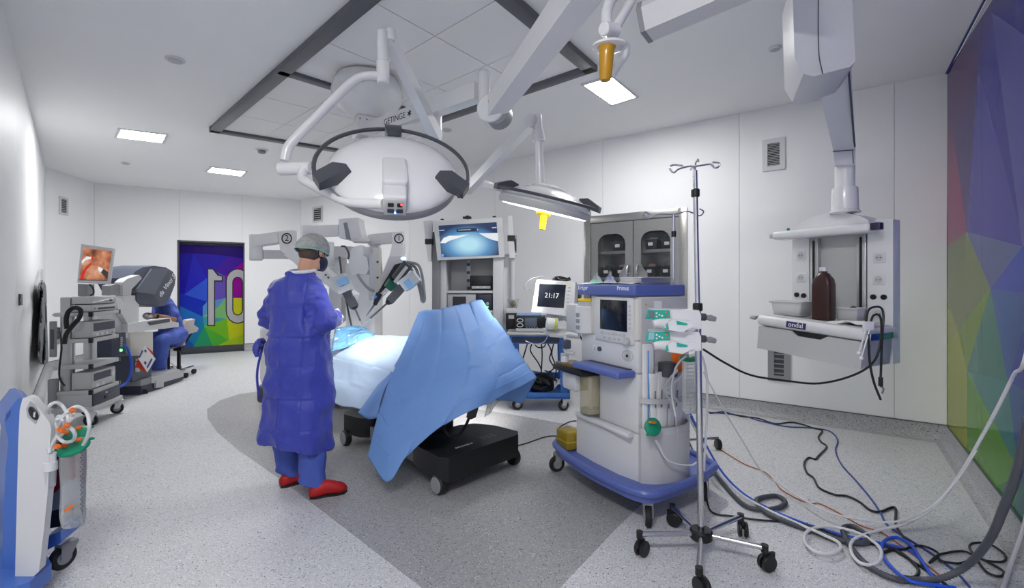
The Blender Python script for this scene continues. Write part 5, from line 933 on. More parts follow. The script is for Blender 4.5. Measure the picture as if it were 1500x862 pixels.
# stool
stl = thing('operator_stool', 'beige padded stool with backrest and castors at the console', 'stool', P(258, 545, 7.5))
b = B(); b.prism([P(224, 507, 7.2), P(232, 501, 7.35), P(262, 498, 7.6), P(272, 501, 7.6), P(271, 506, 7.5), P(248, 513, 7.2), P(228, 514, 7.1)], (-0.25, 0.25, 0), 0.03, 3); b.obj('seat', mat('stool_beige', srgb(198, 188, 170), 0.5), stl)
b = B(); b.prism([P(266, 485, 7.6), P(274, 470, 7.6), P(286, 468, 7.65), P(284, 476, 7.65), P(291, 481, 7.65), P(289, 486, 7.65), P(276, 490, 7.6), P(270, 497, 7.6), P(265, 497, 7.6)], (-0.2, 0.2, 0), 0.03, 3); b.obj('backrest', mat('stool_beige2', srgb(202, 192, 174), 0.5), stl)
b = B(); b.tube([P(264, 512, 7.6), P(272, 503, 7.7), P(277, 494, 7.75), P(281, 488, 7.75)], 0.015, 8); b.obj('back_bar', M_blk, stl)
b = B(); b.cyl(P(256, 511, 7.6), P(268, 512, 7.6), 0.04, seg=12); b.obj('mechanism', M_blk, stl)
b = B(); b.cyl(P(262, 512, 7.65), P(262, 543, 7.65), 0.028, seg=14); b.obj('stem', M_blk, stl)
b = B(); b.cyl(P(247, 512, 7.5), P(247, 545, 7.5), 0.02, seg=14); b.obj('foot_ring_post', M_blk, stl)
for (x, y, d) in ((284, 544, 7.65), (272, 552, 7.3), (245, 548, 7.5), (262, 541, 8.0), (250, 541, 7.9)):
    q = P(x, y, d); q.z = 0.07; b = B(); b.cyl(P(262, 543, 7.65), q + V((0, 0, 0.06)), 0.016, 0.012, seg=10); lg_ = b.obj('leg', M_chrome, stl); b = B(); b.cyl((q.x - 0.02, q.y, 0.04), (q.x + 0.02, q.y, 0.04), 0.038, seg=14); b.obj('castor', M_rub, lg_)
# seated operator
op0 = P(255, 545, 7.35); op0.z = 0
HP, NK = P(254, 492, 7.4), P(241, 446, 7.2); SHn, SHf = P(250, 452, 7.12), P(233, 450, 7.5); ELn, WRn = P(254, 468, 7.05), P(227, 463, 6.85); ELf, WRf = P(232, 466, 7.4), P(220, 464, 7.1)
HPn, HPf = P(262, 490, 7.25), P(252, 490, 7.55); KNn, KNf = P(238, 499, 6.85), P(216, 499, 7.1); ANn, ANf = P(233, 548, 6.95), P(222, 546, 7.2)
b = B(); head(b, P(231, 433, 7.15), (-0.75, -0.5, -0.45), (-0.2, -0.1, 1)); cap_chain(b, [P(235, 441, 7.18), NK], [0.055, 0.065]); cap_chain(b, [NK, (NK + HP) / 2, HP], [0.1, 0.13, 0.14], 14); cap_chain(b, [SHn, SHf], [0.06, 0.06])
cap_chain(b, [SHn, ELn, WRn], [0.056, 0.046, 0.032]); cap_chain(b, [SHf, ELf, WRf], [0.056, 0.046, 0.032])
cap_chain(b, [HPn, KNn, ANn], [0.08, 0.058, 0.04]); cap_chain(b, [HPf, KNf, ANf], [0.08, 0.058, 0.04])
for A_ in (ANn, ANf): cap_chain(b, [A_ + V((0.02, 0.02, -0.05)), A_ + V((-0.08, -0.13, -0.06))], [0.035, 0.03])
hand(b, WRn, WRn - ELn + V((0, 0, 0.06)), (0, 0, -1), -1, 0.7); hand(b, WRf, WRf - ELf + V((0, 0, 0.04)), (0, 0, -1), 1, 0.7)
opr = b.obj('person', mat('skin_tan', srgb(176, 122, 92), 0.5, var=0.06, scale=30), None, loc=op0); remesh(opr, 0.009, 3); tag(opr, 'seated person in blue scrubs leaning into the console hood', 'person')
b = B(); cap_chain(b, [NK + V((0, 0, -0.01)), (NK + HP) / 2, HP + V((0, 0, 0.0))], [0.125, 0.165, 0.165], 16); cap_chain(b, [SHn, SHf], [0.085, 0.085]); cap_chain(b, [SHn, SHn * 0.35 + ELn * 0.65], [0.085, 0.09], 14); cap_chain(b, [SHf, SHf * 0.35 + ELf * 0.65], [0.085, 0.09], 14)
sh_ = b.obj('scrub_shirt', M_scrub, opr); remesh(sh_, 0.013, 4); displace(sh_, wrinkle(7, 0.014))
b = B(); cap_chain(b, [HP + V((0, 0, -0.02)), HP + V((0, 0, -0.03))], [0.16, 0.16], 14)
for h_, k_, a_ in ((HPn, KNn, ANn), (HPf, KNf, ANf)): cap_chain(b, [h_, (h_ + k_) / 2, k_, (k_ + a_) / 2, a_ + V((0, 0, 0.03))], [0.12, 0.108, 0.095, 0.088, 0.085], 14)
tr_ = b.obj('scrub_trousers', M_scrub, opr); remesh(tr_, 0.013, 4); displace(tr_, wrinkle(7, 0.014))
b = B(); d_ = (WRn - ELn).normalized(); b.cyl(WRn - d_ * 0.04, WRn - d_ * 0.012, 0.039, seg=14); b.obj('watch', M_blk, opr)
for A_ in (ANn, ANf):
    q = V((A_.x, A_.y, 0.02)); clog(V((A_.x + 0.03, A_.y + 0.06, 0.002)), V((A_.x - 0.11, A_.y - 0.18, 0.002)), opr, mat('shoe_red', srgb(150, 40, 40), 0.6))
# ------------------------------------------------------------------ things on the left wall
dl = (WA - Lx1).normalized(); nl = V((dl.y, -dl.x, 0)); 
def WLp(px, py, off=0.0): return onp(px, py, V((Lx1.x, Lx1.y, H)) + nl * off, nl)
ap = thing('lead_apron', 'dark grey folded apron hanging from a hook on the left wall', 'apron', WLp(63, 530, 0.06))
b = B(); b.patch([[WLp(x0 + (x1 - x0) * t, y, 0.05 + 0.05 * math.sin(t * 9 + y * 0.05) * 0.5 + 0.05 * t * (1 - t)) for t in (0, 0.2, 0.4, 0.6, 0.8, 1)] for (x0, x1, y) in ((58, 64.5, 414), (57, 67, 422), (56.5, 68, 450), (56, 69, 490), (56, 70.5, 520), (58, 69.5, 530), (61, 66, 534))], 5, 5); b.obj('cloth', mat('apron_grey', srgb(96, 99, 104), 0.55, bump=0.15, bscale=20), ap, ang=60, solid=0.01)
b = B(); b.tube([WLp(60.5, 396, 0.02), WLp(60.5, 402, 0.05), WLp(61, 412, 0.07)], 0.012, 8); b.obj('hook', M_alu, ap)
b = B(); b.patch([[WLp(58, 414, 0.1), WLp(61, 418, 0.13), WLp(64.5, 414, 0.1)], [WLp(57.5, 424, 0.1), WLp(61, 426, 0.14), WLp(66, 424, 0.1)]], 4, 4); b.obj('collar', M_blk, ap, solid=0.01)
sw = thing('wall_switch', 'dark grey switch plate on the left wall beside the apron', 'switch', WLp(28.5, 448, 0.01)); b = B(); b.prism([WLp(27, 431, 0.001), WLp(30, 431, 0.001), WLp(30, 447.5, 0.001), WLp(27, 447.5, 0.001)], nl * 0.015, 0.003, 1); b.obj('plate', M_dg, sw); b = B(); b.prism([WLp(27.8, 438, 0.015), WLp(29.2, 438, 0.015), WLp(29.2, 442, 0.015), WLp(27.8, 442, 0.015)], nl * 0.006); b.obj('rocker', M_blk, sw)
dcn = (WC - WA).normalized(); ncn = V((dcn.y, -dcn.x, 0))
WCp = lambda px, py, off=0.0: onp(px, py, WA + ncn * off, ncn)
so = thing('wall_sockets', 'black vertical strip of wall sockets behind the endoscopy cart', 'socket', WCp(82, 504)); b = B(); b.prism([WCp(80, 480, 0.001), WCp(86, 480, 0.001), WCp(86, 503.5, 0.001), WCp(80, 503.5, 0.001)], ncn * 0.03, 0.004, 1); b.obj('plate', M_blk, so)
for k in range(3): b = B(); c = WCp(83, 484 + 7.5 * k, 0.03); b.cyl(c, c + ncn * 0.008, 0.03, seg=14); b.obj('outlet', M_dg, so)
# ------------------------------------------------------------------ suction unit in the foreground
suc = thing('suction_unit', 'tall blue and white suction cart at the left foreground edge', 'suction unit', V((-2.2, 2.2, 0)))
d0 = 2.12
wp_ = [(33, 584), (40, 582), (47, 586), (72, 618), (75, 628), (73, 650), (70, 720), (64, 780), (57, 838), (30, 861), (24, 858), (22, 845), (25, 720), (27, 640), (29, 600)]
b = B(); b.prism([P(x, y, d0) for x, y in wp_], (-0.02, 0.05, 0), 0.012, 3); b.obj('front_panel', M_plw, suc)
bp_ = [(6, 616), (9, 606), (26, 584), (34, 583), (47, 588), (72, 620), (75, 640), (66, 790), (60, 848), (32, 868), (2, 880), (5, 760), (8, 690), (12, 646)]
b = B(); b.prism([P(x, y, d0 + 0.055) for x, y in bp_], (-0.25, 0.2, 0), 0.02, 3); b.obj('back_shell', M_sblue, suc)
b = B(); b.prism([P(x, y, d0 + 0.0545) for x, y in ((9, 608), (16, 600), (15, 608), (9, 618))], (0, 0.002, 0)); b.obj('grip_recess', mat('suction_blue_dark', srgb(44, 72, 140), 0.4), suc)
b = B(); b.prism([P(44, 588, d0 - 0.002), P(52, 594, d0 - 0.002), P(58, 608, d0 - 0.002), P(52, 622, d0 - 0.002), P(40, 612, d0 - 0.002), P(38, 600, d0 - 0.002)], (0, 0.004, 0)); lb = b.obj('control_label', mat('label_grey', srgb(168, 172, 178), 0.4), suc)
b = B(); b.sphere(P(49, 606, d0 - 0.004), 0.026, 16, (0.7, 0.25, 1.3), Euler((0, -0.5, 0)).to_matrix()); b.obj('dial', M_blk, lb)
b = B(); b.prism([P(49, 605, d0 - 0.012), P(51, 604, d0 - 0.012), P(50.5, 612, d0 - 0.012), P(48.5, 611, d0 - 0.012)], (0, 0.004, 0)); b.obj('dial_mark', M_plw, lb)
b = B(); b.prism([P(62, 622, d0 + 0.03), P(74, 614, d0 + 0.03), P(76, 624, d0 + 0.03), P(68, 630, d0 + 0.03)], (0, 0.04, 0), 0.004); b.obj('blue_cap', M_sblue, suc)
b = B(); b.prism([V((-2.5, 1.98, 0.06)), V((-2.24, 1.98, 0.06)), V((-2.13, 2.08, 0.06)), V((-2.17, 2.22, 0.06)), V((-2.36, 2.36, 0.06)), V((-2.6, 2.4, 0.06))], (0, 0, 0.075), 0.03, 3); b.obj('base', M_sblue, suc)
b = B(); b.prism([P(66, 788, 2.3), P(89, 778, 2.3), P(89, 796, 2.3), P(70, 806, 2.3)], (-0.05, 0.16, 0), 0.008); b.obj('canister_arm', M_sblue, suc)
castor(suc, (-2.29, 2.40), 0.06, 1.3, 0.12, mh=M_mg); castor(suc, (-2.5, 2.3), 0.06, 1.0, 0.08, mh=M_mg); castor(suc, (-2.35, 2.06), 0.05, 1.0, 0.08, mh=M_mg)
b = B(); b.cyl(P(73.5, 676, 2.14), P(73.5, 690, 2.14), 0.026, seg=18, bev=0.003); b.cyl(P(74.5, 664, 2.14), P(74.5, 677, 2.14), 0.02, seg=16); b.obj('filter_head', M_plw, suc)
b = B(); b.cyl(P(73.5, 690, 2.14), P(73, 714, 2.14), 0.022, 0.02, seg=16, bev=0.003); b.obj('filter_bowl', M_clear, suc)
b = B(); b.prism([P(72, 650, 2.3), P(92, 648, 2.3), P(92, 712, 2.3), P(70, 730, 2.3)], (-0.03, 0.1, 0), 0.012); b.obj('red_canister', M_dred, suc)
b = B(); b.prism([P(70, 730, 2.32), P(90, 714, 2.32), P(90, 745, 2.32), P(68, 752, 2.32)], (-0.03, 0.1, 0), 0.008); b.obj('canister_bracket', M_mg, suc); b = B(); b.prism([P(66, 752, 2.32), P(90, 745, 2.32), P(88, 772, 2.32), P(66, 776, 2.32)], (-0.03, 0.1, 0), 0.01); b.obj('canister_foot', M_blk, suc)
def lid(c, n, r, parent, tabs=True):
    n = V(n).normalized(); b = B(); b.lathe(c, n, [(r * 1.0, -0.014), (r * 1.05, -0.01), (r * 1.05, 0.0), (r * 0.9, 0.006), (r * 0.3, 0.009)], 24); l_ = b.obj('lid', M_green, parent)
    u = n.orthogonal().normalized(); v = n.cross(u)
    if tabs:
        for k, a in enumerate((0.6, 2.6)):
            q = V(c) + (u * math.cos(a) + v * math.sin(a)) * r * 0.5 + n * 0.008; b = B(); b.lathe(q, n, [(0.014, 0), (0.014, 0.008), (0.008, 0.01)], 12); b.obj('port_cap', M_orng, l_)
    q = V(c) + u * r * 1.15; b = B(); b.sphere(q, 0.011, 8, (1.4, 1, 0.6)); b.obj('lid_tab', M_green, l_); return l_
def liner(px, ytop, ybot, d, w_, label, grp=None):
    t = thing('suction_liner', label, 'suction bag', P(px, ybot, d), grp); c = P(px, ytop, d); lid(c, (0, -0.45, 1), w_ * 0.95, t)
    b = B(); rg2 = []
    for k in range(9):
        s_ = k / 8; y = ytop + 3 + (ybot - ytop - 3) * s_; q = P(px, y, d); a = w_ * (0.85 + 0.05 * math.sin(s_ * 7)) * (1 if k < 8 else 0.85); rg2.append([q + V((math.cos(t_) * a, math.sin(t_) * a * 0.7 + 0.006 * noise.noise(V((t_ * 2, s_ * 6, px))), 0)) for t_ in [2 * math.pi * j / 20 for j in range(20)]])
    b.loft(rg2); b.obj('bag', M_clear, t, ang=80); return t
ln = liner(107, 654, 770, 2.2, 0.062, 'clear suction bag with green lid hanging lowest beside the suction unit'); b = B(); b.box(P(101, 745, 2.13), (0.045, 0.006, 0.012), R=Euler((0, -0.6, 0)).to_matrix()); b.obj('tag_clip', M_orng, ln)
b = B()
for k in range(26): b.box(P(118.5 + (k % 2) * 2, 664 + k * 3.4, 2.155), (0.004, 0.002, 0.005))
sc_ = b.obj('scale_marks', M_dg, ln); sc_['kind'] = 'stuff'
liner(108, 636, 740, 2.36, 0.062, 'second green-lidded suction bag standing behind the lowest one')
for k, (pts, m) in enumerate((([(72, 664), (74, 640), (70, 612), (72, 596), (82, 590), (92, 596), (100, 612), (98, 630)], M_tubec), ([(76, 662), (82, 635), (92, 612), (102, 602), (107, 604), (106, 612), (98, 622), (88, 624), (84, 614)], M_tubec), ([(84, 618), (96, 606), (112, 596), (126, 604), (131, 622), (128, 640), (122, 652)], M_tubec), ([(70, 660), (78, 648), (92, 626), (104, 628), (110, 638), (106, 646), (94, 648), (84, 640)], M_tubec), ([(88, 640), (96, 628), (92, 616), (86, 610), (82, 620), (86, 632)], M_tubec))):
    lp([P(x, y, 2.12 + 0.02 * ((i + k) % 3)) for i, (x, y) in enumerate(pts)], 0.0075, m, ['clear tube arching highest above the suction unit filter', 'clear tube loop with orange tag on the suction unit', 'clear tube arching right over the green lids', 'clear tube coiled just above the front green lid', 'small clear tube loop beside the blue cap'][k], 'suction_tube', 'tube', 'clear suction tubes')
for (x, y, w_) in ((106, 602, 'topmost'), (88, 630, 'leftmost of the middle'), (98, 624, 'rightmost of the middle'), (92, 632, 'lowest of the middle'), (84, 655, 'lowest')):
    tag(B().cyl(P(x - 1.5, y + 1, 2.1), P(x + 1.5, y - 2, 2.1), 0.0125, seg=10, bev=0.002).obj('tube_connector', M_orng, None, loc=P(x, y, 2.1)), w_ + ' small orange connector on the clear suction tubing', 'connector', 'orange tube connectors')
lp([P(1, 700, 2.4), P(7, 680, 2.42), P(9, 668, 2.45), P(6, 690, 2.42), P(2, 730, 2.38)], 0.006, M_blk, 'thin black power cord looped behind the suction unit')
# ------------------------------------------------------------------ wall cabinet
cbn = thing('steel_cabinet', 'recessed stainless steel wall cabinet with two arched glass doors', 'cabinet', Mr @ V(((cab_u0 + cab_u1) / 2, 0, CAB_Z0)))
u0, u1, z0, z1 = cab_u0, cab_u1, CAB_Z0, CAB_Z1; DEP = 0.4
b = B(Mr)
for (a, c, e, f) in ((u0, u0 + 0.1, z0, z1), (u1 - 0.1, u1, z0, z1), (u0 + 0.1, u1 - 0.1, z1 - 0.1, z1), (u0 + 0.1, u1 - 0.1, z0, z0 + 0.1)): b.bx(a, c, -0.02, 0.04, e, f, 0.004)
b.obj('frame', M_steel, cbn)
b = B(Mr)
b.bx(u0 + 0.08, u0 + 0.1, 0.0, DEP, z0 + 0.08, z1 - 0.08); b.bx(u1 - 0.1, u1 - 0.08, 0.0, DEP, z0 + 0.08, z1 - 0.08); b.bx(u0 + 0.08, u1 - 0.08, DEP, DEP + 0.02, z0 + 0.08, z1 - 0.08); b.bx(u0 + 0.08, u1 - 0.08, 0, DEP, z1 - 0.1, z1 - 0.08); b.bx(u0 + 0.08, u1 - 0.08, 0, DEP, z0 + 0.08, z0 + 0.1); b.obj('carcass', M_steel, cbn)
um = ur(928); wcz = lambda px, py: (ur(px), wz(Mr, ur(px), py))
for (px0, px1, wx0, wx1, wy, side) in ((866, 927.3, 876, 916, 343, -1), (928.3, 999, 939, 982, 338, 1)):
    a, c = ur(px0), ur(px1); w0_, w1_ = ur(wx0), ur(wx1); zt = wz(Mr, ur((wx0 + wx1) / 2), wy); zb_ = 1.05; zt2 = z1 - 0.105; zl = z0 + 0.12; yf = -0.004
    r = (w1_ - w0_) * 0.36; outl = []
    n_ = 10
    arch = [(w0_ + r - r * math.cos(t), zt - r + r * math.sin(t)) for t in [math.pi / 2 * k / n_ for k in range(n_ + 1)]] + [(w1_ - r + r * math.sin(t), zt - r + r * math.cos(t)) for t in [math.pi / 2 * k / n_ for k in range(n_ + 1)]]
    hx = w1_ if side < 0 else w0_                       # window narrows beside the handle
    notch = [(w1_, 1.72), (w1_ - 0.03, 1.66), (w1_ - 0.08, 1.6), (w1_ - 0.09, 1.5), (w1_ - 0.08, 1.42), (w1_ - 0.03, 1.36), (w1_, 1.3)] if side < 0 else []
    notch2 = [(w0_, 1.3), (w0_ + 0.03, 1.36), (w0_ + 0.08, 1.42), (w0_ + 0.09, 1.5), (w0_ + 0.08, 1.6), (w0_ + 0.03, 1.66), (w0_, 1.72)] if side > 0 else []
    hole = arch + notch + [(w1_, zb_), (w0_, zb_)] + notch2
    door_ = [(a, zl), (c, zl), (c, zt2), (a, zt2)]
    bm = bmesh.new(); vo = [bm.verts.new((x, yf, z)) for x, z in door_]; vi = [bm.verts.new((x, yf, z)) for x, z in hole]
    es = [bm.edges.new((vo[i], vo[(i + 1) % 4])) for i in range(4)] + [bm.edges.new((vi[i], vi[(i + 1) % len(vi)])) for i in range(len(vi))]
    bmesh.ops.triangle_fill(bm, use_beauty=True, edges=es, normal=(0, -1, 0))
    ex = bmesh.ops.extrude_face_region(bm, geom=bm.faces[:]); bmesh.ops.translate(bm, verts=[v for v in ex['geom'] if isinstance(v, bmesh.types.BMVert)], vec=(0, 0.02, 0)); bmesh.ops.transform(bm, verts=bm.verts[:], matrix=Mr)
    bb = B(); bb.bm = bm; dr_ = bb.obj('door', M_steel, cbn)
    b = B(Mr); b.bx(w0_ - 0.01, w1_ + 0.01, 0.017, 0.021, zb_ - 0.01, zt + 0.01); b.obj('pane', M_glass, dr_)
    hxp = c - 0.06 if side < 0 else a + 0.06; b = B(Mr); b.tube([(hxp, -0.006, 1.58), (hxp, -0.04, 1.6), (hxp, -0.05, 1.66), (hxp, -0.03, 1.7)], 0.016, 8); b.obj('handle', M_chrome, dr_)
for z in (1.53, 1.88): b = B(Mr); b.bx(u0 + 0.1, u1 - 0.1, 0.05, DEP, z - 0.02, z + 0.02); b.obj('shelf', M_steel, cbn)
M_bin = mat('storage_bin', srgb(58, 62, 68), 0.45)
bins = [(ur(901), 1.9, 'dark storage bin with white labels on the upper shelf behind the left cabinet door'), (ur(950), 1.9, 'dark storage bin at the left of the upper shelf behind the right cabinet door'), (ur(974), 1.9, 'dark storage bin at the right of the upper shelf behind the right cabinet door'), (ur(884), 1.552, 'dark storage bin at the left of the lower shelf behind the left cabinet door'), (ur(905), 1.552, 'dark storage bin with brown packs on the lower shelf behind the left cabinet door'), (ur(948), 1.552, 'dark storage bin at the left of the lower shelf behind the right cabinet door'), (ur(972), 1.552, 'dark storage bin below white packs on the lower shelf behind the right cabinet door')]
for k, (u, z, lab) in enumerate(bins):
    t = thing('storage_bin', lab, 'storage bin', Mr @ V((u, 0.2, z)), 'bins in the steel cabinet'); b = B(Mr); wv_ = 0.16 if k < 3 else 0.14
    rs = [[V((u + sx * wv_ * f_ / 2, 0.2 + sy * 0.24 * f_ / 2, z + h_)) for sx, sy in ((-1, -1), (1, -1), (1, 1), (-1, 1))] for f_, h_ in ((0.85, 0), (1, 0.13), (1.08, 0.13), (1.08, 0.115))]
    b.loft(rs, cap=False); b.poly(rs[0]); b.obj('bin_shell', M_bin, t, solid=0.004)
    b = B(Mr); b.bx(u - 0.03, u + 0.03, 0.065, 0.078, z + 0.05, z + 0.09); b.obj('bin_label', M_paper, t)
    b = B(Mr); b.box((u, 0.2, z + 0.13), (wv_ * 0.7, 0.16, 0.07), 0.02, R=Euler((0, 0.15 * (k % 3 - 1), 0.2)).to_matrix()); b.obj('bin_contents', [M_dg, M_lg, M_dg, M_blk, mat('packs_brown', srgb(150, 116, 96), 0.6), mat('packs_tan', srgb(140, 110, 92), 0.6), M_dg][k], t)
# ------------------------------------------------------------------ vision cart
D = 6.0; Vx = lambda px, d=D: (px - CX) / FP * d; Vz = lambda py, d=D: H - (py - CY) / FP * d
vc = thing('vision_cart', 'tall grey vision cart with shelves of units behind the blue drape', 'cart', V((Vx(690), D + 0.3, 0)))
def vbox(parent, px0, px1, py0, py1, d0, d1, m, name, bev=0.006): b = B(); b.bx(Vx(px0), Vx(px1), d0, d1, Vz(py1), Vz(py0), bev); return b.obj(name, m, parent)
b = B(); b.bx(Vx(633), Vx(645), D - 0.02, D + 0.5, 0.1, Vz(340), 0.01); b.obj('side_panel', M_mg, vc)
b = B(); b.bx(Vx(645), Vx(654), D, D + 0.5, 0.1, Vz(378), 0.01); b.obj('front_post', M_plw, vc)
b = B(); b.bx(Vx(722), Vx(738), D - 0.01, D + 0.04, 0.1, Vz(376), 0.01); b.obj('front_post', M_plw, vc)
b = B(); b.bx(Vx(736), Vx(753), D + 0.02, D + 0.5, 0.1, Vz(372), 0.012); b.obj('side_panel', M_plw, vc)
b = B(); b.bx(Vx(645), Vx(738), D + 0.46, D + 0.5, 0.1, Vz(372)); b.obj('back_panel', M_plw, vc)
vbox(vc, 654, 722, 426, 430, D, D + 0.46, M_plw, 'shelf'); vbox(vc, 654, 722, 455, 459, D, D + 0.46, M_plw, 'shelf'); vbox(vc, 640, 740, 372, 378, D, D + 0.5, M_lg, 'top_shelf'); b = B(); b.bx(Vx(633), Vx(753), D - 0.02, D + 0.52, 0.06, 0.14, 0.02); b.obj('base', M_dg, vc)
for (x, y) in ((636, 0.04), (748, 0.04), (636, 0.46), (748, 0.46)): castor(vc, (Vx(x), D + y), 0.03, 0.5, 0.06, mh=M_mg)
vbox(vc, 681, 687, 380, 425, D + 0.2, D + 0.22, M_lg, 'perforated_plate')
for k in range(4): b = B(); b.cyl((Vx(684), D + 0.197, Vz(387 + k * 12)), (Vx(684), D + 0.203, Vz(387 + k * 12)), 0.022, seg=14); b.obj('plate_hole', M_dg, vc)
b = B(); b.cyl((Vx(751), D - 0.02, Vz(372)), (Vx(751), D - 0.02, Vz(440)), 0.03, seg=14); b.obj('side_pole', M_plw, vc)
Mv = frame((Vx(688), D + 0.04, 0), (1, 0))
unit(Mv, 0.0, Vx(721) - Vx(688), 0.0, 0.3, Vz(425.6), Vz(404), 'processor_unit', 'black processor with silver strip on the upper shelf of the vision cart', M_blk, M_blk, [('b', 0.5, 0.2, 0.24, 0.035, M_lg), ('k', 0.35, 0.2, 0.014, 0, M_plw), ('k', 0.65, 0.2, 0.014, 0, M_plw)])
Mv2 = frame((Vx(655), D + 0.02, 0), (1, 0))
unit(Mv2, 0.0, Vx(697) - Vx(655), 0.0, 0.35, Vz(454.6), Vz(431), 'video_processor', 'grey processor with dark touch display low on the vision cart', M_lg, M_lg, [('d', 0.42, 0.55, 0.17, 0.12, M_scr), ('b', 0.1, 0.2, 0.02, 0.02, M_plw)])
unit(Mv2, Vx(698) - Vx(655), Vx(721) - Vx(655), 0.0, 0.35, Vz(454.6), Vz(431), 'light_unit', 'small dark unit with green light low on the vision cart', M_navy, M_navy, [('d', 0.3, 0.5, 0.05, 0.1, M_blk), ('k', 0.7, 0.4, 0.02, 0, M_lg), ('b', 0.7, 0.2, 0.02, 0.01, M_led)])
vm = thing('vision_monitor', 'large grey framed monitor showing blue surgical view on vision cart', 'monitor', V((Vx(688), D, Vz(375))))
dq = D - 0.12; mq = lambda x, y: P(x, y, dq + (x - 640) * 0.0008)
b = B(); b.prism([mq(634.5, 324.5), mq(735.5, 319), mq(739, 377), mq(641, 381.5)], (0, 0.09, 0.0), 0.012, 3); b.obj('housing', M_plw, vm)
q5 = lambda x, y, o=0.004: mq(610 + x / 5.388, 310 + y / 5.388) - V((0, o, 0))
M_vs = mat('screen_blue_view', srgb(0, 0, 0), 0.3, var=0); nt = M_vs.node_tree; bs = nt.nodes['Principled BSDF']; tcn = nt.nodes.new('ShaderNodeTexCoord'); gr_ = nt.nodes.new('ShaderNodeTexGradient'); gr_.gradient_type = 'SPHERICAL'; mp = nt.nodes.new('ShaderNodeMapping'); crn = nt.nodes.new('ShaderNodeValToRGB')
sc_c = q5(415, 260); oc = V((Vx(688), D, Vz(375))); mp.inputs['Location'].default_value = tuple(-(sc_c - oc).x * s_ if i == 0 else (-(sc_c - oc).y if i == 1 else -(sc_c - oc).z * s_) for i, s_ in enumerate((2.5, 1.0, 4.0))); mp.inputs['Scale'].default_value = (2.5, 1.0, 4.0)
crn.color_ramp.elements[0].color = srgb(34, 52, 92); crn.color_ramp.elements[1].position = 0.75; crn.color_ramp.elements[1].color = srgb(176, 222, 240); ee = crn.color_ramp.elements.new(0.35); ee.color = srgb(84, 142, 190)
nt.links.new(tcn.outputs['Object'], mp.inputs[0]); nt.links.new(mp.outputs[0], gr_.inputs[0]); nt.links.new(gr_.outputs[0], crn.inputs[0]); nt.links.new(crn.outputs[0], bs.inputs['Emission Color']); bs.inputs['Emission Strength'].default_value = 0.9
b = B(); b.prism([q5(175, 112), q5(633, 85), q5(652, 345), q5(200, 362)], (0, 0.002, 0)); vs_ = b.obj('screen', M_vs, vm)
def q5p(pts, m, nm, o=0.006): b = B(); b.prism([q5(x, y, o) for x, y in pts], (0, 0.0015, 0)); b.obj(nm, m, vs_)
q5p([(188, 250), (215, 210), (260, 192), (330, 192), (416, 180), (330, 210), (260, 232), (230, 250)], E(235, 240, 244), 'gripper_view'); q5p([(492, 172), (560, 172), (642, 170), (645, 235), (600, 225), (550, 205)], E(228, 232, 238), 'gripper_view')
q5p([(316, 138), (494, 130), (494, 158), (318, 164)], E(38, 44, 60), 'menu_bar'); q5p([(478, 136), (490, 136), (490, 152), (478, 152)], E(120, 180, 255), 'menu_icon', 0.009); q5p([(330, 146), (430, 142), (430, 146), (330, 150)], E(190, 200, 210), 'menu_text', 0.009)
q5p([(178, 148), (222, 145), (222, 150), (178, 153)], E(210, 220, 230), 'corner_text'); q5p([(596, 126), (632, 124), (632, 130), (596, 132)], E(210, 220, 230), 'corner_text'); q5p([(202, 336), (214, 336), (214, 358), (202, 358)], E(90, 150, 255, 1.4), 'corner_icon')
b = B(); b.sphere(mq(684.5, 318) + V((0, 0.04, 0)), 0.035, 12, (1, 1, 0.7)); b.bx(Vx(679), Vx(691), D - 0.1, D - 0.03, Vz(321.5), Vz(319)); b.obj('camera_knob', M_blk, vm)
for (x, y) in ((647, 321), (724, 317)): b = B(); b.sphere(mq(x, y) + V((0, 0.04, 0)), 0.014, 8, (1.8, 1, 0.7)); b.obj('top_screw', M_blk, vm)
for (x0, x1, xb0, xb1, y0, y1, yc) in ((620, 633, 627, 631.5, 324, 383, 354), (744, 750, 746, 755, 317, 378, 349)):
    t = thing('monitor_speaker', 'tapered white speaker on the %s side of the vision monitor' % ('left' if x0 < 700 else 'right'), 'speaker', P((xb0 + xb1) / 2, y1, D - 0.05)); b = B(); b.prism([P(x0, y0, D - 0.08), P(x1, y0 - 1, D - 0.08), P(xb1, y1, D - 0.08), P(xb0, y1, D - 0.08)], (0, 0.08, 0), 0.01); b.obj('body', M_plw, t)
    b = B(); xm = (x0 + x1 + xb0 + xb1) / 4; b.prism([P(xm - 5.5, yc - 4, D - 0.09), P(xm + 5.5, yc - 4, D - 0.09), P(xm + 5.5, yc + 4, D - 0.09), P(xm - 5.5, yc + 4, D - 0.09)], (0, 0.1, 0), 0.005); b.obj('strap', M_blk, t)
t = thing('small_device', 'small grey and black device on the shelf beside the vision monitor', 'device', P(755, 372, D)); b = B(); b.bx(Vx(746), Vx(757), D, D + 0.2, Vz(371.5), Vz(345), 0.01); b.obj('case', M_mg, t); b = B(); b.bx(Vx(748), Vx(756), D - 0.008, D + 0.002, Vz(368), Vz(350), 0.003); b.obj('face', M_blk, t)
b = B(); b.bx(Vx(738), Vx(758), D - 0.03, D + 0.25, Vz(374), Vz(371.6), 0.003); b.obj('side_shelf', M_plw, vc)
t = thing('accessory_basket', 'small clear basket with brown contents on the vision cart side', 'basket', P(752, 451, D)); b = B(); Mq = frame(P(752, 451, D - 0.08), (1, 0)); b.M = Mq
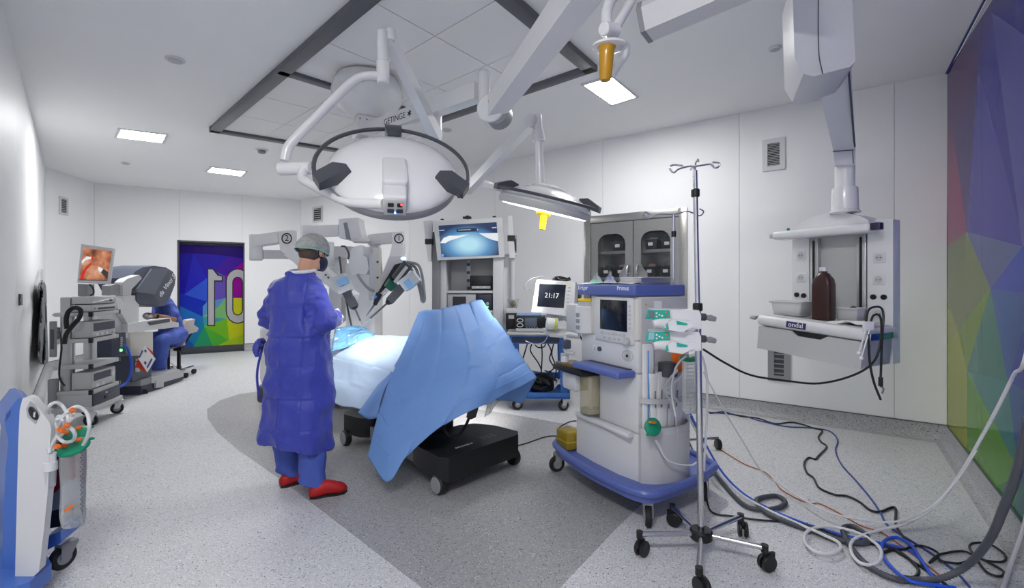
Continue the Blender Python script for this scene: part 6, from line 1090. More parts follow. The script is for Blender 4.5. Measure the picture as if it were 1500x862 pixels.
rs = [rsec(0.09, 0.09, 0, 0.02), rsec(0.14, 0.13, 0.11, 0.025), rsec(0.15, 0.14, 0.11, 0.025)]; b.loft(rs, cap=False); b.poly(rs[0]); b.obj('shell', M_clear, t, solid=0.004); b = B(Mq); b.sphere((0, 0, 0.05), 0.04, 10); b.obj('contents', mat('contents_brown', srgb(120, 92, 60), 0.6), t)
t = thing('cautery_box', 'black stacked control box under the accessory basket', 'device', P(750, 490, D)); b = B(); b.bx(Vx(741), Vx(757), D - 0.15, D + 0.0, Vz(482), Vz(458), 0.008); b.obj('case', M_blk, t); b = B(); b.bx(Vx(742), Vx(756), D - 0.15, D - 0.02, Vz(458), Vz(451.3), 0.006); b.obj('white_cap', M_plw, t); b = B(); b.bx(Vx(745), Vx(753), D - 0.156, D - 0.148, Vz(466), Vz(461)); b.obj('label', M_lg, t)
# ------------------------------------------------------------------ blue cart
bc = thing('blue_equipment_cart', 'bright blue two-tier metal cart with black castors', 'cart', V((0.35, 5.6, 0)))
MBc = frame((-0.06, 5.38, 0), (1, -0.04))
b = B(MBc); b.bx(0, 0.84, 0, 0.6, 0.868, 0.895, 0.006); b.obj('top_shelf', M_lg, bc)
b = B(MBc); b.bx(0.03, 0.64, 0.02, 0.58, 0.77, 0.868, 0.006); b.obj('drawer_box', M_cblue, bc)
b = B(MBc); b.bx(0.06, 0.60, 0.012, 0.024, 0.785, 0.85); b.obj('drawer_slot', M_navy, bc)
for (x0, x1, y) in ((0.06, 0.14, 0.06), (0.62, 0.70, 0.06), (0.06, 0.14, 0.5), (0.62, 0.70, 0.5)):
    b = B(MBc); b.prism([V((x0, y, 0.2)), V((x0 + 0.08, y, 0.2)), V((x1 - 0.02, y, 0.87)), V((x0 - 0.02, y, 0.87))], (0, 0.04, 0), 0.004); b.obj('post', M_cblue, bc)
b = B(MBc); b.bx(0.05, 0.72, 0.0, 0.6, 0.145, 0.17); b.bx(0.05, 0.72, 0.0, 0.012, 0.15, 0.215); b.bx(0.05, 0.72, 0.58, 0.6, 0.15, 0.34); b.bx(0.05, 0.062, 0, 0.6, 0.15, 0.25); b.bx(0.708, 0.72, 0, 0.6, 0.15, 0.25); b.obj('bottom_tray', M_cblue, bc)
for (x, y, a) in ((0.12, 0.08, 0.3), (0.65, 0.06, 0.3), (0.12, 0.54, 0.4), (0.72, 0.56, 0.9)):
    q = MBc @ V((x, y, 0)); castor(bc, q, 0.062, a, 0.135, mh=M_chrome, w=0.035)
MBd = MBc @ Matrix.Translation((0.1, 0.06, 0.895))
eu = thing('electrosurgery_unit', 'silver and black electrosurgical generator with display on the blue cart', 'device', MBd @ V((0.2, 0.15, 0)))
b = B(MBd); b.bx(0, 0.38, 0, 0.32, 0.006, 0.05, 0.01); b.obj('base', M_lg, eu); b = B(MBd); b.bx(0.0, 0.37, 0.0, 0.3, 0.045, 0.185, 0.012); b.obj('case', M_blk, eu)
b = B(MBd); b.bx(0.105, 0.245, -0.006, 0.002, 0.065, 0.165, 0.002); b.obj('display', mat('display_grey', srgb(92, 102, 118), 0.2), eu)
for z in (0.085, 0.14): b = B(MBd); b.tube([V((0.05 + 0.035 * math.cos(a), -0.003, z + 0.02 * math.sin(a))) for a in [2 * math.pi * k / 16 for k in range(16)]], 0.004, 6, 1, closed=True); b.obj('socket_ring', M_plw, eu)
for k in range(5): b = B(MBd); b.cyl((0.13 + 0.03 * k, -0.004, 0.055), (0.13 + 0.03 * k, 0.002, 0.055), 0.006, seg=8); b.obj('button', M_lg, eu)
b = B(MBd); b.bx(0.005, 0.3, 0.03, 0.28, 0.186, 0.21, 0.008); tag(b.obj('blue_case', mat('case_pale_blue', srgb(120, 150, 196), 0.4), None, loc=MBd @ V((0.15, 0.15, 0.186))), 'pale blue flat case lying on the electrosurgical generator', 'case')
rr = random.Random(11); b = B(MBc)
for k in range(16):
    c = V((0.40 + rr.uniform(-0.2, 0.2), 0.28 + rr.uniform(-0.16, 0.12), 0.2 + 0.009 * k)); ra, rb_ = rr.uniform(0.09, 0.16), rr.uniform(0.06, 0.12); ph = rr.uniform(0, 6)
    b.tube([c + V((ra * math.cos(t + ph), rb_ * math.sin(t), 0.02 * math.sin(2 * t + ph) + 0.004 * t)) for t in [k2 * 0.5 for k2 in range(22)]], 0.011, 6, 2)
ct = b.obj('cable_tangle', M_rub, None, loc=MBc @ V((0.36, 0.28, 0.17))); tag(ct, 'tangle of black cables lying in the bottom tray of the blue cart', 'cables'); ct['kind'] = 'stuff'
b = B(MBc); b.tube([V((0.6 + 0.05 * math.sin(k), 0.1 + 0.02 * math.cos(k * 1.7), 0.33 - 0.004 * k + 0.05 * math.sin(k * 2.1))) for k in range(14)], 0.009, 6, 3); tag(b.obj('white_lead_bundle', M_plw, None, loc=MBc @ V((0.6, 0.1, 0.3))), 'white cable bundle draped over the right edge of the blue cart tray', 'cables')
b = B(MBc); b.box((0.18, 0.16, 0.2), (0.2, 0.14, 0.05), 0.02, R=Euler((0.1, 0.1, 0.4)).to_matrix()); tag(b.obj('foot_pedal', M_dkblue, None, loc=MBc @ V((0.18, 0.16, 0.175))), 'bright blue foot pedal in the bottom tray of the blue cart', 'pedal')
hang = [[(0.24, 0.77), (0.19, 0.6), (0.15, 0.48), (0.22, 0.38), (0.4, 0.36), (0.52, 0.42)], [(0.3, 0.77), (0.27, 0.66), (0.36, 0.52), (0.4, 0.42), (0.38, 0.3)], [(0.4, 0.77), (0.41, 0.6), (0.40, 0.4), (0.4, 0.25)], [(0.46, 0.77), (0.52, 0.65), (0.5, 0.55), (0.55, 0.45), (0.5, 0.4), (0.44, 0.41)], [(0.56, 0.77), (0.53, 0.6), (0.58, 0.45), (0.57, 0.3)], [(0.3, 0.75), (0.36, 0.68), (0.44, 0.69), (0.46, 0.76)]]
for k, pts in enumerate(hang): lp([MBc @ V((x, 0.2 + 0.04 * k, z)) for x, z in pts], 0.0075, M_blk, ['leftmost black cable swinging wide under the blue cart top', 'second black cable from the left under the blue cart top', 'straight black cable in the middle under the blue cart top', 'zigzag black cable under the blue cart top', 'rightmost black cable hanging under the blue cart top', 'short drooping black cable loop just under the blue cart drawer'][k], grp='cables under the blue cart')
# ------------------------------------------------------------------ anaesthesia machine
C0 = V((0.80, 2.98, 0)); MA = frame(C0, (-0.455, 0.89))       # x along the front face (away), +y out of the front, -y into the machine
an = thing('anaesthesia_machine', 'white and blue anaesthesia machine with dark screen on a blue wheeled base', 'anaesthesia machine', MA @ V((0.3, -0.25, 0)))
def ab(x0, x1, y0, y1, z0, z1, m, name, bev=0.008, parent=None, seg=2): b = B(MA); b.bx(x0, x1, y0, y1, z0, z1, bev, seg); return b.obj(name, m, parent or an)
# blue base with raised rim
bo_ = [(-0.16, 0.10), (0.1, 0.16), (0.4, 0.17), (0.7, 0.13), (0.86, 0.06), (0.86, -0.2), (0.8, -0.62), (0.4, -0.7), (0.0, -0.66), (-0.08, -0.55), (-0.15, -0.3), (-0.18, -0.08)]
bpts = catmull([V((x, y, 0.15)) for x, y in bo_], 4, True); b = B(MA); b.prism(bpts, (0, 0, 0.05), 0.012); b.obj('base_platform', M_blue, an)
b = B(MA); b.tube([V((p.x, p.y, 0.205)) for p in bpts], 0.026, 10, 1, closed=True); b.obj('base_rim', M_blue, an)
for (x, y, a) in ((-0.15, 0.06, 1.35), (0.8, 0.1, 0.3), (-0.06, -0.52, 1.2), (0.72, -0.58, 1.0)):
    q = MA @ V((x, y, 0)); castor(an, q, 0.062, a, 0.14, mh=M_mg, w=0.034)
pl_ = [(-0.0, 0.0), (0.15, 0.035), (0.4, 0.05), (0.62, 0.04), (0.62, -0.45), (0.3, -0.5), (0.12, -0.47), (-0.02, -0.4), (-0.07, -0.28), (-0.06, -0.12)]
b = B(MA); b.prism([V((x, y, 0.2)) for x, y in pl_], (0, 0, 0.30), 0.006); b.obj('plinth', M_plw, an)
ab(0.02, 0.60, 0.02, 0.07, 0.475, 0.51, M_plw, 'plinth_ledge', 0.012)
ab(0.0, 0.40, -0.45, 0.0, 0.5, 0.88, M_plw, 'lower_body', 0.01); ab(0.40, 0.62, -0.45, -0.09, 0.5, 0.88, M_plw, 'lower_body_rear', 0.01)
ab(0.0, 0.62, -0.45, 0.0, 0.88, 1.09, M_plw, 'middle_body', 0.014); ab(0.0, 0.50, -0.43, -0.0, 1.09, 1.375, M_cream, 'screen_housing', 0.014)
ab(-0.012, 0.62, -0.40, 0.04, 1.375, 1.45, M_blue, 'top_tray', 0.012, seg=3)
d_f = MA.to_3x3() @ V((-1, 0, 0)); nf = MA.to_3x3() @ V((0, 1, 0))
text('Dräger', 0.042, axes(MA @ V((0.54, 0.0412, 1.425)), d_f, (0, 0, 1)), M_inkw, an); text('Primus', 0.042, axes(MA @ V((0.10, 0.0412, 1.425)), d_f, (0, 0, 1)), M_inkw, an)
ab(0.03, 0.43, -0.004, 0.018, 1.06, 1.365, M_plw, 'screen_bezel', 0.008); ab(0.085, 0.365, 0.014, 0.022, 1.14, 1.345, mat('screen_black', srgb(20, 22, 32), 0.12), 'screen', 0.003)
for k in range(7): ab(0.1 + 0.038 * k, 0.13 + 0.038 * k, 0.016, 0.021, 1.108, 1.128, M_lg, 'soft_key', 0.002)
for k in range(6): ab(0.05, 0.07, 0.016, 0.021, 1.16 + 0.028 * k, 1.18 + 0.028 * k, M_lg, 'soft_key', 0.002)
for k in range(4): ab(0.15 + 0.05 * k, 0.185 + 0.05 * k, 0.016, 0.02, 1.075, 1.095, M_lg, 'soft_key', 0.002)
b = B(MA); b.cyl((0.075, 0.016, 1.085), (0.075, 0.045, 1.085), 0.024, seg=22, bev=0.004); b.obj('rotary_knob', M_lg, an)
for (x, m) in ((0.46, M_plw), (0.39, M_slate)): b = B(MA); b.cyl((x, -0.001, 0.995), (x, 0.012, 0.995), 0.017, seg=16); b.obj('gauge', m, an)
b = B(MA); b.tube([V((0.1 + 0.05 * math.cos(a), 0.002, 0.985 + 0.035 * math.sin(a))) for a in [2 * math.pi * k / 20 for k in range(20)]], 0.004, 6, 1, closed=True); b.cyl((0.1, -0.001, 0.985), (0.1, 0.004, 0.985), 0.032, seg=18); b.obj('breathing_port', M_lg, an); b = B(MA); b.cyl((0.1, 0.002, 0.985), (0.1, 0.01, 0.985), 0.009, seg=12); b.obj('port_hole', M_blk, an)
ab(0.02, 0.52, 0.0, 0.15, 0.855, 0.90, M_blue, 'work_shelf', 0.014, seg=3); ab(0.06, 0.48, 0.0, 0.03, 0.898, 0.905, M_navy, 'painted_shelf_shadow', 0.001)  # solid navy strip paints a shadow line along the back of the work shelf
# vaporiser, absorber
b = B(MA); b.cyl((0.575, -0.015, 1.09), (0.575, -0.015, 1.29), 0.078, seg=28, bev=0.006); b.obj('vaporiser', M_plw, an); b = B(MA); b.cyl((0.57, -0.02, 1.285), (0.57, -0.02, 1.325), 0.07, seg=24, bev=0.006); b.obj('vaporiser_dial', M_lg, an); b = B(MA); b.cyl((0.57, -0.02, 1.325), (0.57, -0.02, 1.345), 0.072, seg=24, bev=0.005); b.obj('vaporiser_ring', M_yel, an)
for k in range(3): ab(0.555, 0.595, 0.060, 0.0645, 1.12 + 0.045 * k, 1.15 + 0.045 * k, M_mg, 'printed_label', 0.001)
ab(0.63, 0.78, -0.06, 0.03, 1.09, 1.3, M_lg, 'gas_module', 0.012)
b = B(MA); b.tube([V((0.6, 0.03, 1.07)), V((0.72, 0.06, 1.07)), V((0.74, 0.06, 1.02)), V((0.74, 0.06, 0.94)), V((0.64, 0.05, 0.93))], 0.014, 8); b.obj('grab_handle', M_plw, an); b = B(MA); b.box((0.68, 0.09, 1.0), (0.06, 0.05, 0.07), 0.012); b.obj('flow_valve', M_slate, an)
ab(0.42, 0.80, -0.06, 0.14, 0.80, 0.84, M_blk, 'absorber_tray', 0.008); ab(0.44, 0.78, -0.04, 0.125, 0.838, 0.862, M_amber, 'absorber_cover', 0.006); ab(0.55, 0.74, -0.05, 0.1, 0.66, 0.80, M_plw, 'absorber_block', 0.03)
b = B(MA); b.cyl((0.465, 0.03, 0.53), (0.465, 0.03, 0.80), 0.073, seg=28, bev=0.006); b.obj('absorber_canister', M_canis, an); b = B(MA); b.cyl((0.465, 0.03, 0.535), (0.465, 0.03, 0.56), 0.066, seg=24); b.obj('canister_base', M_mg, an); b = B(MA); b.cyl((0.465, 0.03, 0.56), (0.465, 0.03, 0.78), 0.016, seg=12); b.obj('canister_rod', M_lg, an)
# side with storage pocket
ab(-0.004, 0.004, -0.42, -0.02, 0.92, 1.36, M_lg, 'side_cover', 0.003)
sd = MA.to_3x3() @ V((0, -1, 0)); ns = MA.to_3x3() @ V((-1, 0, 0))
def SA(px, py, off=0.0): return onp(px, py, C0 + ns * off, ns)
b = B(); c = SA(965, 449, 0.008); b.prism([SA(945, 447.5, 0.006), SA(941.5, 442, 0.006) * 0.0 + SA(943.5, 443, 0.006), SA(948, 447.5, 0.006)], ns * 0.002); b.obj('warning_triangle', M_yel, an)
b = B(); b.prism([SA(958, 441, 0.005), SA(969, 441, 0.005), SA(969, 453, 0.005), SA(958, 453, 0.005)], ns * 0.003); b.obj('info_label', M_paper, an)
pk = [(-0.02, 0.0), (-0.07, -0.06), (-0.10, -0.16), (-0.10, -0.28), (-0.06, -0.38), (0.0, -0.43)]
for (z0_, z1_) in ((0.50, 0.545), (0.70, 0.73)):
    b = B(MA); q = catmull([V((x, y, z0_)) for x, y in pk], 4); b.loft([[p, p + V((0, 0, z1_ - z0_)), p + V((0.012, 0, z1_ - z0_)), p + V((0.012, 0, 0))] for p in q]); b.obj('pocket_band', M_lg, an)
b = B(MA); q = catmull([V((x, y, 0.2)) for x, y in pk], 4); b.loft([[p + V((-0.004, 0, 0)), p + V((-0.004, 0, 0.3)), p + V((0.02, 0, 0.3)), p + V((0.02, 0, 0))] for p in q]); b.obj('pocket_skirt', M_lg, an)
b = B(MA); b.cyl((-0.05, -0.2, 0.86), (-0.05, -0.2, 0.95), 0.06, seg=24, bev=0.006); b.obj('side_canister', M_dg, an)
b = B(); b.prism([SA(985, 514, 0.06), SA(998, 513, 0.06), SA(999, 525, 0.06), SA(1001, 540, 0.06), SA(990, 545, 0.06), SA(984, 528, 0.06)], ns * 0.03, 0.006); b.obj('hose_bracket', M_orng, an)
# rear pole of the machine
pp = MA @ V((0.15, -0.46, 1.375)); b = B(); b.cyl(pp, pp + V((0, 0, 0.57)), 0.011, seg=12); b.obj('rear_pole', M_chrome, an); b = B(); b.cyl(pp - V((0, 0, 0.03)), pp + V((0, 0, 0.03)), 0.022, seg=14); b.cyl(pp + V((0, 0, 0.41)), pp + V((0, 0, 0.45)), 0.017, seg=14); b.obj('pole_collar', M_blk, an)
b = B(); tp = pp + V((0, 0, 0.57)); b.tube([tp + V((-0.17, 0, -0.0)), tp + V((-0.2, 0, 0.015)), tp + V((-0.21, 0, -0.01)), tp + V((-0.18, 0, -0.025)), tp + V((-0.1, 0, 0.0)), tp, tp + V((0.1, 0, 0.02)), tp + V((0.18, 0, -0.01)), tp + V((0.21, 0, 0.02)), tp + V((0.18, 0, 0.04))], 0.005, 6); b.obj('pole_hooks', M_chrome, an)
# packs in the pocket
def pack(px0, px1, y0, y1, off, label, stripe=None, lean=0.0):
    t = thing('sterile_pack', label, 'package', SA((px0 + px1) / 2, y1, off), 'packs in the side pocket'); b = B()
    b.patch([[SA(px0 + (px1 - px0) * k / 3 + lean * (y1 - y) / 50, y, off + 0.006 * math.sin(k * 1.05)) for k in range(4)] for y in (y0, (y0 * 2 + y1) / 3, (y0 + y1 * 2) / 3, y1)], 3, 3); b.obj('wrapper', M_paper, t, solid=0.006)
    if stripe: b = B(); b.tube([SA(px0 + (px1 - px0) * 0.5 + lean * (y1 - y) / 50, y, off + 0.02) for y in (y0 + 10, (y0 + y1) / 2, y1 - 8)], 0.004, 6); b.obj('blue_stripe', mat('stripe_blue', srgb(90, 150, 220), 0.5), t)
    else: b = B(); xm = (px0 * 0.6 + px1 * 0.4); b.prism([SA(xm + lean * 0.5, y0 + (y1 - y0) * 0.3, off + 0.016), SA(xm + 2 + lean * 0.5, y0 + (y1 - y0) * 0.3, off + 0.016), SA(xm + 2 + lean * 0.2, y0 + (y1 - y0) * 0.6, off + 0.016), SA(xm + lean * 0.2, y0 + (y1 - y0) * 0.6, off + 0.016)], ns * 0.001); b.obj('print', M_mg, t)
pack(941, 958, 504, 632, 0.02, 'long white sterile pack with blue line standing tallest in the side pocket', True); pack(954, 968, 548, 632, 0.045, 'narrow white sterile pack second from the left in the side pocket', None, -2)
pack(962, 977, 545, 632, 0.05, 'white sterile pack in the middle of the side pocket', None, 1); pack(972, 987, 552, 630, 0.04, 'white sterile pack fourth from the left in the side pocket', None, 3); pack(983, 997, 548, 628, 0.03, 'leaning white sterile pack at the right of the side pocket', None, 6)
t = thing('paper_bands', 'white paper strips fanned over the side pocket', 'paper', SA(990, 560, 0.1))
for pts in ([(972, 570), (983, 555), (993, 545)], [(973, 573), (986, 565), (1000, 552)], [(973, 574), (988, 585), (1003, 605), (1014, 606)], [(974, 577), (985, 596), (992, 630), (994, 658)], [(970, 575), (966, 556), (960, 548)]):
    b = B(); q = catmull([SA(x, y, 0.12) for x, y in pts], 5); b.loft([[p, p + V((0, 0, 0.02)), p + V((0.001, 0.004, 0.02)), p + V((0.001, 0.004, 0))] for p in q]); b.obj('paper_strip', M_paper, t)
t = thing('canister_lid', 'green round suction lid with orange tab on the side pocket', 'lid', SA(957, 626, 0.15)); lid(SA(957, 626, 0.14), ns + V((-0.15, -0.1, 0.25)), 0.052, t, False); b = B(); b.box(SA(956, 619, 0.165), (0.05, 0.012, 0.014), 0.004, R=Euler((0, 0.2, 0.3)).to_matrix()); b.obj('orange_tab', M_orng, t)
lp([SA(960, 645, 0.13), SA(966, 655, 0.14), SA(975, 672, 0.15), SA(990, 680, 0.16), SA(1012, 682, 0.17), SA(1020, 678, 0.17)], 0.006, M_tubec, 'clear thin tube hanging in a loop below the green pocket lid', 'drain_tube', 'tube')
t = thing('drainage_bag', 'clear ribbed drainage container with green lid hanging by the pump stand', 'container', P(1008, 605, 2.85)); b = B(); b.bx(P(1000, 0, 2.85).x, P(1018, 0, 2.85).x, 2.8, 2.87, P(0, 604, 2.85).z, P(0, 528, 2.85).z, 0.01); b.obj('body', M_clear, t); lid(P(1008, 524, 2.84), (0, -0.2, 1), 0.045, t, False)
for k in range(12): b = B(); b.bx(P(1004, 0, 2.8).x, P(1016, 0, 2.8).x, 2.793, 2.799, P(0, 534 + 5.6 * k, 2.8).z - 0.004, P(0, 534 + 5.6 * k, 2.8).z + 0.004); b.obj('rib', M_lg, t)
lp([P(1005, 522, 2.78), P(996, 530, 2.76), P(988, 545, 2.76), P(984, 575, 2.78), P(990, 610, 2.8)], 0.006, M_tubec, 'clear curved tube from the drainage container into the pocket', 'drain_tube', 'tube')
lp([P(1010, 522, 2.8), P(1026, 520, 2.74), P(1034, 545, 2.72), P(1036, 580, 2.72), P(1034, 640, 2.72), P(1031, 690, 2.72)], 0.007, M_tubec, 'clear tube hanging straight down beside the pump stand pole', 'drain_tube', 'tube')
# things on the top tray
def mask_(x, y, r, m, label):
    o = MA @ V((x, y, 1.451)); t = thing('breathing_mask', label, 'mask', o, 'clear masks on the anaesthesia machine'); b = B(); b.lathe(o, (0, 0, 1), [(r, 0), (r * 1.05, 0.012), (r * 0.95, 0.022)], 20, 0.8); b.obj('cushion', m, t); b = B(); b.lathe(o + V((0, 0, 0.02)), (0, 0, 1), [(r * 0.9, 0), (r * 0.6, 0.03), (r * 0.25, 0.045), (r * 0.22, 0.07)], 20, 0.8); b.obj('dome', M_clear, t)
mask_(0.5, -0.05, 0.06, mat('cushion_mint', srgb(150, 214, 196), 0.4), 'clear breathing mask with mint cushion, leftmost on the machine top'); mask_(0.33, -0.04, 0.05, mat('cushion_lilac', srgb(180, 184, 220), 0.4), 'clear lilac mask in the middle of the machine top'); mask_(0.22, -0.08, 0.042, mat('cushion_lilac2', srgb(180, 184, 220), 0.4), 'small lilac mask beside the steel box')
o = MA @ V((0.12, -0.16, 1.451)); t = thing('steel_instrument_box', 'lidded stainless steel box on top of the anaesthesia machine', 'box', o); b = B(MA); b.bx(0.02, 0.22, -0.3, -0.04, 1.451, 1.492, 0.004); b.obj('box_body', M_alu, t); b = B(MA); b.bx(0.016, 0.224, -0.304, -0.036, 1.486, 1.497, 0.003); b.obj('box_lid', M_alu, t)
b = B(MA); rr = random.Random(8); b.patch([[V((0.02 + 0.14 * i, 0.03 - 0.05 * j, 1.452 + 0.012 * rr.random())) for j in range(3)] for i in range(5)], 4, 4); tag(b.obj('white_cloth', M_paper, None, ang=60, solid=0.003, loc=MA @ V((0.3, 0, 1.451))), 'crumpled white cloth along the front edge of the machine top', 'cloth')
t = thing('amber_box', 'translucent amber plastic box standing on the blue machine base', 'box', MA @ V((0.72, 0.06, 0.205))); b = B(MA); b.bx(0.64, 0.80, -0.02, 0.11, 0.203, 0.345, 0.02, 3); b.obj('box_body', mat('amber_box_plastic', srgb(150, 128, 34), 0.25, alpha=0.92), t); b = B(MA); b.bx(0.637, 0.803, -0.023, 0.113, 0.262, 0.272, 0.003); b.obj('seam_band', mat('amber_band', srgb(170, 146, 50), 0.3), t)
t = thing('white_jar', 'small white jar standing on the amber absorber cover', 'jar', MA @ V((0.72, 0.08, 0.863))); b = B(MA); b.cyl((0.72, 0.08, 0.8625), (0.72, 0.08, 0.91), 0.03, seg=18); b.obj('jar_body', M_plw, t); b = B(MA); b.cyl((0.72, 0.08, 0.91), (0.72, 0.08, 0.925), 0.033, seg=18, bev=0.003); b.obj('jar_lid', M_lg, t)
# patient monitor on its arm
pm = thing('patient_monitor', 'white patient monitor showing the time in front of the steel cabinet', 'monitor', P(815, 470, 4.0))
nmn = V((-0.52, -0.85, 0.14)).normalized(); mc = P(811, 436, 3.95); MM = axes(mc, V((0, 0, 1)).cross(nmn), nmn.cross(V((0, 0, 1)).cross(nmn))) @ Matrix.Rotation(math.radians(-2.5), 4, 'Z')   # x right, y up, z towards the viewer
b = B(MM); b.prism([V((-0.195, -0.135, -0.03)), V((0.19, -0.15, -0.03)), V((0.2, -0.13, -0.03)), V((0.185, 0.14, -0.03)), V((-0.17, 0.145, -0.03)), V((-0.18, 0.13, -0.03))], (0, 0, 0.035), 0.01, 3); b.obj('front_frame', M_plw, pm)
b = B(MM); b.bx(-0.17, 0.19, -0.13, 0.135, -0.15, -0.028, 0.012); b.obj('rear_case', M_plw, pm)
b = B(MM); b.bx(-0.145, 0.105, -0.085, 0.11, 0.003, 0.008, 0.002); sc2 = b.obj('screen', M_scr, pm)
text('21:17', 0.06, MM @ Matrix.Translation((-0.015, 0.012, 0.009)), glow('digits_white', (0.9, 0.95, 1, 1), 1.0), sc2)
for k in range(5): b = B(MM); b.bx(0.125, 0.148, 0.085 - 0.03 * k, 0.097 - 0.03 * k, 0.003, 0.009, 0.002); b.obj('key', M_yel if k == 0 else M_lg, pm)
b = B(MM); b.cyl((0.135, -0.088, 0.004), (0.135, -0.088, 0.026), 0.018, seg=18, bev=0.003); b.obj('knob', M_plw, pm)
b = B(MM); b.bx(0.188, 0.196, -0.02, 0.06, -0.13, -0.06, 0.003); b.obj('side_port', M_blk, pm)
b = B(); b.tube([P(800, 462, 4.05), P(815, 466, 4.05), P(832, 466, 4.0), P(850, 478, 3.9)], 0.028, 10); b.obj('mount_arm', M_plw, pm); b = B(); b.cyl(P(800, 474, 3.9), P(817, 476, 3.9), 0.05, seg=18, bev=0.006); b.obj('swivel', M_plw, pm); b = B(); b.cyl(P(812, 475, 3.88), P(815, 475.5, 3.88), 0.052, seg=18); b.obj('swivel_ring', mat('ring_lime', srgb(196, 204, 90), 0.4), pm)
b = B(); b.prism([P(795, 484, 4.0), P(842, 487, 3.9), P(850, 497, 3.75), P(806, 494, 3.85)], (0, 0.0, 0.02), 0.004); b.obj('arm_tray', M_lg, pm)
rr = random.Random(4); b = B(MM)
for k in range(7): b.tube([V((-0.05 + rr.uniform(-0.04, 0.03) + 0.025 * j, 0.155 + rr.uniform(0, 0.03), -0.08 + rr.uniform(-0.03, 0.03))) for j in range(6)], 0.008, 6, 4)
cl = b.obj('monitor_leads', M_blk, None, loc=mc + V((0, 0, 0.15))); tag(cl, 'bundle of black patient leads lying on top of the white monitor', 'cables'); cl['kind'] = 'stuff'
lp([P(795, 405, 4.0), P(780, 408, 3.95), P(770, 416, 3.93), P(769, 424, 3.93), P(776, 424, 3.93)], 0.0035, M_dg, 'thin grey lead sticking out left of the white monitor')
lp([P(826, 468, 4.1), P(838, 475, 4.0), P(848, 490, 3.9), P(855, 502, 3.85)], 0.008, M_blk, 'black cable between the white monitor and the anaesthesia machine')
lp([P(805, 486, 3.95), P(798, 500, 3.98), P(785, 505, 4.0), P(770, 500, 4.05)], 0.0035, M_lg, 'thin white lead drooping under the white monitor arm')
# ------------------------------------------------------------------ infusion stand
hub = FL(1027, 782, 0.115); iv = thing('infusion_stand', 'chrome infusion stand on five black castors in the right foreground', 'infusion stand', V((hub.x, hub.y, 0)))
b = B(); b.cyl((hub.x, hub.y, 0.085), (hub.x, hub.y, 0.14), 0.058, seg=26, bev=0.008); b.obj('hub', M_blk, iv)
for (lx, ly, cx_, cy_) in ((937, 783, 948, 803), (985, 743, 993, 762), (1085, 757, 1087, 774), (1120, 803, 1128, 824), (1024, 836, 1032, 850)):
    e = FL(lx, ly, 0.115); b = B(); b.cyl((hub.x, hub.y, 0.115), e, 0.014, seg=14); lg_ = b.obj('leg', M_chrome, iv); b = B(); b.cyl(e + V((0, 0, 0.016)), e - V((0, 0, 0.02)), 0.018, seg=14); b.obj('leg_cap', M_blk, lg_)
    dv = (e - hub).normalized(); a = math.atan2(dv.y, dv.x) + 0.7; Mx = frame((e.x + 0.012, e.y, 0), (math.cos(a), math.sin(a)))
    for s_ in (-1, 1): b = B(Mx); b.cyl((0, s_ * 0.006, 0.042), (0, s_ * 0.026, 0.042), 0.042, seg=22, bev=0.005); b.obj('castor_wheel', M_blk, lg_)
    b = B(Mx); b.bx(-0.02, 0.045, -0.009, 0.009, 0.05, 0.092, 0.006); b.obj('castor_housing', M_blk, lg_)
tp = P(1018, 250, 2.5); kn = P(1022, 452, 2.505)
b = B(); b.cyl((hub.x, hub.y, 0.13), kn, 0.0165, seg=16); b.obj('pole', M_chrome, iv); b = B(); b.cyl(kn, tp, 0.0125, seg=16); b.obj('upper_pole', M_chrome, iv)
for y, r in ((450, 0.025), (283, 0.022)): c = P(1018 + (y - 250) * 0.02, y, 2.503); b = B(); b.cyl(c - V((0, 0, 0.022)), c + V((0, 0, 0.022)), r, seg=16, bev=0.005); b.obj('pole_clamp', M_blk, iv)
b = B(); b.tube([P(1000, 243, 2.5), P(985, 242, 2.5), P(981, 247, 2.5), P(987, 253, 2.5), P(994, 248, 2.5), P(1008, 244, 2.5), P(1018, 244, 2.5), P(1030, 242, 2.5), P(1041, 241, 2.5), P(1047, 246, 2.5), P(1053, 244, 2.5), P(1053, 239, 2.5), P(1044, 238, 2.5)], 0.005, 8); b.tube([P(1018, 250, 2.5), P(1019, 240, 2.5), P(1022, 234, 2.42), P(1023, 237, 2.4)], 0.005, 8); b.tube([P(1018, 248, 2.5), P(1014, 245, 2.6), P(1012, 249, 2.64)], 0.005, 8); b.obj('drip_hooks', M_chrome, iv)
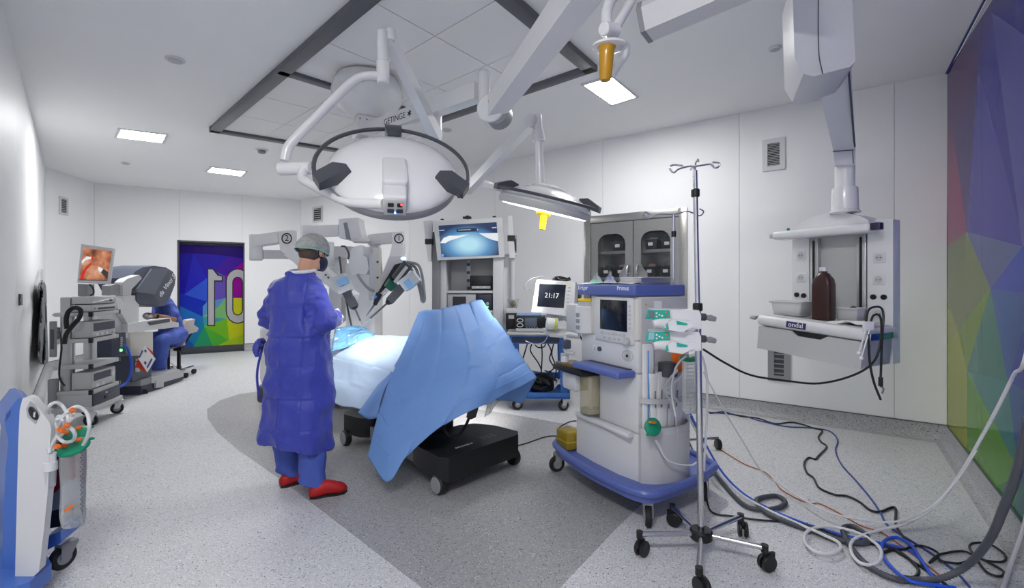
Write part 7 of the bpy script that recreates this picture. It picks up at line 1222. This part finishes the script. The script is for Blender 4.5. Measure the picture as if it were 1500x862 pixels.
def pump(y0, label):
    k = y0 - 452; c = P(990, y0 + 20, 2.46); t = thing('syringe_pump', label, 'syringe pump', P(990, y0 + 33, 2.46), 'syringe pumps on the stand'); Q = lambda x, y, d=2.42: P(x, y + k, d)
    b = B(); b.prism([Q(953, 453), Q(1024, 455), Q(1027, 462), Q(1027, 482), Q(1000, 484), Q(975, 480), Q(972, 468), Q(952, 466)], (0.02, 0.11, 0), 0.012, 3); b.obj('housing', M_white, t)
    b = B(); b.prism([Q(950, 454, 2.405), Q(981, 455, 2.405), Q(982, 468, 2.405), Q(947, 468, 2.405)], (0.0, 0.02, 0), 0.004); kp = b.obj('keypad', M_teal, t)
    b = B(); b.prism([Q(951, 455.5, 2.402), Q(959, 455.7, 2.402), Q(958, 466, 2.402), Q(950, 466, 2.402)], (0, 0.004, 0)); b.obj('display', mat('pump_display', srgb(120, 126, 130) if y0 < 460 else srgb(150, 190, 204), 0.3), kp)
    for (x, y, m) in ((962, 459, M_plw), (962, 464, M_plw), (966, 461.5, M_plw), (970, 463, M_plw), (976, 458, M_orng), (978, 464, M_ledr)): b = B(); b.cyl(Q(x, y, 2.406), Q(x, y, 2.400), 0.005, seg=8); b.obj('key', m if m is not M_ledr else mat('key_red', srgb(210, 60, 60), 0.4), kp)
    b = B(); b.tube([Q(957, 475), Q(965, 473), Q(975, 474), Q(985, 474)], [0.022, 0.026, 0.03, 0.03], 12); b.obj('syringe_cradle', M_plw, t)
    b = B(); b.prism([Q(975, 481, 2.38), Q(979, 472, 2.38), Q(984, 469, 2.38), Q(1014, 470, 2.38), Q(1018, 478, 2.38), Q(1008, 483, 2.38), Q(1000, 487, 2.38), Q(980, 484, 2.38)], (0, 0.05, 0), 0.012, 3); b.obj('drive_head', M_white, t)
    b = B(); b.prism([Q(991, 470, 2.376), Q(1007, 474, 2.376), Q(1007, 477, 2.376), Q(992, 476, 2.376)], (0, 0.012, 0), 0.002); b.obj('release_lever', M_teal, t); b = B(); b.prism([Q(975, 483, 2.376), Q(978, 474, 2.376), Q(980, 482, 2.376)], (0, 0.02, 0), 0.002); b.obj('plunger_clip', M_teal, t)
    b = B(); b.cyl(Q(1018, 464, 2.5), Q(1034, 465, 2.5), 0.02, seg=14, bev=0.004); b.obj('clamp', M_dg, t); b = B(); b.tube([Q(1033, 465, 2.5), Q(1040, 466, 2.5), Q(1048, 468, 2.5)], [0.011, 0.017, 0.013], 12); b.obj('clamp_knob', M_mg, t)
pump(452, 'white syringe pump with teal keypad, upper of the two on the stand'); pump(484, 'white syringe pump with teal keypad, lower of the two on the stand')
# low stool base behind the stand
lb_ = thing('rolling_base', 'chrome legged rolling base with black castors behind the infusion stand', 'rolling stand', FL(1010, 650)); 
c0_ = FL(1008, 645, 0.1); b = B(); b.cyl(c0_, c0_ + V((0, 0, 0.5)), 0.014, seg=12); b.obj('post', M_chrome, lb_)
for (x, y) in ((1052, 642), (1018, 668), (985, 640)):
    e = FL(x, y, 0.1); b = B(); b.cyl(c0_, e, 0.012, seg=10); l2 = b.obj('leg', M_chrome, lb_); b = B(); b.cyl((e.x - 0.02, e.y, 0.045), (e.x + 0.02, e.y, 0.045), 0.045, seg=18, bev=0.005); b.obj('castor', M_blk, l2)
# ------------------------------------------------------------------ cables on the floor
def floor_run(pts, r, m, label, name='cable', cat='cable', lift=None, z=0.0):
    out = [p if isinstance(p, V) else FL(p[0], p[1], (p[2] if len(p) > 2 else 0) + r + z + 0.002) for p in pts]
    return tag(B().tube(out, r, 8, 6).obj(name, m, None, loc=V((out[0].x, out[0].y, 0))), label, cat, 'cables across the floor')
floor_run([(1040, 606), (1060, 604), (1085, 610), (1110, 613), (1135, 621), (1158, 619), (1175, 622), (1190, 627), (1204, 631), (1199, 640), (1203, 648), (1211, 655), (1199, 668), (1194, 673), (1184, 671), (1178, 680), (1182, 693), (1192, 701), (1200, 715), (1222, 725), (1240, 727), (1258, 735), (1275, 748), (1290, 750), (1311, 744), (1312, 768, 0.0), (1322, 785), (1340, 805), (1352, 830)], 0.0075, M_blk, 'black cable zigzagging across the open floor towards the back wall')
floor_run([(1036, 604), (1086, 609), (1110, 616), (1150, 625), (1186, 627), (1215, 632), (1227, 645), (1224, 660), (1232, 680), (1255, 706), (1275, 730), (1290, 752), (1300, 770), (1330, 790), (1365, 812), (1400, 838), (1420, 860)], 0.006, mat('cable_navy', srgb(52, 70, 140), 0.45), 'navy blue cable curving across the open floor')
floor_run([(1044, 652), (1060, 662), (1090, 680), (1120, 692), (1135, 706), (1145, 718), (1170, 732), (1190, 738), (1200, 738), (1225, 750), (1260, 770), (1290, 780), (1320, 800), (1350, 822), (1385, 850)], 0.004, mat('cable_copper', srgb(176, 96, 62), 0.45), 'thin copper coloured cable snaking across the floor')
HOSE = ([(1012, 610, 0.35), (1025, 640, 0.2), (1040, 680, 0.06), (1062, 712), (1090, 740), (1118, 747), (1143, 743), (1150, 735), (1138, 727), (1118, 729), (1108, 735), (1122, 752), (1160, 768), (1195, 780), (1230, 792), (1265, 796), (1270, 786), (1250, 772), (1235, 776), (1245, 800), (1270, 828), (1310, 848), (1350, 850), (1385, 846, 0.05), (1420, 826, 0.15), (1450, 790, 0.35), (1470, 745, 0.55), (1490, 690, 0.75), (1506, 620, 0.95), (1520, 560, 1.1)])
hp = catmull([FL(p[0], p[1], (p[2] if len(p) > 2 else 0) + 0.018) for p in HOSE] + [V((2.12, 1.8, 1.75)), V((2.3, 1.92, 2.6)), V((2.36, 1.98, CLG))], 30); rs_ = [hp[0]]; acc = 0.0
for a, c in zip(hp, hp[1:]):
    acc += (c - a).length
    if acc > 0.006: rs_.append(c); acc = 0.0
tag(B().tube(rs_, [0.016 if (i // 1) % 2 else 0.0132 for i in range(len(rs_))], 10, 1).obj('corrugated_hose', mat('corrugated_hose', srgb(74, 78, 86), 0.42), None, loc=V((rs_[0].x, rs_[0].y, 0)), ang=80), 'thick grey corrugated hose looping over the floor and up the right edge', 'hose', 'cables across the floor')
floor_run([(1006, 606, 0.4), (1024, 640, 0.25), (1050, 690, 0.1), (1082, 722), (1120, 745), (1170, 768), (1206, 784), (1228, 795), (1230, 806), (1212, 812), (1190, 806), (1178, 792), (1184, 778), (1205, 772), (1235, 775), (1265, 785), (1288, 802), (1290, 820), (1278, 828), (1258, 824), (1246, 806), (1252, 790), (1285, 778), (1330, 766, 0.05), (1370, 742, 0.18), (1400, 705, 0.34), (1430, 655, 0.55), (1460, 600, 0.78), (1485, 550, 0.98), (1506, 510, 1.15), V((2.5, 2.16, 1.9)), V((2.52, 2.16, 2.7)), V((2.52, 2.16, CLG))], 0.0085, M_plw, 'white hose with two loops rising to the right edge', 'white_hose', 'hose', z=0.02)
floor_run([(1030, 545, 0.75), (1060, 600, 0.5), (1090, 650, 0.28), (1115, 690, 0.1), (1150, 715), (1200, 745), (1250, 760), (1310, 765, 0.02), (1360, 746, 0.16), (1400, 706, 0.33), (1430, 660, 0.52)], 0.006, M_tubec, 'translucent pale tube sagging from the pump stand to the white hose', 'pale_tube', 'tube', z=0.05)
floor_run([(1008, 600, 0.42), (1028, 640, 0.25), (1055, 688, 0.08), (1085, 720), (1120, 742), (1170, 764), (1220, 780), (1260, 790), (1300, 798), (1330, 806), (1352, 825), (1368, 850), (1380, 880)], 0.007, M_dkblue, 'bright blue cable running from the machine along the hose bundle')
floor_run([(1400, 862), (1370, 858), (1330, 850), (1300, 825), (1291, 806), (1297, 792), (1315, 788), (1335, 800), (1350, 822), (1375, 858)], 0.0085, M_dkblue, 'bright blue cable loop at the lower right of the floor', z=0.015)
floor_run([(1010, 650, 0.15), (1028, 690, 0.05), (1036, 735), (1045, 752), (1075, 757), (1110, 762), (1150, 765), (1190, 772), (1240, 790), (1290, 800), (1320, 806)], 0.006, M_blk, 'black cable along the floor from the pump stand')
floor_run([(1320, 806), (1350, 800), (1375, 812), (1362, 825), (1368, 818), (1380, 812), (1410, 808), (1430, 816), (1445, 822), (1470, 823), (1471, 812), (1450, 798), (1428, 796), (1420, 802), (1428, 815), (1445, 838), (1465, 845), (1470, 838), (1455, 828), (1432, 818), (1405, 826), (1375, 822)], 0.006, M_blk, 'tangled black cable loops beside the right wall', z=0.01)
floor_run([(1290, 812), (1310, 806), (1330, 818), (1345, 835), (1340, 846), (1320, 845)], 0.008, M_blk, 'black cable loop inside the bright blue loop')
floor_run([(1300, 800), (1340, 825), (1370, 845), (1400, 868), (1430, 890)], 0.007, M_blk, 'black cable leaving at the bottom right edge')
floor_run([V((2.66, 2.34, 0.62)), V((2.62, 2.36, 0.45)), (1500, 770, 0.2), (1490, 800, 0.1), (1478, 835, 0.03), (1465, 875)], 0.009, M_lg, 'pale grey hose at the lower right corner', z=0.01)
floor_run([(748, 656, 0.0), (770, 650), (800, 640), (820, 638), (818, 628), (835, 618), (850, 617)], 0.0055, M_blk, 'thin black cord on the floor between table and anaesthesia machine')
t = thing('door_stop', 'small black rubber wedge at the foot of the mural wall', 'door stop', FL(1438, 708)); b = B(); c = FL(1437, 710); b.box(c + V((0, 0, 0.02)), (0.07, 0.03, 0.035), 0.008, R=Euler((0, 0, 1.0)).to_matrix()); b.obj('wedge', M_blk, t)
